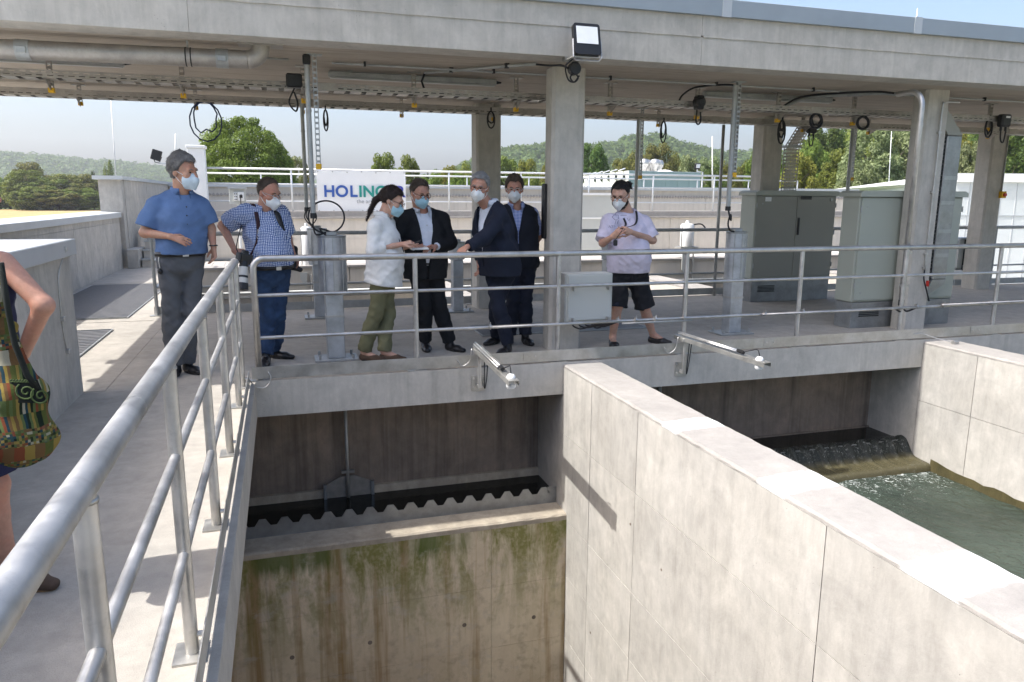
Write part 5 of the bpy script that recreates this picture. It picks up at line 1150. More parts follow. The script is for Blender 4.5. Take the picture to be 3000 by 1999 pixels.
field_labels = ['mid green bush at the outer end of the hedgerow beyond the field', 'tallest olive crowned tree standing out above the hedgerow', 'mid green tree in front of the tallest hedgerow tree', 'mid green rounded tree left of the shorter conifer in the hedgerow', 'olive tree right beside the shorter conifer in the hedgerow', 'olive tree between the two conifers of the hedgerow', 'mid green tree under the tall conifer of the hedgerow', 'broad low olive bush at the middle of the field edge', 'low mid green bush at the field edge under the tallest tree', 'low mid green bush at the field edge under the tall conifer', 'mid green tree continuing the hedgerow away from the conifers', 'small olive bush between the poplar and the lightning rod', 'small mid green bush just right of the lightning rod']
for i, (u, v, w_, k, Y) in enumerate(((20, 522, 110, 'round_mid', 225), (85, 478, 100, 'dome_olive', 222), (75, 500, 120, 'dome_mid', 214), (140, 520, 130, 'round_mid', 212), (185, 512, 120, 'dome_olive', 216), (235, 512, 110, 'dome_olive', 218), (268, 520, 90, 'round_mid', 222), (165, 545, 150, 'round_olive', 208), (100, 548, 120, 'round_mid', 207), (230, 552, 110, 'round_mid', 209), (-60, 515, 130, 'dome_mid', 224), (330, 545, 90, 'round_olive', 230), (390, 556, 90, 'round_mid', 234))):
    tree(k, 'field_tree', field_labels[i], u, v, w_, Y, i+3, 'hedgerow trees at the field edge')
tree('conifer', 'conifer', 'tall dark conifer rising from the hedgerow beyond the field', 264, 484, 46, 235, 3)
tree('conifer', 'conifer', 'shorter dark conifer left in the hedgerow beyond the field', 211, 500, 44, 240, 5)
tree('poplar', 'poplar', 'slender poplar standing between the hedgerow and the lightning rod', 313, 462, 30, 270, 5)
# forested hills
def hill(name, ridge, Y, depth, blob, seed, mat, n):
    """ridge: (u, v) photo points of the skyline at distance Y"""
    P = sorted([tuple(ony(u, v, Y)) for u, v in ridge]); xs = np.array([p[0] for p in P]); zs = np.array([p[2] for p in P])
    nx, ny = 60, 24; X = np.linspace(xs[0], xs[-1], nx); Zr = np.interp(X, xs, zs)
    V = []; 
    for j in range(ny+1):
        t = j/ny*1.6; prof = math.sin(min(1.0, t)*PI/2)**1.2 if t <= 1 else max(0.0, math.cos((t-1)/0.6*PI/2))
        for i in range(nx): V.append((X[i]*(1-0.12*(1-t)), Y-depth+depth*t, GZ-0.5+(Zr[i]-GZ-blob*0.55)*prof))
    F = [(j*nx+i, j*nx+i+1, (j+1)*nx+i+1, (j+1)*nx+i) for j in range(ny) for i in range(nx-1)]
    me = bpy.data.meshes.new(name); me.from_pydata(V, [], F); o = link_mesh(name, me, M['ground'], None, True); setp(o, kind='structure')
    rs = np.random.RandomState(seed); C = []; N = []; S = []; CV = []; CF = []
    bm = bmesh.new(); bmesh.ops.create_icosphere(bm, subdivisions=1, radius=1); ico = np.array([v.co for v in bm.verts]); icf = np.array([[v.index for v in f.verts] for f in bm.faces]); bm.free()
    for k in range(n):
        i = rs.uniform(0, nx-1.01); t = rs.uniform(0.03, 1.12); ii = int(i); f = i-ii; x = X[ii]*(1-f)+X[ii+1]*f; zr = Zr[ii]*(1-f)+Zr[ii+1]*f
        prof = math.sin(min(1.0, t)*PI/2)**1.2 if t <= 1 else max(0.0, math.cos((t-1)/0.6*PI/2))
        c = np.array([x*(1-0.12*(1-t)), Y-depth+depth*t, GZ-0.5+(zr-GZ-blob*0.55)*prof+blob*0.15]); r = blob*0.5*rs.uniform(0.7, 1.3)
        CV.append(c+ico*np.array([1, 1, 0.9])*r*0.86*rs.uniform(0.9, 1.1, (len(ico), 1))); CF.append(icf+len(ico)*k)
        m = 46; v = rs.normal(size=(m, 3)); v[:, 2] = np.abs(v[:, 2]); v[:, 1] -= 0.4; v /= np.linalg.norm(v, axis=1, keepdims=True)
        C.append(c+v*r*rs.uniform(0.85, 1.08, (m, 1))); nn = v+rs.normal(size=(m, 3))*0.4; N.append(nn/np.linalg.norm(nn, axis=1, keepdims=True)); S.append(np.full(m, r*0.26))
    q = quads_mesh(name+'_wood', np.concatenate(C), np.concatenate(N), np.concatenate(S), rs); o = link_mesh('hill_wood_foliage', q, M[mat]); setp(o, kind='stuff')
    o['label'] = 'forest canopy foliage covering the '+name.replace('_', ' '); o['category'] = 'forest'
    me = bpy.data.meshes.new(name+'_crowns'); me.from_pydata(np.concatenate(CV).tolist(), [], np.concatenate(CF).tolist()); o = link_mesh('hill_wood_crowns', me, M['leaf_dark'], None, True); setp(o, kind='stuff')
    o['label'] = 'rounded tree crowns of the forest on the '+name.replace('_', ' '); o['category'] = 'forest'
hill('central_hill', [(1180, 540), (1320, 500), (1380, 468), (1460, 442), (1530, 428), (1600, 424), (1640, 432), (1690, 428), (1760, 424), (1810, 410), (1850, 398), (1890, 393), (1940, 402), (1990, 424), (2050, 438), (2120, 446), (2180, 440), (2240, 450), (2330, 440), (2500, 430)], 620, 170, 11, 3, 'leaf_dark', 1500)
hill('left_hill', [(-420, 470), (-200, 455), (-60, 450), (10, 452), (90, 455), (170, 462), (250, 470), (330, 474), (400, 482), (480, 492), (560, 505), (700, 520), (950, 535)], 1500, 420, 22, 4, 'leaf_dark', 1500)
hill('right_bank', [(2330, 440), (2420, 400), (2520, 380), (2640, 372), (2760, 366), (2900, 372), (3050, 360), (3300, 350)], 105, 32, 5.0, 5, 'leaf_mid', 420)
# ------------------------------------------------------------------ far buildings
M['teal_wall'] = plain('grey_teal_cladding', (0.24, 0.33, 0.33), 0.5, 0.1, 0.04, 2); M['white_wall'] = plain('white_render', (0.72, 0.72, 0.69), 0.7, 0, 0.05, 2); M['glass_dark'] = plain('dark_window_glass', (0.03, 0.045, 0.05), 0.1)
M['pale_clad'] = plain('pale_grey_cladding', (0.60, 0.63, 0.62), 0.5, 0, 0.03, 1.5)
def lerp(a, b, t): return tuple(a[i]+(b[i]-a[i])*t for i in range(len(a)))
hall = thing('industrial_hall', 'white hall with slanted sun louvres, grey teal end wall and roof vents', 'building', (17, 36, GZ))
A = ony(1842, 500, 36); zt = float(A[2]); A = (float(A[0]), 36.0); B_ = (float(ony(1672, 524, 50)[0]), 50.0); Cc = (float(ony(2052, 508, 36.8)[0]), 36.8); D_ = (Cc[0]+2, 50.0)
MB().prism([(A[0], A[1], GZ), (Cc[0], Cc[1], GZ), (D_[0], D_[1], GZ), (B_[0], B_[1], GZ)], (0, 0, zt-GZ)).build('body', M['white_wall'], hall)
nrm = Vector((-(B_[1]-A[1]), (B_[0]-A[0]), 0)).normalized(); 
for i in range(9):                              # facade bays: pier, window, clerestory, louvre
    p = Vector((*lerp(A, B_, (i+0.12)/9), 0)); q2 = Vector((*lerp(A, B_, (i+0.9)/9), 0)); dd = (q2-p)
    w1 = MB().prism([p+nrm*0.02+Vector((0, 0, zt-1.55)), q2+nrm*0.02+Vector((0, 0, zt-1.55)), q2+nrm*0.02+Vector((0, 0, zt-0.80)), p+nrm*0.02+Vector((0, 0, zt-0.80))], nrm*0.03).build('window', M['teal_wall'], hall)
    MB().prism([p+dd*0.3+nrm*0.02+Vector((0, 0, zt-0.42)), p+dd*0.62+nrm*0.02+Vector((0, 0, zt-0.42)), p+dd*0.62+nrm*0.02+Vector((0, 0, zt-0.16)), p+dd*0.3+nrm*0.02+Vector((0, 0, zt-0.16))], nrm*0.03).build('clerestory_window', M['glass_dark'], hall)
    s0 = p+nrm*0.45+Vector((0, 0, zt-0.03)); s1 = p+dd*0.9-nrm*0.2+Vector((0, 0, zt+0.13))
    MB().prism([s0, s0+Vector((0, 0, 0.05)), s1+Vector((0, 0, 0.05)), s1], dd.normalized()*0.25).build('sun_louvre', M['white_wall'], hall)
for i in range(6):
    p = Vector((*lerp(A, Cc, i/6), 0)); q2 = Vector((*lerp(A, Cc, (i+1)/6), 0)); nn = Vector((0.12, -1, 0)).normalized()
    MB().prism([p+nn*0.01+Vector((0.006, 0, GZ)), q2+nn*0.01+Vector((-0.006, 0, GZ)), q2+nn*0.01+Vector((-0.006, 0, zt-0.02)), p+nn*0.01+Vector((0.006, 0, zt-0.02))], nn*0.04).build('cladding_panel', M['teal_wall'], hall)
for i, u in enumerate((1886, 1896, 1918, 1929)):
    p = ony(u, 500, 39+(i % 2)*0.8); sc = 0.30
    MB().lathe((p[0], 39+(i % 2)*0.8, zt-0.05), [(0.20, 0), (0.20, 0.35), (0.28, 0.48), (0.30, 0.62), (0.22, 0.80), (0.0, 0.84)], 12).build('roof_vent', M['steel'], hall, smooth=True)
MB().lathe((float(ony(1936, 500, 39)[0]), 38.6, zt-0.02), [(0.62, 0), (0.5, 0.1), (0.25, 0.18), (0.0, 0.2)], 12).build('roof_dome', M['white_wall'], hall, smooth=True)
wh = thing('white_hall', 'long pale flat roofed building with white roof edge behind the cabinets', 'building', (20, 24, -2))
C0 = ony(2800, 508, 24); zt = float(C0[2]); C0 = (float(C0[0]), 24.0); L0 = (float(ony(2405, 563, 62)[0]), 62.0); zl = float(ony(2405, 560, 62)[2]); R0 = (float(ony(3350, 520, 22)[0]), 22.0)
MB()._add([(*C0, GZ), (*L0, GZ), (*L0, zl-0.3), (*C0, zt-0.3), (*R0, GZ), (*R0, zt-0.3), (R0[0]+20, 70, GZ), (R0[0]+20, 70, zt-0.3)], [(1, 0, 3, 2), (0, 4, 5, 3), (4, 6, 7, 5), (6, 1, 2, 7), (2, 3, 5, 7)]).build('wall', M['pale_clad'], wh)
def roofedge(a, b, za, zb, nm):
    a = Vector((*a, za)); b = Vector((*b, zb)); n_ = (b-a).cross(Vector((0, 0, 1))).normalized()*0.12
    MB().prism([a-Vector((0, 0, 0.34))-n_, b-Vector((0, 0, 0.34))-n_, b-n_, a-n_], n_*2).build(nm, M['white_paint'], wh)
roofedge(L0, C0, zl, zt, 'roof_edge'); roofedge(C0, R0, zt, zt, 'roof_edge')
for i in range(1, 12):
    p = lerp(C0, R0, i/12); MB().box((p[0]-0.012, p[1]-0.02, GZ), (p[0]+0.012, p[1]+0.03, zt-0.35)).build('cladding_joint', M['cap_grey'], wh)
for z in (0.6, 1.0): MB().bar((*C0, z), (*R0, z), 0.05, 0.03).build('wall_rail', M['cap_grey'], wh)
for i, (u, v0, v1, Y, lab) in enumerate(((2612, 385, 540, 45, 'slender white mast in front of the silvery trees'), (2087, 400, 560, 30, 'thin white mast beside the slim pole'), (514, 392, 480, 30, 'thin antenna mast behind the man in blue'), (2688, 25, 70, 9.5, 'short lightning rod standing on the canopy roof'))):
    a = ony(u+(-8 if i == 0 else 0), v1, Y); b2 = ony(u, v0, Y)
    if i == 3: a = np.array([b2[0], Y, ZR+0.41])
    o = MB().tube([a, b2], [0.035 if i < 3 else 0.008, 0.02 if i < 3 else 0.005], 6).build('mast', M['white_paint'], smooth=True); setp(o, lab, 'mast')
    if i < 3: o.data.vertices.foreach_get; MB().cyl((a[0], a[1], GZ), tuple(a), 0.035, 6).build('mast_foot', M['white_paint'], o, smooth=True)
fd = thing('floodlight', 'small black floodlight on a post above the tank railing', 'floodlight', (0, 27, 2)); p = ony(2043, 488, 27)
MB().cbox((p[0], 27, p[2]), (0.24, 0.1, 0.24), Matrix.Rotation(0.2, 3, 'X')).build('head', M['black'], fd, bevel=0.02); MB().tube([(p[0]+0.25, 27, 1.2), (p[0]+0.25, 27, p[2]-0.22), (p[0], 27, p[2]-0.2), (p[0], 27, p[2]-0.05)], 0.03, 6).build('post', M['rail_white'], fd)
MB().cbox((p[0], 26.93, p[2]+0.01), (0.16, 0.01, 0.15), Matrix.Rotation(0.2, 3, 'X')).build('lens', M['lens'], fd)
# ------------------------------------------------------------------ implicit-surface bodies (one continuous skin per figure)
class Field:
    def __init__(s, lo, hi, h):
        s.lo = np.array(lo, float); s.h = h; s.n = np.ceil((np.array(hi)-s.lo)/h).astype(int)+1
        s.d = np.full(tuple(s.n), 0.3, np.float32)
        s.ax = [s.lo[i]+h*np.arange(s.n[i]) for i in range(3)]
    def _sub(s, lo, hi):
        i0 = np.clip(np.floor((lo-s.lo)/s.h).astype(int), 0, s.n-1); i1 = np.clip(np.ceil((hi-s.lo)/s.h).astype(int)+1, 1, s.n)
        if np.any(i1 <= i0): return None, None
        sl = tuple(slice(a, b) for a, b in zip(i0, i1))
        X, Y, Z = np.meshgrid(s.ax[0][sl[0]], s.ax[1][sl[1]], s.ax[2][sl[2]], indexing='ij')
        return sl, np.stack([X, Y, Z], -1)
    def put(s, pr, k=0.02, op='u'):
        lo, hi, fn = pr; m = 0.05+k
        sl, P = s._sub(lo-m, hi+m)
        if sl is None: return s
        v = fn(P).astype(np.float32); o = s.d[sl]
        if op == 'u':
            hh = np.maximum(k-np.abs(o-v), 0)/max(k, 1e-6); s.d[sl] = np.minimum(o, v)-hh*hh*k*0.25
        elif op == 's':
            v = -v; hh = np.maximum(k-np.abs(o-v), 0)/max(k, 1e-6); s.d[sl] = np.maximum(o, v)+hh*hh*k*0.25
        return s
    def clip(s, p, n):
        """keep the side where (x-p).n < 0"""
        p = np.array(p, float); n = np.array(n, float); n = n/np.linalg.norm(n)
        v = ((s.ax[0]-p[0])*n[0])[:, None, None]+((s.ax[1]-p[1])*n[1])[None, :, None]+((s.ax[2]-p[2])*n[2])[None, None, :]
        s.d = np.maximum(s.d, v.astype(np.float32)); return s
    def disp(s, fn):
        X, Y, Z = np.meshgrid(*s.ax, indexing='ij'); m = np.abs(s.d) < 0.05
        P = np.stack([X[m], Y[m], Z[m]], -1); s.d[m] += fn(P).astype(np.float32); return s
    def mesh(s, name):
        d = s.d; neg = d < 0
        c = np.stack([neg[i:neg.shape[0]-1+i, j:neg.shape[1]-1+j, k:neg.shape[2]-1+k] for i in (0, 1) for j in (0, 1) for k in (0, 1)], 0).sum(0)
        act = np.argwhere((c > 0) & (c < 8)); idx = np.full(c.shape, -1, np.int64); idx[tuple(act.T)] = np.arange(len(act))
        off = np.array([(i, j, k) for i in (0, 1) for j in (0, 1) for k in (0, 1)])
        val = np.stack([d[tuple((act+o).T)] for o in off], 1)
        E = [(0, 1), (2, 3), (4, 5), (6, 7), (0, 2), (1, 3), (4, 6), (5, 7), (0, 4), (1, 5), (2, 6), (3, 7)]
        acc = np.zeros((len(act), 3)); cnt = np.zeros(len(act))
        for a, b in E:
            va, vb = val[:, a], val[:, b]; m = (va < 0) != (vb < 0); t = np.where(m, va/np.where(va == vb, 1, va-vb), 0)
            acc += np.where(m[:, None], off[a]+(off[b]-off[a])*t[:, None], 0); cnt += m
        V = s.lo+(act+acc/cnt[:, None])*s.h
        F = []
        for ax in range(3):
            sh = [slice(None)]*3; s2 = [slice(None)]*3; sh[ax] = slice(0, -1); s2[ax] = slice(1, None)
            A, B = neg[tuple(sh)], neg[tuple(s2)]; e = np.argwhere(A != B)
            u, v = (ax+1) % 3, (ax+2) % 3; ok = (e[:, u] > 0) & (e[:, v] > 0) & (e[:, u] < c.shape[u]) & (e[:, v] < c.shape[v]); e = e[ok]
            du = np.zeros(3, int); dv = np.zeros(3, int); du[u] = 1; dv[v] = 1
            q = np.stack([idx[tuple((e-du-dv).T)], idx[tuple((e-dv).T)], idx[tuple(e.T)], idx[tuple((e-du).T)]], 1)
            fl = A[tuple(e.T)]; q = np.where(fl[:, None], q, q[:, ::-1]); F.append(q)
        F = np.concatenate(F); F = F[(F >= 0).all(1)]
        me = bpy.data.meshes.new(name); me.vertices.add(len(V)); me.vertices.foreach_set('co', V.astype(np.float32).ravel())
        me.loops.add(4*len(F)); me.loops.foreach_set('vertex_index', F.ravel()); me.polygons.add(len(F))
        me.polygons.foreach_set('loop_start', np.arange(0, 4*len(F), 4)); me.polygons.foreach_set('loop_total', np.full(len(F), 4))
        me.update(); me.polygons.foreach_set('use_smooth', np.ones(len(F), bool)); return me
def nv(v): v = np.array(v, float); return v/(np.linalg.norm(v)+1e-9)
def cap(a, b, ra, rb=None, L=None, da=None, db=None, flat=''):
    a = np.array(a, float); b = np.array(b, float); rb = ra if rb is None else rb; ab = b-a; l2 = max(1e-9, ab@ab); axis = nv(ab)
    if da is None: da, db = ra, rb
    if db is None: db = da
    R = max(ra, rb, da, db); lo = np.minimum(a, b)-R; hi = np.maximum(a, b)+R
    if L is not None: Lv = nv(np.array(L)-axis*(np.array(L)@axis)); D = np.cross(axis, Lv)
    def fn(P):
        q = P-a; t = np.clip((q@ab)/l2, 0, 1); q = q-t[..., None]*ab; w = ra+(rb-ra)*t
        if L is None: dd = np.sqrt((q*q).sum(-1))-w
        else:
            dp = da+(db-da)*t; mn = np.minimum(w, dp); u, v, s_ = q@Lv, q@D, q@axis
            k = np.sqrt((u/w)**2+(v/dp)**2+(s_/mn)**2); dd = (k-1)*mn
        if 'b' in flat: dd = np.maximum(dd, (P-b)@axis)
        if 'a' in flat: dd = np.maximum(dd, (a-P)@axis)
        return dd
    return lo, hi, fn
def ell(c, r, A=None):
    c = np.array(c, float); r = np.array(r, float); A = np.eye(3) if A is None else np.array(A); R = r.max()
    def fn(P):
        q = (P-c)@A.T; k = np.sqrt(((q/r)**2).sum(-1)); return (k-1)*r.min()
    return c-R, c+R, fn
def boxp(c, half, A, rad=0.005):
    c = np.array(c, float); hf = np.array(half)-rad; A = np.array(A); R = np.linalg.norm(half)
    def fn(P):
        q = np.abs((P-c)@A.T)-hf; return np.sqrt((np.maximum(q, 0)**2).sum(-1))+np.minimum(q.max(-1), 0)-rad
    return c-R, c+R, fn
def wrinkle(amp, freq, seed, aniso=(1, 1, 1), ridge=False):
    rs = np.random.RandomState(seed); K = rs.normal(size=(7, 3))*freq*np.array(aniso); ph = rs.uniform(0, 6.28, 7)
    def fn(P):
        o = np.zeros(len(P)); 
        for k, p_ in zip(K, ph): o += (np.sin(P@k+p_+1.3*np.sin(P@k[::-1]*0.6)) if not ridge else 1.27-2*np.abs(np.sin((P@k+p_+1.6*np.sin(P@k[::-1]*0.5))*0.5)))
        return -amp*o/3.0
    return fn
# ------------------------------------------------------------------ people materials
def skin_mat(name, c):
    t = NT(name); p = t.pos(); n = t.noise(p, 48, 6, 0.7); n2 = t.noise(p, 9, 5, 0.65)
    col = t.mix(t.maprange(n, 0.3, 0.7), tuple(q*0.84 for q in c), tuple(min(1, q*1.1) for q in c)); col = t.mix(t.maprange(n2, 0.48, 0.66, 0, 0.6), col, (c[0]*1.05, c[1]*0.8, c[2]*0.75))
    t.set(col=col, rough=0.5, sub=0.12, spec=0.4); t.b.inputs['Subsurface Radius'].default_value = (0.012, 0.005, 0.003); t.bump(t.noise(p, 160, 2), 0.15, 0.002); return t.m
def cloth_mat(name, c, rough=0.85, weave=300, var=0.12, bump=0.25):
    t = NT(name); p = t.pos(); n = t.noise(p, 9, 4)
    col = t.mix(t.maprange(n, 0.3, 0.7), tuple(q*(1-var) for q in c), tuple(min(1, q*(1+var)) for q in c))
    t.set(col=col, rough=rough, spec=0.25, sheen=0.0); t.bump(t.math('ADD', t.noise(p, weave, 2), t.math('MULTIPLY', t.noise(p, 30, 4), 1.4)), bump, 0.004); return t.m
def check_mat(name, ca, cb, cc, sc, rot):
    t = NT(name); p = t.pos(rot=(0, 0, rot)); s = t.sep(p); 
    wob = t.math('MULTIPLY', t.noise(t.pos(), 6, 3), 0.05)
    a = t.math('PINGPONG', t.math('MULTIPLY', t.math('ADD', s[0], wob), sc), 1.0); b = t.math('PINGPONG', t.math('MULTIPLY', t.math('ADD', s[2], wob), sc), 1.0)
    ma = t.math('GREATER_THAN', a, 0.5); mb = t.math('GREATER_THAN', b, 0.5); f = t.math('MULTIPLY', t.math('ADD', ma, mb), 0.5)
    c = t.ramp(f, [(0.0, ca), (0.5, cb), (1.0, cc)], 'LINEAR'); t.set(col=c, rough=0.85, spec=0.2); t.bump(t.noise(t.pos(), 40, 3), 0.3, 0.004); return t.m
M['skin_a'] = skin_mat('skin_tan', (0.46, 0.255, 0.17)); M['skin_b'] = skin_mat('skin_fair', (0.53, 0.32, 0.235)); M['skin_c'] = skin_mat('skin_ruddy', (0.47, 0.25, 0.175))
M['blue_shirt'] = cloth_mat('blue_cotton', (0.105, 0.175, 0.33)); M['grey_trousers'] = cloth_mat('grey_trouser_cloth', (0.105, 0.11, 0.12)); M['leather'] = plain('black_leather', (0.012, 0.011, 0.011), 0.35, 0, 0.2, 20)
M['jeans'] = cloth_mat('blue_denim', (0.028, 0.055, 0.115), 0.9, 400, 0.35); M['white_blouse'] = cloth_mat('white_linen', (0.72, 0.72, 0.70)); M['khaki'] = cloth_mat('khaki_cotton', (0.16, 0.155, 0.085))
M['black_suit'] = cloth_mat('black_suit_wool', (0.013, 0.014, 0.017)); M['navy_suit'] = cloth_mat('navy_suit_wool', (0.012, 0.016, 0.030)); M['white_shirt'] = cloth_mat('white_shirt_cotton', (0.66, 0.69, 0.76)); M['pale_blue_shirt'] = check_mat('pale_blue_fine_check', (0.42, 0.47, 0.68), (0.33, 0.38, 0.62), (0.24, 0.30, 0.55), 60, 0.2)
M['vest'] = cloth_mat('navy_vest', (0.014, 0.016, 0.024)); M['navy_trousers'] = cloth_mat('navy_trouser_cloth', (0.018, 0.022, 0.038)); M['lilac'] = cloth_mat('lilac_jersey', (0.62, 0.575, 0.69)); M['black_denim'] = cloth_mat('black_denim', (0.015, 0.016, 0.02))
M['check'] = check_mat('blue_white_check', (0.74, 0.76, 0.80), (0.17, 0.25, 0.48), (0.04, 0.07, 0.20), 135, 0.25)
M['hair_grey'] = cloth_mat('hair_grey', (0.14, 0.135, 0.13), 0.6, 120, 0.45, 0.8); M['hair_silver'] = cloth_mat('hair_silver', (0.24, 0.24, 0.24), 0.6, 120, 0.4, 0.8); M['hair_dark'] = cloth_mat('hair_dark_brown', (0.020, 0.012, 0.010), 0.5, 120, 0.4, 0.8); M['hair_black'] = cloth_mat('hair_black', (0.010, 0.009, 0.009), 0.5, 120, 0.4, 0.8); M['hair_brown'] = cloth_mat('hair_greying_brown', (0.075, 0.055, 0.042), 0.6, 120, 0.4, 0.8)
M['mask_blue'] = cloth_mat('surgical_mask_blue', (0.36, 0.58, 0.68), 0.9); M['mask_pale'] = cloth_mat('surgical_mask_pale', (0.56, 0.66, 0.72), 0.9); M['mask_white'] = cloth_mat('white_respirator', (0.74, 0.76, 0.76), 0.9)
M['eye'] = plain('eye_dark', (0.02, 0.015, 0.012), 0.1); M['shoe'] = plain('black_shoe_leather', (0.012, 0.011, 0.012), 0.4, 0, 0.2, 20); M['sole'] = plain('shoe_sole', (0.03, 0.028, 0.026), 0.8); M['brown_shoe'] = plain('brown_suede', (0.075, 0.045, 0.028), 0.85); M['glasses_m'] = plain('spectacle_frame', (0.02, 0.012, 0.010), 0.3)
# ------------------------------------------------------------------ figure builder
def frame(yaw, pitch=0.0, roll=0.0):
    """rows: right-of-picture lateral, forward, up; yaw 0 faces the viewer, + turns to the picture's right"""
    F = np.array([math.sin(yaw), -math.cos(yaw), 0.0]); L = np.array([math.cos(yaw), math.sin(yaw), 0.0]); U = np.array([0, 0, 1.0])
    F2 = F*math.cos(pitch)-U*math.sin(pitch); U2 = U*math.cos(pitch)+F*math.sin(pitch)
    L2 = L*math.cos(roll)+U2*math.sin(roll); U3 = U2*math.cos(roll)-L*math.sin(roll)
    return np.stack([L2, F2, U3])
def hand_prims(w, d, n, side, curl=0.5, s=1.0, thumb=0.6):
    """w wrist, d finger direction, n palm normal (palm side), side: +1/-1 thumb direction along d x n"""
    d = nv(d); n = nv(np.array(n)-d*(np.array(n)@d)); x = np.cross(d, n)*side; w = np.array(w); pr = []
    pr.append(cap(w-d*0.01, w+d*0.085*s, 0.029*s, 0.040*s, x, 0.021*s, 0.014*s))
    for i, (o, l) in enumerate(((0.030, 0.066), (0.010, 0.075), (-0.011, 0.070), (-0.030, 0.055))):
        p = w+d*(0.082-0.004*abs(i-1.3))*s+x*o*s; ang = curl*(0.75+0.12*i); r = 0.0092*s
        for j, f in enumerate((0.45, 0.32, 0.23)):
            ang2 = ang*(j+1)*0.62; dirn = d*math.cos(ang2)+n*math.sin(ang2)+x*(0.05*(1.5-i)); q = p+dirn*l*f*s*1.15; pr.append(cap(p, q, r, r*0.92)); p = q; r *= 0.93
    p = w+d*0.02*s+x*0.028*s+n*0.004
    q = p+nv(d*0.7+x*thumb+n*0.35)*0.042*s; pr.append(cap(p, q, 0.0135*s, 0.0115*s)); pr.append(cap(q, q+nv(d*0.95+x*thumb*0.3+n*0.4)*0.034*s, 0.0112*s, 0.0085*s)); return pr
def head_prims(c, A, s=1.0, neck=None, fat=1.0, wide=1.0):
    T = lambda r, f, u: np.array(c)+s*(A[0]*r+A[1]*f+A[2]*u); pr = []
    pr.append((ell(T(0, -0.018, 0.030), np.array([0.077*wide, 0.098, 0.092])*s, A), 0.01)); pr.append((ell(T(0, 0.022, -0.045), np.array([0.061*fat*wide, 0.072, 0.082])*s, A), 0.03))
    pr.append((ell(T(0, 0.062, -0.106), np.array([0.026, 0.022, 0.020])*s, A), 0.03)); pr.append((cap(T(-0.036, 0.080, 0.026), T(0.036, 0.080, 0.026), 0.013*s), 0.02))
    pr.append((cap(T(0, 0.090, 0.012), T(0, 0.110, -0.028), 0.009*s, 0.014*s), 0.012)); pr.append((ell(T(-0.042, 0.066, -0.025), np.array([0.024, 0.02, 0.022])*s, A), 0.025)); pr.append((ell(T(0.042, 0.066, -0.025), np.array([0.024, 0.02, 0.022])*s, A), 0.025))
    pr.append((cap(T(-0.020, 0.088, -0.066), T(0.020, 0.088, -0.066), 0.009*s), 0.012))
    for q in (-1, 1): pr.append((ell(T(q*0.079*wide, -0.012, -0.008), np.array([0.011, 0.020, 0.032])*s, A), 0.008))
    if neck is not None: pr.append((cap(T(0, -0.022, -0.07), neck, 0.058*s*fat, 0.066*s*fat), 0.03))
    return pr, T
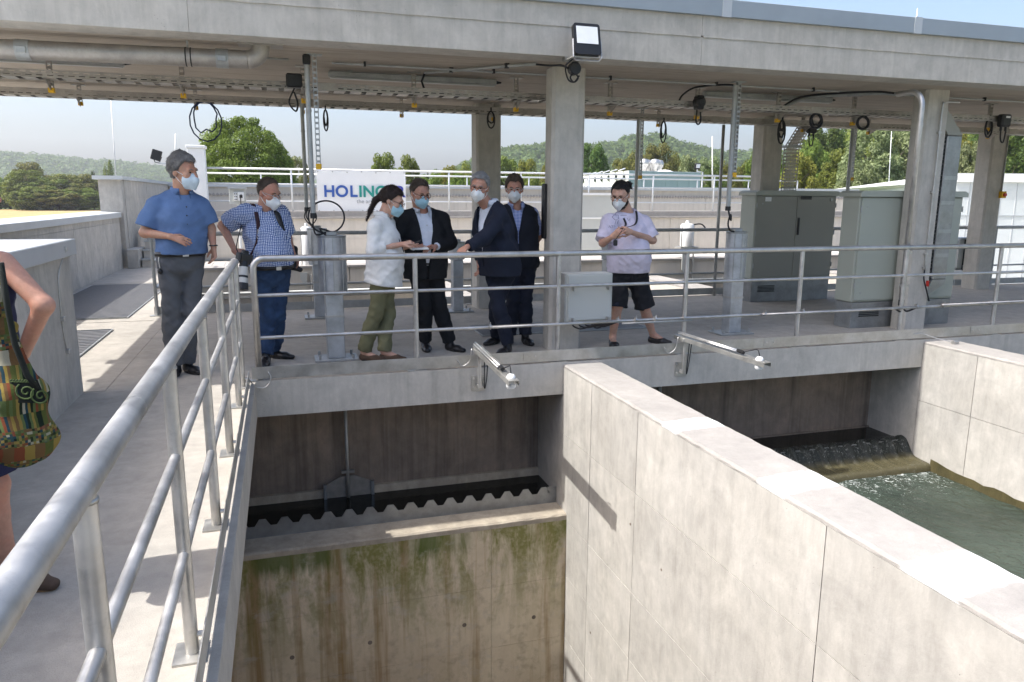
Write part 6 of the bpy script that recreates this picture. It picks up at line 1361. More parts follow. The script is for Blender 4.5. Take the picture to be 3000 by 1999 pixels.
class Person:
    def __init__(s, label, J, Y, yaw, lean=(0, 0, 0), girth=1.0, belly=0.0, head=(0, 0, 0), hs=1.0, feet=None, seed=1, name='person'):
        s.J = {}
        for k, v in J.items():
            s.J[k] = ony(v[0], v[1], Y+(v[2] if len(v) > 2 else 0)) if not (len(v) == 4) else np.array(v[:3], float)
        s.Y = Y; s.yaw = yaw; s.A = frame(yaw); s.g = girth; s.belly = belly; s.hA = frame(*head); s.hs = hs; s.seed = seed
        s.feet = feet; j = s.J; L, F = s.A[0], s.A[1]
        pv = j['P']; nk = j['N']
        for k, sg in (('A', -1), ('B', 1)):
            j['H'+k] = pv+L*0.088*sg*girth-np.array([0, 0, 0.03])
            g = onz(*feet[k][:2]); ta = frame(feet[k][2])[1]; s.J['G'+k] = g; j['T'+k] = ta
            lift = feet[k][3] if len(feet[k]) > 3 else 0.0
            j['AN'+k] = g+np.array([0, 0, 0.095+lift])-ta*0.065
        base = (j['GA']+j['GB'])/2
        s.t = thing(name, label, 'person', (base[0], base[1], 0.0))
        sp = nk-pv; s.chest = pv+sp*0.62+F*0.012; s.waist = pv+sp*0.25+F*(0.012+belly*0.45); s.upper = pv+sp*0.86
        s.off = woff(s.t)
    def bounds(s, pad=0.12):
        P = np.array([v for k, v in s.J.items() if k not in ('TA', 'TB')]); return P.min(0)-pad-0.03-np.array([0.04, 0.11, 0]), P.max(0)+pad+0.05+np.array([0.04, 0.06, 0])
    def place(s, name, me, mat):
        me.transform(Matrix.Translation(-s.off)); return link_mesh(name, me, mat, s.t)
    def torso(s, f, e=0.0, top=True, k=0.05):
        j, g, L = s.J, s.g, s.A[0]; b = s.belly
        f.put(cap(j['P']-np.array([0, 0, 0.06]), j['P'], 0.150*g+e, 0.160*g+e, L, 0.115*g+e, 0.122*g+e+b*0.5), k)
        f.put(cap(j['P'], s.waist, 0.160*g+e, 0.155*g+e+b*0.25, L, 0.122*g+e+b*0.5, 0.115*g+e+b), k)
        f.put(cap(s.waist, s.chest, 0.155*g+e+b*0.25, 0.172*g+e, L, 0.115*g+e+b, 0.122*g+e+b*0.2), k)
        f.put(cap(s.chest, s.upper, 0.172*g+e, 0.135*g+e, L, 0.122*g+e+b*0.2, 0.085*g+e), k)
        if top:
            for q in 'AB': f.put(cap(j['N']+np.array([0, 0, 0.004]), j['S'+q]-np.array([0, 0, 0.006]), 0.046+e, 0.046*g+e), 0.05)
    def arm(s, f, q, e=0.0, t0=0.0, t1=2.0, k=0.02, ru=0.050, rl=0.040, flat=True):
        """t in 0..1 upper arm, 1..2 forearm"""
        j, g = s.J, s.g; S, E, W = j['S'+q], j['E'+q], j['W'+q]; gu = ru*g; ge = 0.042*g; gw = 0.028
        if t1 <= 1: f.put(cap(S, S+(E-S)*t1, gu+e, gu+(ge-gu)*t1+e*1.15, flat='b' if flat else ''), 0.03)
        else:
            f.put(cap(S, E, gu+e, ge+e), 0.03); f.put(cap(E, E+(W-E)*min(1, t1-1), ge+e, ge+(gw-ge)*min(1, t1-1)+e, flat='b' if flat and t1 < 2 else ''), k)
    def legs(s, f, e=0.0, t1=2.0, k=0.03, fl=True, wide=0.0):
        j, g = s.J, s.g
        for q in 'AB':
            H, K, A_ = j['H'+q], j['K'+q], j['AN'+q]; K = K+s.A[1]*0.0
            if t1 <= 1: f.put(cap(H, H+(K-H)*t1, 0.080*g+e, 0.080*g+(0.060-0.080)*g*t1+e+wide, flat='b'), 0.03)
            else:
                f.put(cap(H, K, 0.080*g+e, 0.057*g+e), 0.03); m = K+(A_-K)*0.35-s.A[1]*0.015; f.put(cap(K, m, 0.058*g+e, 0.056*g+e+wide*0.5), 0.02); f.put(cap(m, A_+(np.array([0, 0, 0])), 0.056*g+e+wide*0.5, 0.038+e+wide, flat='b' if fl else ''), 0.02)
    def body(s, skin, hands, legs_bare=False, fat=1.0, wide=1.0, h=0.0085):
        lo, hi = s.bounds(); f = Field(lo, hi, h); s.torso(f, -0.034)
        s.legs(f, -0.014 if not legs_bare else -0.004, fl=False)
        if legs_bare:
            for q in 'AB': f.put(cap(s.J['AN'+q], s.J['G'+q]+np.array([0, 0, 0.035])+s.J['T'+q]*0.06, 0.036, 0.030), 0.03)
        for q in 'AB':
            s.arm(f, q, -0.004, flat=False)
            if hands.get(q):
                d, n, sd, cu = hands[q][:4]
                for pr in hand_prims(s.J['W'+q], d, n, sd, cu, *(hands[q][4:])): f.put(pr, 0.006)
        pr, s.T = head_prims(s.J['H'], s.hA, s.hs, s.J['N']+np.array([0, 0, -0.02]), fat, wide)
        for p, k in pr: f.put(p, k)
        for q in (-1, 1): f.put(ell(s.T(q*0.031, 0.096, 0.002), (0.015*s.hs,)*3), 0.010, 's')
        o = s.place('body', f.mesh('body'), skin)
        for q in (-1, 1):
            c = s.T(q*0.031, 0.083, 0.002)
            MB().lathe(tuple(c), [(0.0, -0.006), (0.007, -0.004), (0.0085, 0), (0.007, 0.004), (0.0, 0.006)], 8).build('eye', M['eye'], s.t, smooth=True)
        return o
    def brows(s, mat):
        for q in (-1, 1): MB().tube([s.T(q*0.016, 0.097, 0.020), s.T(q*0.032, 0.096, 0.025), s.T(q*0.048, 0.086, 0.019)], [0.003, 0.0042, 0.0025], 6).build('eyebrow', mat, s.t, smooth=True)
    def hair(s, mat, line=0.055, back=-0.06, thick=0.012, extra=None, top=0.0, bald=False, amp=0.004, sides=-0.02):
        c = s.J['H']; A, T, hs = s.hA, s.T, s.hs; R = 0.22; f = Field(c-R-0.1, c+R, 0.0075)
        e = 0.003 if bald else thick
        f.put(ell(T(0, -0.020, 0.034+top*0.5), np.array([0.078+thick, 0.099+thick, 0.092+e+top])*hs, A), 0.0); 
        f.disp(wrinkle(amp, 75, s.seed, (1, 1, 0.5)))
        # face opening: forward of a slanted plane below the hairline
        n = nv(A[1]*1.0-A[2]*0.55); p = T(0, 0.035, line)
        v = lambda P: np.maximum(-((P-p)@n), ((P-T(0, 0, line+0.02))@A[2]))
        f.put((c-R, c+R, v), 0.008, 's'); f.clip(T(0, 0, back-0.01), -A[2])
        n2 = nv(A[1]*0.9-A[2]*0.35); f.put((c-R, c+R, lambda P: np.maximum(-((P-T(0, -0.002, sides))@nv(A[1]-A[2]*0.2)), (P-T(0, 0, sides+0.028))@A[2])), 0.006, 's')
        if bald: f.put(ell(T(0, 0.03, 0.13), np.array([0.060, 0.10, 0.05])*hs, A), 0.02, 's')
        for pr, k in (extra(T) if extra else []): f.put(pr, k)
        me = f.mesh('hair'); n = len(me.vertices); co = np.empty(n*3, np.float32); no = np.empty(n*3, np.float32); me.vertices.foreach_get('co', co); me.vertices.foreach_get('normal', no); co = co.reshape(-1, 3); no = no.reshape(-1, 3)
        o = s.place('hair', me, mat); rs = np.random.RandomState(s.seed); pick = rs.choice(n, min(n, 1500)); mb = MB(); dn = -A[1]*0.55-A[2]*0.8
        for i in pick:                                # fine combed strands that break the outline
            c0, nn = co[i], no[i]; t = dn+rs.normal(size=3)*0.35; t = nv(t-nn*(t@nn)); sd = np.cross(nn, t)*0.0016; l = rs.uniform(0.015, 0.038)
            q0, q1, q2 = c0-nn*0.003, c0+t*l*0.5+nn*0.0045, c0+t*l+nn*rs.uniform(-0.002, 0.006); mb._add([q0-sd, q0+sd, q1+sd*0.8, q1-sd*0.8, q2], [(0, 1, 2, 3), (3, 2, 4)])
        mb.build('hair_strands', mat, s.t)['kind'] = 'stuff'; return o
    def mask(s, mat, kind='surgical', loops=True):
        c = s.J['H']; A, T, hs = s.hA, s.T, s.hs; f = Field(c-0.2, c+0.2, 0.006)
        if kind == 'surgical':
            f.put(ell(T(0, 0.034, -0.060), np.array([0.069, 0.083, 0.070])*hs, A), 0); f.put(cap(T(0, 0.088, -0.018), T(0, 0.108, -0.055), 0.018*hs), 0.02); f.put(cap(T(0, 0.105, -0.055), T(0, 0.088, -0.115), 0.018*hs), 0.03)
            f.clip(T(0, 0.0, -0.012), A[2]*1-A[1]*0.1); f.clip(T(0, 0, -0.125), -A[2]); f.clip(T(0, 0.036, 0), -A[1]); f.disp(lambda P: 0.0014*np.sin(((P-c)@A[2])*420))
        else:
            f.put(ell(T(0, 0.036, -0.055), np.array([0.066, 0.080, 0.068])*hs, A), 0); f.put(cap(T(0, 0.094, -0.010), T(0, 0.126, -0.058), 0.010*hs, 0.010), 0.035); f.put(cap(T(0, 0.126, -0.058), T(0, 0.085, -0.116), 0.010*hs, 0.016), 0.035)
            f.clip(T(0, 0.06, -0.004), A[2]*1+A[1]*0.15); f.clip(T(0, 0.03, -0.116), -A[2]-A[1]*0.25); f.clip(T(0, 0.040, 0), -A[1])
        o = s.place('face_mask', f.mesh('face_mask'), mat)
        for q in (-1, 1):
            for z0, z1 in ((-0.022, 0.012), (-0.098, -0.028)): MB().tube([T(q*0.058, 0.05, z0), T(q*0.078, 0.02, (z0+z1)/2), T(q*0.083, -0.014, z1)], 0.0022, 5).build('ear_loop', M['mask_white'], s.t)
        return o
    def glasses(s, mat, r=0.022):
        T = s.T; b = MB()
        for q in (-1, 1):
            b.tube([T(q*0.033+r*1.15*math.cos(a), 0.108-abs(0.2*(r*math.cos(a))*q*0+0.0), 0.0+r*0.85*math.sin(a)) for a in [2*PI*i/14 for i in range(14)]], 0.0024, 5, closed=True); b.tube([T(q*(0.033+r*1.15), 0.107, 0.004), T(q*0.078, 0.05, 0.008), T(q*0.084, -0.015, 0.010)], 0.0022, 5)
        b.tube([T(-0.010, 0.110, 0.004), T(0, 0.113, 0.006), T(0.010, 0.110, 0.004)], 0.0024, 5); return b.build('spectacles', mat, s.t, smooth=True)
    def top(s, name, mat, e=0.016, sleeve=0.75, hem=None, amp=0.0035, freq=28, vneck=None, hemflare=0.0, collar=None, h=0.0085, extra=None, armhole=False, slv_e=None, neck_r=0.062, shoulders=True):
        lo, hi = s.bounds(); f = Field(lo, hi, h); s.torso(f, e, shoulders)
        if hemflare: f.put(cap(s.J['P']-np.array([0, 0, 0.16]), s.waist, 0.19*s.g+hemflare, 0.16*s.g+e+s.belly*0.3, s.A[0], 0.145*s.g+hemflare, 0.12*s.g+e+s.belly), 0.06)
        if sleeve:
            for q in 'AB': s.arm(f, q, slv_e or (e+0.006), t1=sleeve)
        if extra: extra(f)
        f.disp(wrinkle(amp*1.5, freq*0.8, s.seed+3, (1.2, 1.2, 0.6), True)); f.disp(wrinkle(amp*0.8, freq*1.9, s.seed+5, (0.7, 0.7, 1.3), True))
        hz = hem if hem is not None else s.J['P'][2]+0.02
        if np.ndim(hz) == 0: f.clip((0, 0, hz), (0, 0, -1))
        else: f.clip(hz[0], hz[1])
        nk = s.J['N']; f.put(cap(nk+np.array([0, 0, -0.03])+s.A[1]*0.01, nk+np.array([0, 0, 0.16])+s.A[1]*0.05, neck_r, neck_r*1.3), 0.01, 's')
        if vneck:                                   # open front: V from the neck down to vneck metres below
            d, wd = vneck; L, F = s.A[0], s.A[1]; tip = nk-np.array([0, 0, d])
            def fn(P):
                q = P-tip; t = np.clip(q[..., 2]/d, -0.15, 1.5); return np.maximum(np.abs(q@L)-np.maximum(0.006, wd*t), -((P-nk)@F)+0.012)*0.9
            f.put((nk-0.9, nk+0.35, lambda P: np.maximum(fn(P), (tip[2]-0.10-P[..., 2]))), 0.008, 's')
        o = s.place(name, f.mesh(name), mat); return o
    def collar(s, mat, open_=0.35, h=0.05):
        nk = s.J['N']; L, F = s.A[0], s.A[1]; b = MB(); n = 14; V = []
        up = nv(s.J['H']-nk); ce = nk+np.array([0, 0, 0.0])
        for i in range(n+1):
            a = open_+(2*PI-2*open_)*i/n; d = F*math.cos(a)+L*math.sin(a); r = 0.071*s.g**0.5
            p = ce+d*r+np.array([0, 0, 0.050 if abs(a-PI) < 1.9 else 0.034]); V += [p+np.array([0, 0, h*0.5])-d*0.006, p+d*0.010+np.array([0, 0, h*0.35]), p+d*0.026-np.array([0, 0, h*0.75])]
        F_ = [(i*3+k, (i+1)*3+k, (i+1)*3+k+1, i*3+k+1) for i in range(n) for k in (0, 1)]
        for sg, i in ((1, 0), (-1, n)):               # collar points
            a = open_*sg if sg > 0 else -open_; p = V[i*3+2]
            V.append(p+F*0.02-np.array([0, 0, 0.035])+L*(0.0)); F_.append((i*3+1, i*3+2, len(V)-1) if sg < 0 else (i*3+2, i*3+1, len(V)-1))
        b._add(V, F_); o = b.build('collar', mat, s.t, smooth=True)
        md = o.modifiers.new('thick', 'SOLIDIFY'); md.thickness = 0.004; return o
    def lapels(s, mat, d=0.36, wd=0.075):
        nk = s.J['N']; L, F = s.A[0], s.A[1]
        for q in (-1, 1):
            def pt(t, k): return nk+L*q*(wd*(1-t)+k*0.05*math.sin(min(1, t*1.25)*PI)*1.0+0.008)+F*(0.085+0.06*min(1, t*2.2)+s.belly*0.3-k*0.018)-np.array([0, 0, d*t+0.01])
            MB().grid(lambda u, v: tuple(pt(v, u)), 3, 10).build('lapel', mat, s.t, smooth=True).modifiers.new('thick', 'SOLIDIFY').thickness = 0.006
    def trousers(s, mat, name='trousers', e=0.010, t1=2.0, wide=0.012, top=None, amp=0.0035, cuff=False, h=0.0085):
        lo, hi = s.bounds(); f = Field(lo, hi, h); g, L, b = s.g, s.A[0], s.belly
        f.put(cap(s.J['P']-np.array([0, 0, 0.05]), s.J['P']+np.array([0, 0, 0.05]), 0.150*g+e, 0.162*g+e, L, 0.118*g+e, 0.122*g+e+b*0.62), 0.04); s.legs(f, e, t1, wide=wide)
        f.disp(wrinkle(amp*1.5, 24, s.seed+9, (0.8, 0.8, 1.3), True)); f.disp(wrinkle(amp*0.8, 55, s.seed+19, (1, 1, 1), True)); f.clip((0, 0, top if top is not None else s.J['P'][2]+0.045), (0, 0, 1))
        o = s.place(name, f.mesh(name), mat)
        return o
    def belt(s, mat=None, z=None, buckle=True):
        z = z if z is not None else s.J['P'][2]+0.03; g, L, b, F = s.g, s.A[0], s.belly, s.A[1]; c = s.J['P']; n = 32; V = []
        for i in range(n):
            a = 2*PI*i/n; p = np.array([c[0], c[1], 0])+L*math.cos(a)*(0.165*g+0.021)+F*math.sin(a)*(0.124*g+0.019+b*0.62)
            V += [(p[0], p[1], z-0.02), (p[0], p[1], z+0.02)]
        F_ = [(2*i, 2*((i+1) % n), 2*((i+1) % n)+1, 2*i+1) for i in range(n)]; o = MB()._add(V, F_).build('belt', mat or M['leather'], s.t, smooth=True); o.modifiers.new('thick', 'SOLIDIFY').thickness = 0.005
        if buckle:
            p = np.array([c[0], c[1], z])+F*(0.124*g+0.025+b*0.62); A3 = Matrix((Vector(L), Vector(F), Vector((0, 0, 1)))).transposed()
            MB().cbox(p, (0.05, 0.008, 0.042), A3).build('buckle', M['steel'], s.t, bevel=0.003)
    def shoes(s, mat, name='shoe', low=False, sole=None):
        for q in 'AB':
            g, d, an = s.J['G'+q], s.J['T'+q], s.J['AN'+q]; z0 = an[2]-0.095; L = np.array([-d[1], d[0], 0]); g = np.array([g[0], g[1], z0])
            f = Field(g-0.2, g+np.array([0.2, 0.2, 0.2]), 0.007)
            f.put(cap(g-d*0.085+np.array([0, 0, 0.035]), g+d*0.05+np.array([0, 0, 0.030]), 0.037, 0.047, L, 0.045, 0.036), 0.03); f.put(cap(g+d*0.05+np.array([0, 0, 0.028]), g+d*0.135+np.array([0, 0, 0.022]), 0.047, 0.034, L, 0.034, 0.024), 0.03)
            if not low: f.put(cap(g-d*0.06+np.array([0, 0, 0.04]), an+np.array([0, 0, 0.01]), 0.042, 0.044, flat='b'), 0.03)
            else: f.put(cap(g-d*0.03+np.array([0, 0, 0.085]), g+d*0.04+np.array([0, 0, 0.10]), 0.036, 0.03), 0.02, 's')
            f.clip((0, 0, z0+0.004), (0, 0, -1)); o = s.place(name, f.mesh(name), mat)
            P = []
            for i in range(18):
                a = 2*PI*i/18; P.append(g+d*(0.025+0.125*math.cos(a))+L*(0.046*math.sin(a)*(1-0.12*math.cos(a)))+np.array([0, 0, 0.001]))
            MB().prism(P, (0, 0, 0.016)).build('sole', sole or M['sole'], s.t)
# ------------------------------------------------------------------ the visitors
def T3(*a): return np.array(a, float)
def buttons(p, n, z0, z1, mat, fwd):
    L, F = p.A[0], p.A[1]
    for i in range(n):
        t = i/(n-1); z = z0+(z1-z0)*t; sp = p.J['N']-p.J['P']; k = (z-p.J['P'][2])/sp[2]; c = p.J['P']+sp*k
        q = c+F*fwd(k); q[2] = z; MB().lathe(tuple(q), [(0.0065, -0.002), (0.0065, 0.002)], 8, 'Y').build('button', mat, p.t)
# 1 man in the blue shirt
p = Person('tall grey haired man in blue short sleeved shirt and grey trousers wearing a mask', dict(
    H=(538, 504, -0.01), N=(533, 572, 0.03), SA=(460, 604, -0.02), EA=(424, 682, -0.06), WA=(502, 694, -0.22), SB=(589, 605, 0.06), EB=(617, 670, 0.06), WB=(626, 726, -0.02),
    P=(530, 752, 0.02), KA=(502, 905, 0.0), KB=(559, 912, 0.02)), 7.17, 0.35, girth=1.13, belly=0.015, head=(1.0, 0.10, 0), hs=1.16, feet={'A': (510, 1103, -0.2), 'B': (562, 1092, 0.6)}, seed=2)
p.body(M['skin_a'], {'A': (ony(561, 712, 6.93)-ony(502, 694, 6.95), (0.1, 0.55, -0.5), 1, 0.25), 'B': ((0.0, -0.15, -1), (-0.7, -0.5, 0), 1, 0.75)})
p.brows(M['hair_grey']); p.hair(M['hair_grey'], 0.060, -0.075, 0.013, top=0.012, amp=0.005); p.mask(M['mask_pale'])
p.top('shirt', M['blue_shirt'], 0.020, 0.80, p.J['P'][2]+0.025, amp=0.005, freq=20, neck_r=0.064, slv_e=0.032); p.collar(M['blue_shirt'], 0.45); p.trousers(M['grey_trousers'], e=0.012, wide=0.02); p.belt(); p.shoes(M['shoe'])
buttons(p, 6, p.J['P'][2]+0.07, p.J['N'][2]-0.10, M['leather'], lambda k: 0.150+0.035*math.sin(min(1, k)*PI)-0.05*max(0, k-0.65))
w = p.J['WB']; MB().tube([w+T3(0.031*math.cos(a), 0.031*math.sin(a), 0.02) for a in [2*PI*i/12 for i in range(12)]], 0.006, 6, closed=True).build('wristwatch', M['leather'], p.t)
kq = p.J['P']-p.A[0]*0.19+p.A[1]*0.05
MB().tube([kq+T3(0, 0, 0.03), kq+T3(-0.005, -0.01, -0.03), kq+T3(0, -0.01, -0.09)], 0.005, 6).build('key_chain', M['steel'], p.t); MB().lathe(tuple(kq+T3(0, -0.015, -0.12)), [(0.0, -0.025), (0.02, -0.01), (0.022, 0.012), (0.008, 0.03)], 10).build('key_fob', M['black'], p.t, smooth=True)
# 2 man in checks
p = Person('man in blue and white checked shirt and jeans with a mask and shoulder straps', dict(
    H=(789, 566, -0.02), N=(772, 622, 0.03), SA=(716, 626, -0.04), EA=(652, 662, 0.02), WA=(688, 735, -0.16), SB=(822, 628, 0.08), EB=(843, 700, 0.10), WB=(858, 742, 0.12),
    P=(793, 786, 0.02), KA=(786, 925, 0.0), KB=(812, 918, 0.04)), 7.5, 0.40, girth=1.13, belly=0.05, head=(0.75, 0.28, 0), hs=1.08, feet={'A': (777, 1070, -0.1), 'B': (822, 1050, 1.0)}, seed=5)
p.body(M['skin_c'], {'A': (ony(712, 752, 7.33)-ony(688, 735, 7.34), (0.5, 0.3, -0.5), 1, 0.9), 'B': ((0.3, 0.1, -0.8), (-0.6, -0.5, 0), 1, 0.6)}, fat=1.08)
p.brows(M['hair_brown']); p.hair(M['hair_brown'], 0.088, -0.055, 0.006, amp=0.002); p.mask(M['mask_white'], 'ffp'); p.glasses(M['steel'], 0.020)
p.top('shirt', M['check'], 0.018, 0.82, p.J['P'][2]+0.03, amp=0.005, freq=22, slv_e=0.034); p.collar(M['check'], 0.5); p.trousers(M['jeans'], e=0.012, wide=0.02, amp=0.005); p.belt(z=p.J['P'][2]+0.015); p.shoes(M['shoe'])
def strap(p, q, mat, name, w=0.036, dl=0.6):
    L, F = p.A[0], p.A[1]; s_ = p.J['S'+q]; n_ = p.J['N']; a = n_*0.42+s_*0.58; sg = -1 if q == 'A' else 1
    P = [a-F*0.12-T3(0, 0, 0.20), a-F*0.09-T3(0, 0, 0.02), a+T3(0, 0, 0.082), a+F*0.085+T3(0, 0, 0.0), a+F*0.145-T3(0, 0, 0.12)+L*sg*0.01, a+F*0.16-T3(0, 0, 0.25)+L*sg*0.03, a+F*0.13-T3(0, 0, 0.36)+L*sg*0.07, a+F*0.02-T3(0, 0, 0.46)+L*sg*0.11]
    P = spline(P, 6); b = MB(); V = []
    for i, c in enumerate(P):
        c = Vector(c); V += [c-Vector(L)*w/2, c+Vector(L)*w/2]
    b._add(V, [(2*i, 2*i+1, 2*i+3, 2*i+2) for i in range(len(P)-1)]); o = b.build(name, mat, p.t, smooth=True); o.modifiers.new('thick', 'SOLIDIFY').thickness = 0.006; return o
M['strap_red'] = plain('dark_red_strap', (0.03, 0.006, 0.010), 0.7); strap(p, 'A', M['strap_red'], 'camera_strap'); strap(p, 'B', M['black'], 'backpack_strap', 0.05)
for i, ch in enumerate('Canon'):
    pass
cu = bpy.data.curves.new('lettering', 'FONT'); cu.body = 'Canon'; cu.size = 0.034; cu.extrude = 0.0005; cu.align_x = 'CENTER'; cu.align_y = 'CENTER'
o = bpy.data.objects.new('lettering', cu); COL.objects.link(o); bpy.context.view_layer.update(); me = bpy.data.meshes.new_from_object(o.evaluated_get(bpy.context.evaluated_depsgraph_get())); bpy.data.objects.remove(o)
L, F = p.A[0], p.A[1]; a_ = p.J['N']*0.42+p.J['SA']*0.58+F*0.168-T3(0, 0, 0.19)-L*0.022
o = link_mesh('lettering', me, M['white_paint'], p.t); o.matrix_local = Matrix.Translation(Vector(a_)-p.off) @ Matrix((Vector((0, 0, 1)), Vector(-L), Vector(-F)*-1)).transposed().to_4x4()
# camera hanging at his right hip
def photo_camera():
    w = ony(715, 758, 7.24); t = thing('photo_camera', 'black camera with long pale lens hanging at the hip of the man in checks', 'camera', tuple(w-T3(0, 0, 0.2)))
    A3 = Matrix.Rotation(0.5, 3, 'Z') @ Matrix.Rotation(0.25, 3, 'Y')
    MB().cbox(w, (0.14, 0.07, 0.095), A3).build('camera_body', M['black'], t, bevel=0.014, bseg=2); MB().cbox(Vector(w)+A3 @ Vector((0, 0.0, 0.055)), (0.06, 0.055, 0.04), A3).build('viewfinder_hump', M['black'], t, bevel=0.01); MB().cbox(Vector(w)+A3 @ Vector((-0.06, -0.02, 0.0)), (0.03, 0.07, 0.085), A3).build('hand_grip', M['black'], t, bevel=0.012)
    d = Vector((-0.10, -0.30, -0.95)).normalized(); c = Vector(w)+d*0.03
    M['lens_grey'] = plain('pale_lens_barrel', (0.55, 0.54, 0.50), 0.45)
    for a, b_, r1, r2, m_, nm in ((0, 0.05, 0.038, 0.040, 'black', 'lens_mount'), (0.05, 0.13, 0.041, 0.043, 'lens_grey', 'lens_barrel'), (0.13, 0.15, 0.044, 0.044, 'black', 'focus_ring'), (0.15, 0.20, 0.043, 0.046, 'lens_grey', 'lens_barrel'), (0.20, 0.26, 0.050, 0.054, 'black', 'lens_hood')):
        MB().cyl(c+d*a, c+d*b_, r1, 16, r2).build(nm, M[m_], t, auto=40)
    MB().tube(spline([Vector(w)+Vector((-0.05, -0.01, 0.06)), ony(693, 720, 7.26), ony(707, 660, 7.40)], 6), 0.005, 6).build('carrying_strap', M['black'], t)
photo_camera()
bp = thing('shoulder_bag', 'dark shoulder bag hanging behind the man in checks', 'bag', tuple(ony(852, 790, 7.62)-T3(0, 0, 0.15))); c = ony(846, 752, 7.66)
f = Field(c-0.25, c+0.25, 0.01); f.put(boxp(c, (0.085, 0.06, 0.11), frame(0.4), 0.04), 0.01); f.put(cap(c+T3(0.02, -0.02, -0.10), c+T3(0.10, -0.04, -0.13), 0.028, 0.022), 0.02); f.disp(wrinkle(0.006, 25, 3)); me = f.mesh('bag_body'); me.transform(Matrix.Translation(-woff(bp))); link_mesh('bag_body', me, M['black'], bp)
MB().tube(spline([c+T3(-0.03, 0, 0.10), ony(838, 690, 7.62), ony(826, 615, 7.62)], 5), 0.012, 6).build('strap', M['black'], bp, smooth=True)
# 3 woman in white blouse
p = Person('woman with dark ponytail in white blouse and khaki trousers writing on a pad', dict(
    H=(1150, 588, -0.02), N=(1122, 640, 0.02), SA=(1096, 663, -0.13), EA=(1092, 732, -0.17), WA=(1178, 716, -0.16), SB=(1136, 655, 0.16), EB=(1150, 732, 0.14), WB=(1196, 722, -0.02),
    P=(1122, 800, 0.0), KA=(1102, 920, -0.03), KB=(1138, 925, 0.05)), 7.3, 1.15, girth=0.98, belly=0.03, head=(1.15, 0.38, 0), hs=1.03, feet={'A': (1085, 1058, 0.9), 'B': (1146, 1058, 1.2)}, seed=8)
p.body(M['skin_b'], {'A': (ony(1210, 708, 7.14)-ony(1178, 716, 7.14), (0.3, 0.3, -0.8), -1, 0.85), 'B': ((0.75, -0.45, -0.1), (0, 0, 1), -1, 0.35)}, legs_bare=True, fat=1.0)
p.brows(M['hair_dark'])
def pony(T): return [(cap(T(0, -0.10, 0.02), T(0.01, -0.155, -0.06), 0.036, 0.030), 0.03), (cap(T(0.01, -0.155, -0.06), T(0.015, -0.17, -0.17), 0.028, 0.022), 0.02), (cap(T(0.015, -0.17, -0.17), T(0.0, -0.165, -0.27), 0.021, 0.008), 0.02)]
p.hair(M['hair_dark'], 0.052, -0.07, 0.013, extra=pony, amp=0.003, sides=-0.045); p.mask(M['mask_blue']); p.glasses(M['glasses_m'], 0.020)
hz = ((0, 0, 0), (0, 0, -1))
p.top('blouse', M['white_blouse'], 0.018, 1.42, (p.J['P']-T3(0, 0, 0.105), nv(T3(-0.16, 0.05, -1))), amp=0.0045, freq=17, hemflare=0.045, slv_e=0.020); p.collar(M['white_blouse'], 0.6, 0.03); p.trousers(M['khaki'], e=0.012, wide=0.02, amp=0.005); p.shoes(M['brown_shoe'], 'flat_shoe', low=True)
nk = p.J['N']; MB().tube(spline([nk+T3(-0.06, -0.05, 0.03), nk+p.A[1]*0.09-p.A[0]*0.03-T3(0, 0, 0.05), nk+p.A[1]*0.16-p.A[0]*0.02-T3(0, 0, 0.2), nk+p.A[1]*0.20-T3(0, 0, 0.32)], 6), 0.005, 6).build('lanyard', M['black'], p.t)
pd = thing('notepad', 'small white notepad held between the woman and the suited man', 'notepad', (1.2, 7.1, 1.1)); c = ony(1228, 727, 7.2)
MB().cbox(c, (0.17, 0.11, 0.008), Matrix.Rotation(0.1, 3, 'X')).build('pages', M['white_paint'], pd); MB().cbox(c-T3(0, 0, 0.0065), (0.175, 0.115, 0.004), Matrix.Rotation(0.1, 3, 'X')).build('cardboard_back', M['lgrey'], pd)
a = ony(1210, 716, 7.12); b2 = ony(1237, 702, 7.10); o = MB().cyl(a, b2, 0.0055, 8).build('pen', M['black'], smooth=True); setp(o, 'black pen in the hand of the woman writing', 'pen')
# 4 man in black suit
p = Person('man in black suit jacket, white shirt and blue mask reading beside the woman', dict(
    H=(1231, 566, -0.02), N=(1235, 624, 0.04), SA=(1178, 640, 0.02), EA=(1150, 718, -0.02), WA=(1222, 724, -0.20), SB=(1293, 640, 0.06), EB=(1322, 712, 0.04), WB=(1272, 724, -0.18),
    P=(1246, 775, 0.04), KA=(1242, 893, 0.02), KB=(1288, 893, 0.02)), 7.58, 0.12, girth=1.10, belly=0.02, head=(0.35, 0.30, 0), hs=1.06, feet={'A': (1249, 1026, -0.1), 'B': (1330, 1028, 0.6)}, seed=11)
p.body(M['skin_c'], {'A': ((0.8, -0.45, 0.0), (0, 0, 1), 1, 0.3), 'B': ((-0.75, -0.5, -0.1), (0, 0, -1), 1, 0.5)}, fat=1.08)
p.brows(M['hair_brown']); p.hair(M['hair_brown'], 0.068, -0.055, 0.009, amp=0.003); p.mask(M['mask_blue']); p.glasses(M['glasses_m'], 0.020)
p.top('shirt', M['white_shirt'], 0.010, 1.9, p.J['P'][2]+0.0, amp=0.0007, slv_e=0.008); p.top('jacket', M['black_suit'], 0.026, 1.85, p.J['P'][2]-0.14, amp=0.005, freq=18, vneck=(0.62, 0.085), hemflare=0.024, slv_e=0.024, neck_r=0.075); p.collar(M['white_shirt'], 0.5); p.lapels(M['black_suit'], 0.34, 0.08)
p.trousers(M['black_suit'], e=0.012, wide=0.02); p.belt(buckle=False); p.shoes(M['shoe']); buttons(p, 5, p.J['P'][2]+0.08, p.J['N'][2]-0.12, M['steel'], lambda k: 0.142+0.02*math.sin(k*PI))
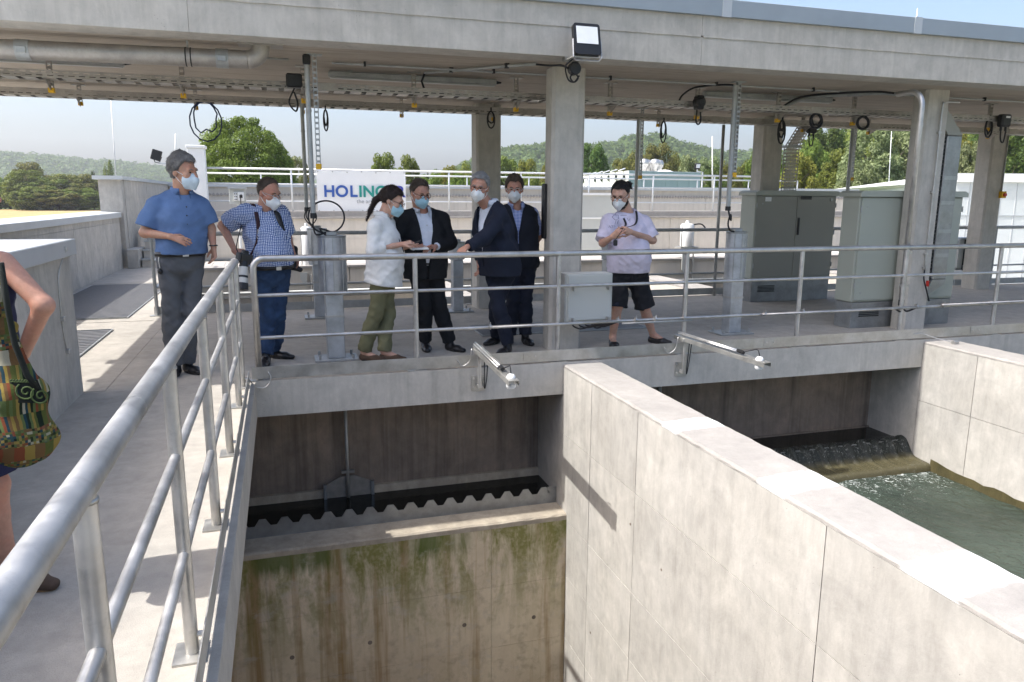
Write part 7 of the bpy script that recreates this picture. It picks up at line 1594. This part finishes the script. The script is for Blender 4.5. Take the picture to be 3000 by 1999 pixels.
# 5 man in dark navy suit leaning on the rail
p = Person('grey haired man in navy suit leaning over with one hand on the bridge railing', dict(
    H=(1404, 549, -0.10), N=(1434, 604, -0.02), SA=(1462, 638, -0.16), EA=(1418, 700, -0.30), WA=(1368, 724, -0.47), SB=(1440, 640, 0.16), EB=(1424, 715, 0.16), WB=(1402, 768, 0.06),
    P=(1466, 778, 0.0), KA=(1462, 905, -0.04), KB=(1452, 900, 0.12)), 7.36, -0.95, girth=1.10, belly=0.02, head=(-0.45, 0.12, -0.12), hs=1.06, feet={'A': (1478, 1038, -0.8), 'B': (1444, 1008, -0.9)}, seed=14)
p.body(M['skin_c'], {'A': (T3(-0.55, -0.55, -0.28), (0.05, 0.35, -1), -1, 1.0), 'B': ((0, -0.2, -1), (-1, 0, 0), -1, 0.7)})
p.brows(M['hair_silver']); p.hair(M['hair_silver'], 0.066, -0.055, 0.010, top=0.006); p.mask(M['mask_white'], 'ffp'); p.glasses(M['glasses_m'], 0.020)
p.top('shirt', M['white_shirt'], 0.010, 0, p.J['P'][2]+0.0, amp=0.0007); p.top('jacket', M['navy_suit'], 0.028, 1.92, p.J['P'][2]-0.10, amp=0.006, freq=18, vneck=(0.5, 0.085), hemflare=0.022, slv_e=0.024, neck_r=0.075); p.collar(M['white_shirt'], 0.55); p.lapels(M['navy_suit'], 0.34, 0.08)
p.trousers(M['navy_suit'], e=0.010, wide=0.018); p.shoes(M['shoe'])
# 6 man in dark vest
p = Person('man in dark vest over pale blue short sleeved shirt, hands behind his back', dict(
    H=(1507, 554, -0.02), N=(1512, 612, 0.03), SA=(1462, 628, 0.0), EA=(1448, 700, 0.06), WA=(1480, 748, 0.20), SB=(1557, 628, 0.05), EB=(1577, 694, 0.12), WB=(1556, 745, 0.22),
    P=(1522, 768, 0.04), KA=(1504, 870, 0.02), KB=(1540, 870, 0.02)), 7.76, -0.15, girth=1.08, belly=0.03, head=(-0.30, 0.10, 0), hs=1.07, feet={'A': (1492, 1006, -0.4), 'B': (1545, 1008, 0.05)}, seed=17)
p.body(M['skin_c'], {'A': ((0.6, 0.2, -0.5), (0, 1, 0), 1, 0.5), 'B': ((-0.6, 0.2, -0.5), (0, 1, 0), 1, 0.5)})
p.brows(M['hair_brown']); p.hair(M['hair_brown'], 0.060, -0.06, 0.012, top=0.008); p.mask(M['mask_white'], 'ffp'); p.glasses(M['steel'], 0.020)
p.top('shirt', M['pale_blue_shirt'], 0.010, 0.85, p.J['P'][2]+0.0, amp=0.0007, slv_e=0.028); p.top('vest', M['vest'], 0.034, 0, p.J['P'][2]-0.06, amp=0.0025, vneck=(0.27, 0.065), neck_r=0.085); p.collar(M['pale_blue_shirt'], 0.5); p.trousers(M['navy_trousers'], e=0.012, wide=0.02); p.shoes(M['shoe'])
# 7 bearded man with lanyard
p = Person('bearded man with bun, lilac shirt, black shorts and lanyard, wearing a white mask', dict(
    H=(1817, 571, -0.03), N=(1836, 628, 0.03), SA=(1788, 653, -0.02), EA=(1766, 712, -0.08), WA=(1794, 694, -0.30), SB=(1887, 657, 0.02), EB=(1912, 704, -0.04), WB=(1848, 680, -0.30),
    P=(1841, 786, 0.02), KA=(1808, 898, -0.02), KB=(1888, 900, 0.0)), 7.32, -0.20, girth=1.10, belly=0.07, head=(-0.72, 0.36, 0), hs=1.10, feet={'A': (1797, 1016, -0.25), 'B': (1928, 1006, 0.75)}, seed=20)
p.body(M['skin_b'], {'A': (ony(1818, 676, 6.95)-ony(1794, 694, 7.02), (0.3, 0.9, 0), -1, 0.9), 'B': (ony(1818, 672, 6.95)-ony(1848, 680, 7.02), (-0.3, 0.9, 0), 1, 0.9)}, legs_bare=True, fat=1.14, wide=1.03)
p.brows(M['hair_black'])
def bun(T): return [(ell(T(0.045, -0.135, 0.050), (0.038, 0.038, 0.040)), 0.015), (cap(T(0.05, -0.15, 0.04), T(0.07, -0.165, 0.0), 0.02, 0.008), 0.02), (cap(T(0.05, -0.15, 0.06), T(0.08, -0.175, 0.05), 0.012, 0.005), 0.01)]
p.hair(M['hair_black'], 0.058, -0.03, 0.008, extra=bun, amp=0.002); p.mask(M['mask_white'], 'ffp'); p.glasses(M['glasses_m'], 0.024)
c = p.J['H']; f = Field(c-0.2, c+0.2, 0.007); f.put(ell(p.T(0, 0.024, -0.062), np.array([0.074, 0.078, 0.086])*1.08, p.hA), 0); f.put(cap(p.T(-0.07, 0.005, 0.0), p.T(-0.06, 0.02, -0.07), 0.012, 0.02), 0.02); f.put(cap(p.T(0.07, 0.005, 0.0), p.T(0.06, 0.02, -0.07), 0.012, 0.02), 0.02); f.clip(p.T(0, 0.0, -0.035), p.hA[2]*1+p.hA[1]*0.55); f.clip(p.T(0, -0.02, 0), -p.hA[1]); f.disp(wrinkle(0.003, 90, 4)); p.place('beard', f.mesh('beard'), M['hair_black'])
p.top('tshirt', M['lilac'], 0.024, 0.88, p.J['P'][2]-0.04, amp=0.006, freq=16, hemflare=0.012, slv_e=0.04); p.trousers(M['black_denim'], 'shorts', e=0.026, t1=1.0, wide=0.016, amp=0.005)
for q in 'AB':                                                # turned-up cuffs
    k = p.J['K'+q]; h_ = p.J['H'+q]; d = nv(k-h_); f = Field(k-0.16, k+0.16, 0.008); f.put(cap(k-d*0.04, k+d*0.004, 0.074*p.g+0.022, 0.073*p.g+0.022, flat='ab'), 0); p.place('turned_cuff', f.mesh('turned_cuff'), M['navy_trousers'])
p.shoes(M['shoe'], 'shoe', low=True)
L, F = p.A[0], p.A[1]; nk = p.J['N']; hnd = ony(1822, 676, 6.93)
for sg in (-1, 1):
    P = spline([nk+L*sg*0.075+T3(0, 0, 0.05)-F*0.03, nk+L*sg*0.085+F*0.08+T3(0, 0, 0.015), nk+L*sg*0.05+F*0.175-T3(0, 0, 0.10), hnd+T3(0, 0.02, 0.02)], 6); V = []
    for c_ in P: V += [Vector(c_)-Vector(L)*0.011, Vector(c_)+Vector(L)*0.011]
    o = MB()._add(V, [(2*i, 2*i+1, 2*i+3, 2*i+2) for i in range(len(P)-1)]).build('lanyard_strap', M['black'], p.t); o.modifiers.new('thick', 'SOLIDIFY').thickness = 0.003
a = ony(1803, 712, 6.92); MB().tube([hnd, a+T3(0, 0, 0.03)], 0.004, 5).build('lanyard_cord', M['black'], p.t); MB().cbox(a, (0.045, 0.02, 0.06)).build('key_holder', M['black'], p.t, bevel=0.008)
# simple line print on the shirt: a fish outline and a few strokes, lettering below
M['print_dark'] = plain('shirt_print', (0.09, 0.08, 0.14), 0.8)
def onshirt(u, v): return ony(u, v, 7.32-0.236+0.05*abs(u-1836)/60)
for st in (((1793, 636), (1800, 630), (1812, 631), (1812, 642), (1802, 645), (1793, 636)), ((1805, 645), (1802, 656)), ((1812, 645), (1808, 657)), ((1802, 629), (1805, 623)), ((1838, 640), (1842, 648), (1846, 640), (1845, 653)), ((1818, 631), (1836, 631)), ((1783, 668), (1786, 661), (1789, 668)), ((1791, 661), (1796, 661), (1793, 668)), ((1799, 668), (1799, 661), (1803, 664))):
    MB().tube([onshirt(u, v) for u, v in st], 0.0022, 4).build('shirt_print', M['print_dark'], p.t)
# 8 woman with the patchwork bag, at the left edge
p = Person('woman in navy dress at the near walkway with bare arm and patchwork shoulder bag', dict(
    H=(-95, 560, 0.0), N=(-80, 690, 0.0), SA=(-190, 745, 0.08), EA=(-250, 930, 0.06), WA=(-160, 1060, -0.1), SB=(8, 770, -0.05), EB=(128, 895, -0.12), WB=(66, 1040, -0.02),
    P=(-118, 1080, 0.0), KA=(-150, 1400, 0.0), KB=(-14, 1420, 0.0)), 3.30, 2.2, girth=0.93, belly=0.03, head=(2.4, 0.05, 0), hs=0.97, feet={'A': (-110, 1700, 2.0), 'B': (72, 1718, 1.1)}, seed=23)
# facing away: her left arm is the picture-left one
p.body(M['skin_c'], {'A': ((0.3, -0.4, -0.7), (0, -1, 0), 1, 0.6), 'B': ((-0.6, 0.35, -0.55), (-0.7, 0.1, 0.4), 1, 0.6)}, legs_bare=True, h=0.0075)
p.brows(M['hair_brown']); p.hair(M['hair_brown'], 0.055, -0.10, 0.016, sides=-0.06)
M['navy_dress'] = cloth_mat('navy_dress_jersey', (0.018, 0.02, 0.06)); p.top('dress', M['navy_dress'], 0.006, 0, p.J['P'][2]-0.42, hemflare=0.0, extra=lambda f: f.put(cap(p.J['P'], p.J['P']-T3(0, 0, 0.46), 0.155, 0.165, p.A[0], 0.13, 0.15), 0.05), shoulders=False); p.shoes(M['brown_shoe'], 'sandal', low=True, sole=plain('cork_sole', (0.20, 0.12, 0.06), 0.9))
def patch_mat():
    t = NT('patchwork_cloth'); p_ = t.pos(rot=(0, 0, -0.5)); s = t.sep(p_); wz = t.noise(t.pos(), 9, 3)
    z = t.math('ADD', s[2], t.math('MULTIPLY', wz, 0.02)); x = t.math('ADD', s[0], t.math('MULTIPLY', wz, 0.02))
    band = t.math('FLOOR', t.math('MULTIPLY', z, 17)); cell = t.math('FLOOR', t.math('MULTIPLY', x, 30)); fine = t.math('FLOOR', t.math('MULTIPLY', x, 110)); finz = t.math('FLOOR', t.math('MULTIPLY', z, 110))
    def wn(a, b):
        c = t.n('ShaderNodeCombineXYZ'); t.l(a, c.inputs[0]); t.l(b, c.inputs[1]); w_ = t.n('ShaderNodeTexWhiteNoise', noise_dimensions='2D'); t.l(c.outputs[0], w_.inputs['Vector']); return w_.outputs['Value']
    pal = [(0.0, (0.072, 0.086, 0.025)), (0.18, (0.216, 0.158, 0.043)), (0.32, (0.018, 0.043, 0.054)), (0.46, (0.122, 0.072, 0.032)), (0.6, (0.086, 0.115, 0.043)), (0.76, (0.158, 0.050, 0.025)), (0.85, (0.014, 0.022, 0.014)), (0.94, (0.274, 0.259, 0.194))]
    c1 = t.ramp(wn(cell, band), pal, 'CONSTANT'); c2 = t.ramp(wn(fine, t.math('MULTIPLY', band, 3.7)), pal, 'CONSTANT'); c3 = t.ramp(wn(fine, finz), pal, 'CONSTANT')
    sel = wn(band, t.math('MULTIPLY', band, 0.37)); c = t.mix(t.math('GREATER_THAN', sel, 0.35), c1, c2); c = t.mix(t.math('MULTIPLY', t.math('GREATER_THAN', sel, 0.78), 0.9), c, c3)
    t.set(col=c, rough=0.95, spec=0.1); t.bump(t.noise(t.pos(), 220, 2), 0.5, 0.003); return t.m
M['patch'] = patch_mat()
M['spiral_print'] = plain('black_green_print', (0.055, 0.085, 0.025), 0.95); M['spiral_dark'] = plain('black_cloth', (0.006, 0.009, 0.006), 0.95)
bag = thing('shoulder_bag', 'colourful patchwork shoulder bag with spiral print on the woman at the walkway', 'bag', tuple(ony(80, 1370, 3.12)))
c0 = ony(70, 1225, 3.10); A = frame(0.55); lo = c0-0.45; f = Field(lo, c0+np.array([0.4, 0.4, 0.75]), 0.009)
def bp_(u, v, dy=0.0): return ony(u, v, 3.10+dy)
f.put(cap(bp_(62, 1140), bp_(72, 1290), 0.070, 0.105, A[0], 0.045, 0.070), 0.05); f.put(cap(bp_(72, 1285), bp_(70, 1325), 0.104, 0.085, A[0], 0.070, 0.055), 0.05)
f.put(cap(bp_(40, 1090), bp_(60, 1150), 0.050, 0.072, A[0], 0.03, 0.045), 0.05)
f.put(cap(bp_(-6, 800, -0.02), bp_(14, 960), 0.030, 0.042, A[0], 0.012, 0.016), 0.03); f.put(cap(bp_(14, 960), bp_(42, 1100), 0.042, 0.060, A[0], 0.016, 0.032), 0.03)
f.disp(wrinkle(0.006, 22, 6)); me = f.mesh('bag_body'); me.transform(Matrix.Translation(-woff(bag))); link_mesh('bag_body', me, M['patch'], bag)
# spiral print band: raised cord on a dark panel
def bagsurf(u, v, lift=0.0):
    c = bp_(u, v); k = min(1.0, max(0, (v-1090)/220)); return bp_(u, v, 0)+A[1]*(0.058+0.045*k+lift-0.35*((c-bp_(66, v))@A[0])**2/0.12)
MB().grid(lambda a, b: tuple(bagsurf(14+(46+34)*a+26*a*b, 1105+65*b, 0.002)), 10, 6).build('print_panel', M['spiral_dark'], bag, smooth=True)
for cx_, cy_ in ((58, 1138), (100, 1150)):
    MB().tube([bagsurf(cx_+(3+2.7*a)*math.cos(a), cy_+(3+2.2*a)*math.sin(a), 0.006) for a in [0.45*i for i in range(24)]], 0.0035, 5).build('spiral_print', M['spiral_print'], bag)
for k in range(9): MB().tube([bagsurf(18+8*k+4*math.cos(a), 1108+3*math.sin(a), 0.006) for a in [0.6*i for i in range(9)]], 0.0028, 5).build('spiral_print', M['spiral_print'], bag)
MB().tube([bp_(2, 770, -0.06), bp_(22, 900, -0.05), bp_(44, 1010, -0.05), bp_(80, 1100, -0.06), bp_(112, 1140, -0.05)], 0.011, 8).build('black_edging', M['spiral_dark'], bag, smooth=True)
spill(WX[1], WX[2], -1.275)
# ------------------------------------------------------------------ haze
def haze(dens):
    m = bpy.data.materials.new('haze'); m.use_nodes = True; t = m.node_tree; t.nodes.clear()
    o_ = t.nodes.new('ShaderNodeOutputMaterial'); v = t.nodes.new('ShaderNodeVolumePrincipled'); v.inputs['Density'].default_value = dens; v.inputs['Color'].default_value = (0.93, 0.955, 0.985, 1); v.inputs['Anisotropy'].default_value = 0.3
    t.links.new(v.outputs[0], o_.inputs['Volume'])
    o = MB().box((-2200, -60, -8), (1500, 2300, 150)).build('haze', m); setp(o, kind='stuff'); o['label'] = 'thin pale summer haze filling the air over the whole place'; o['category'] = 'haze'
haze(0.00028)
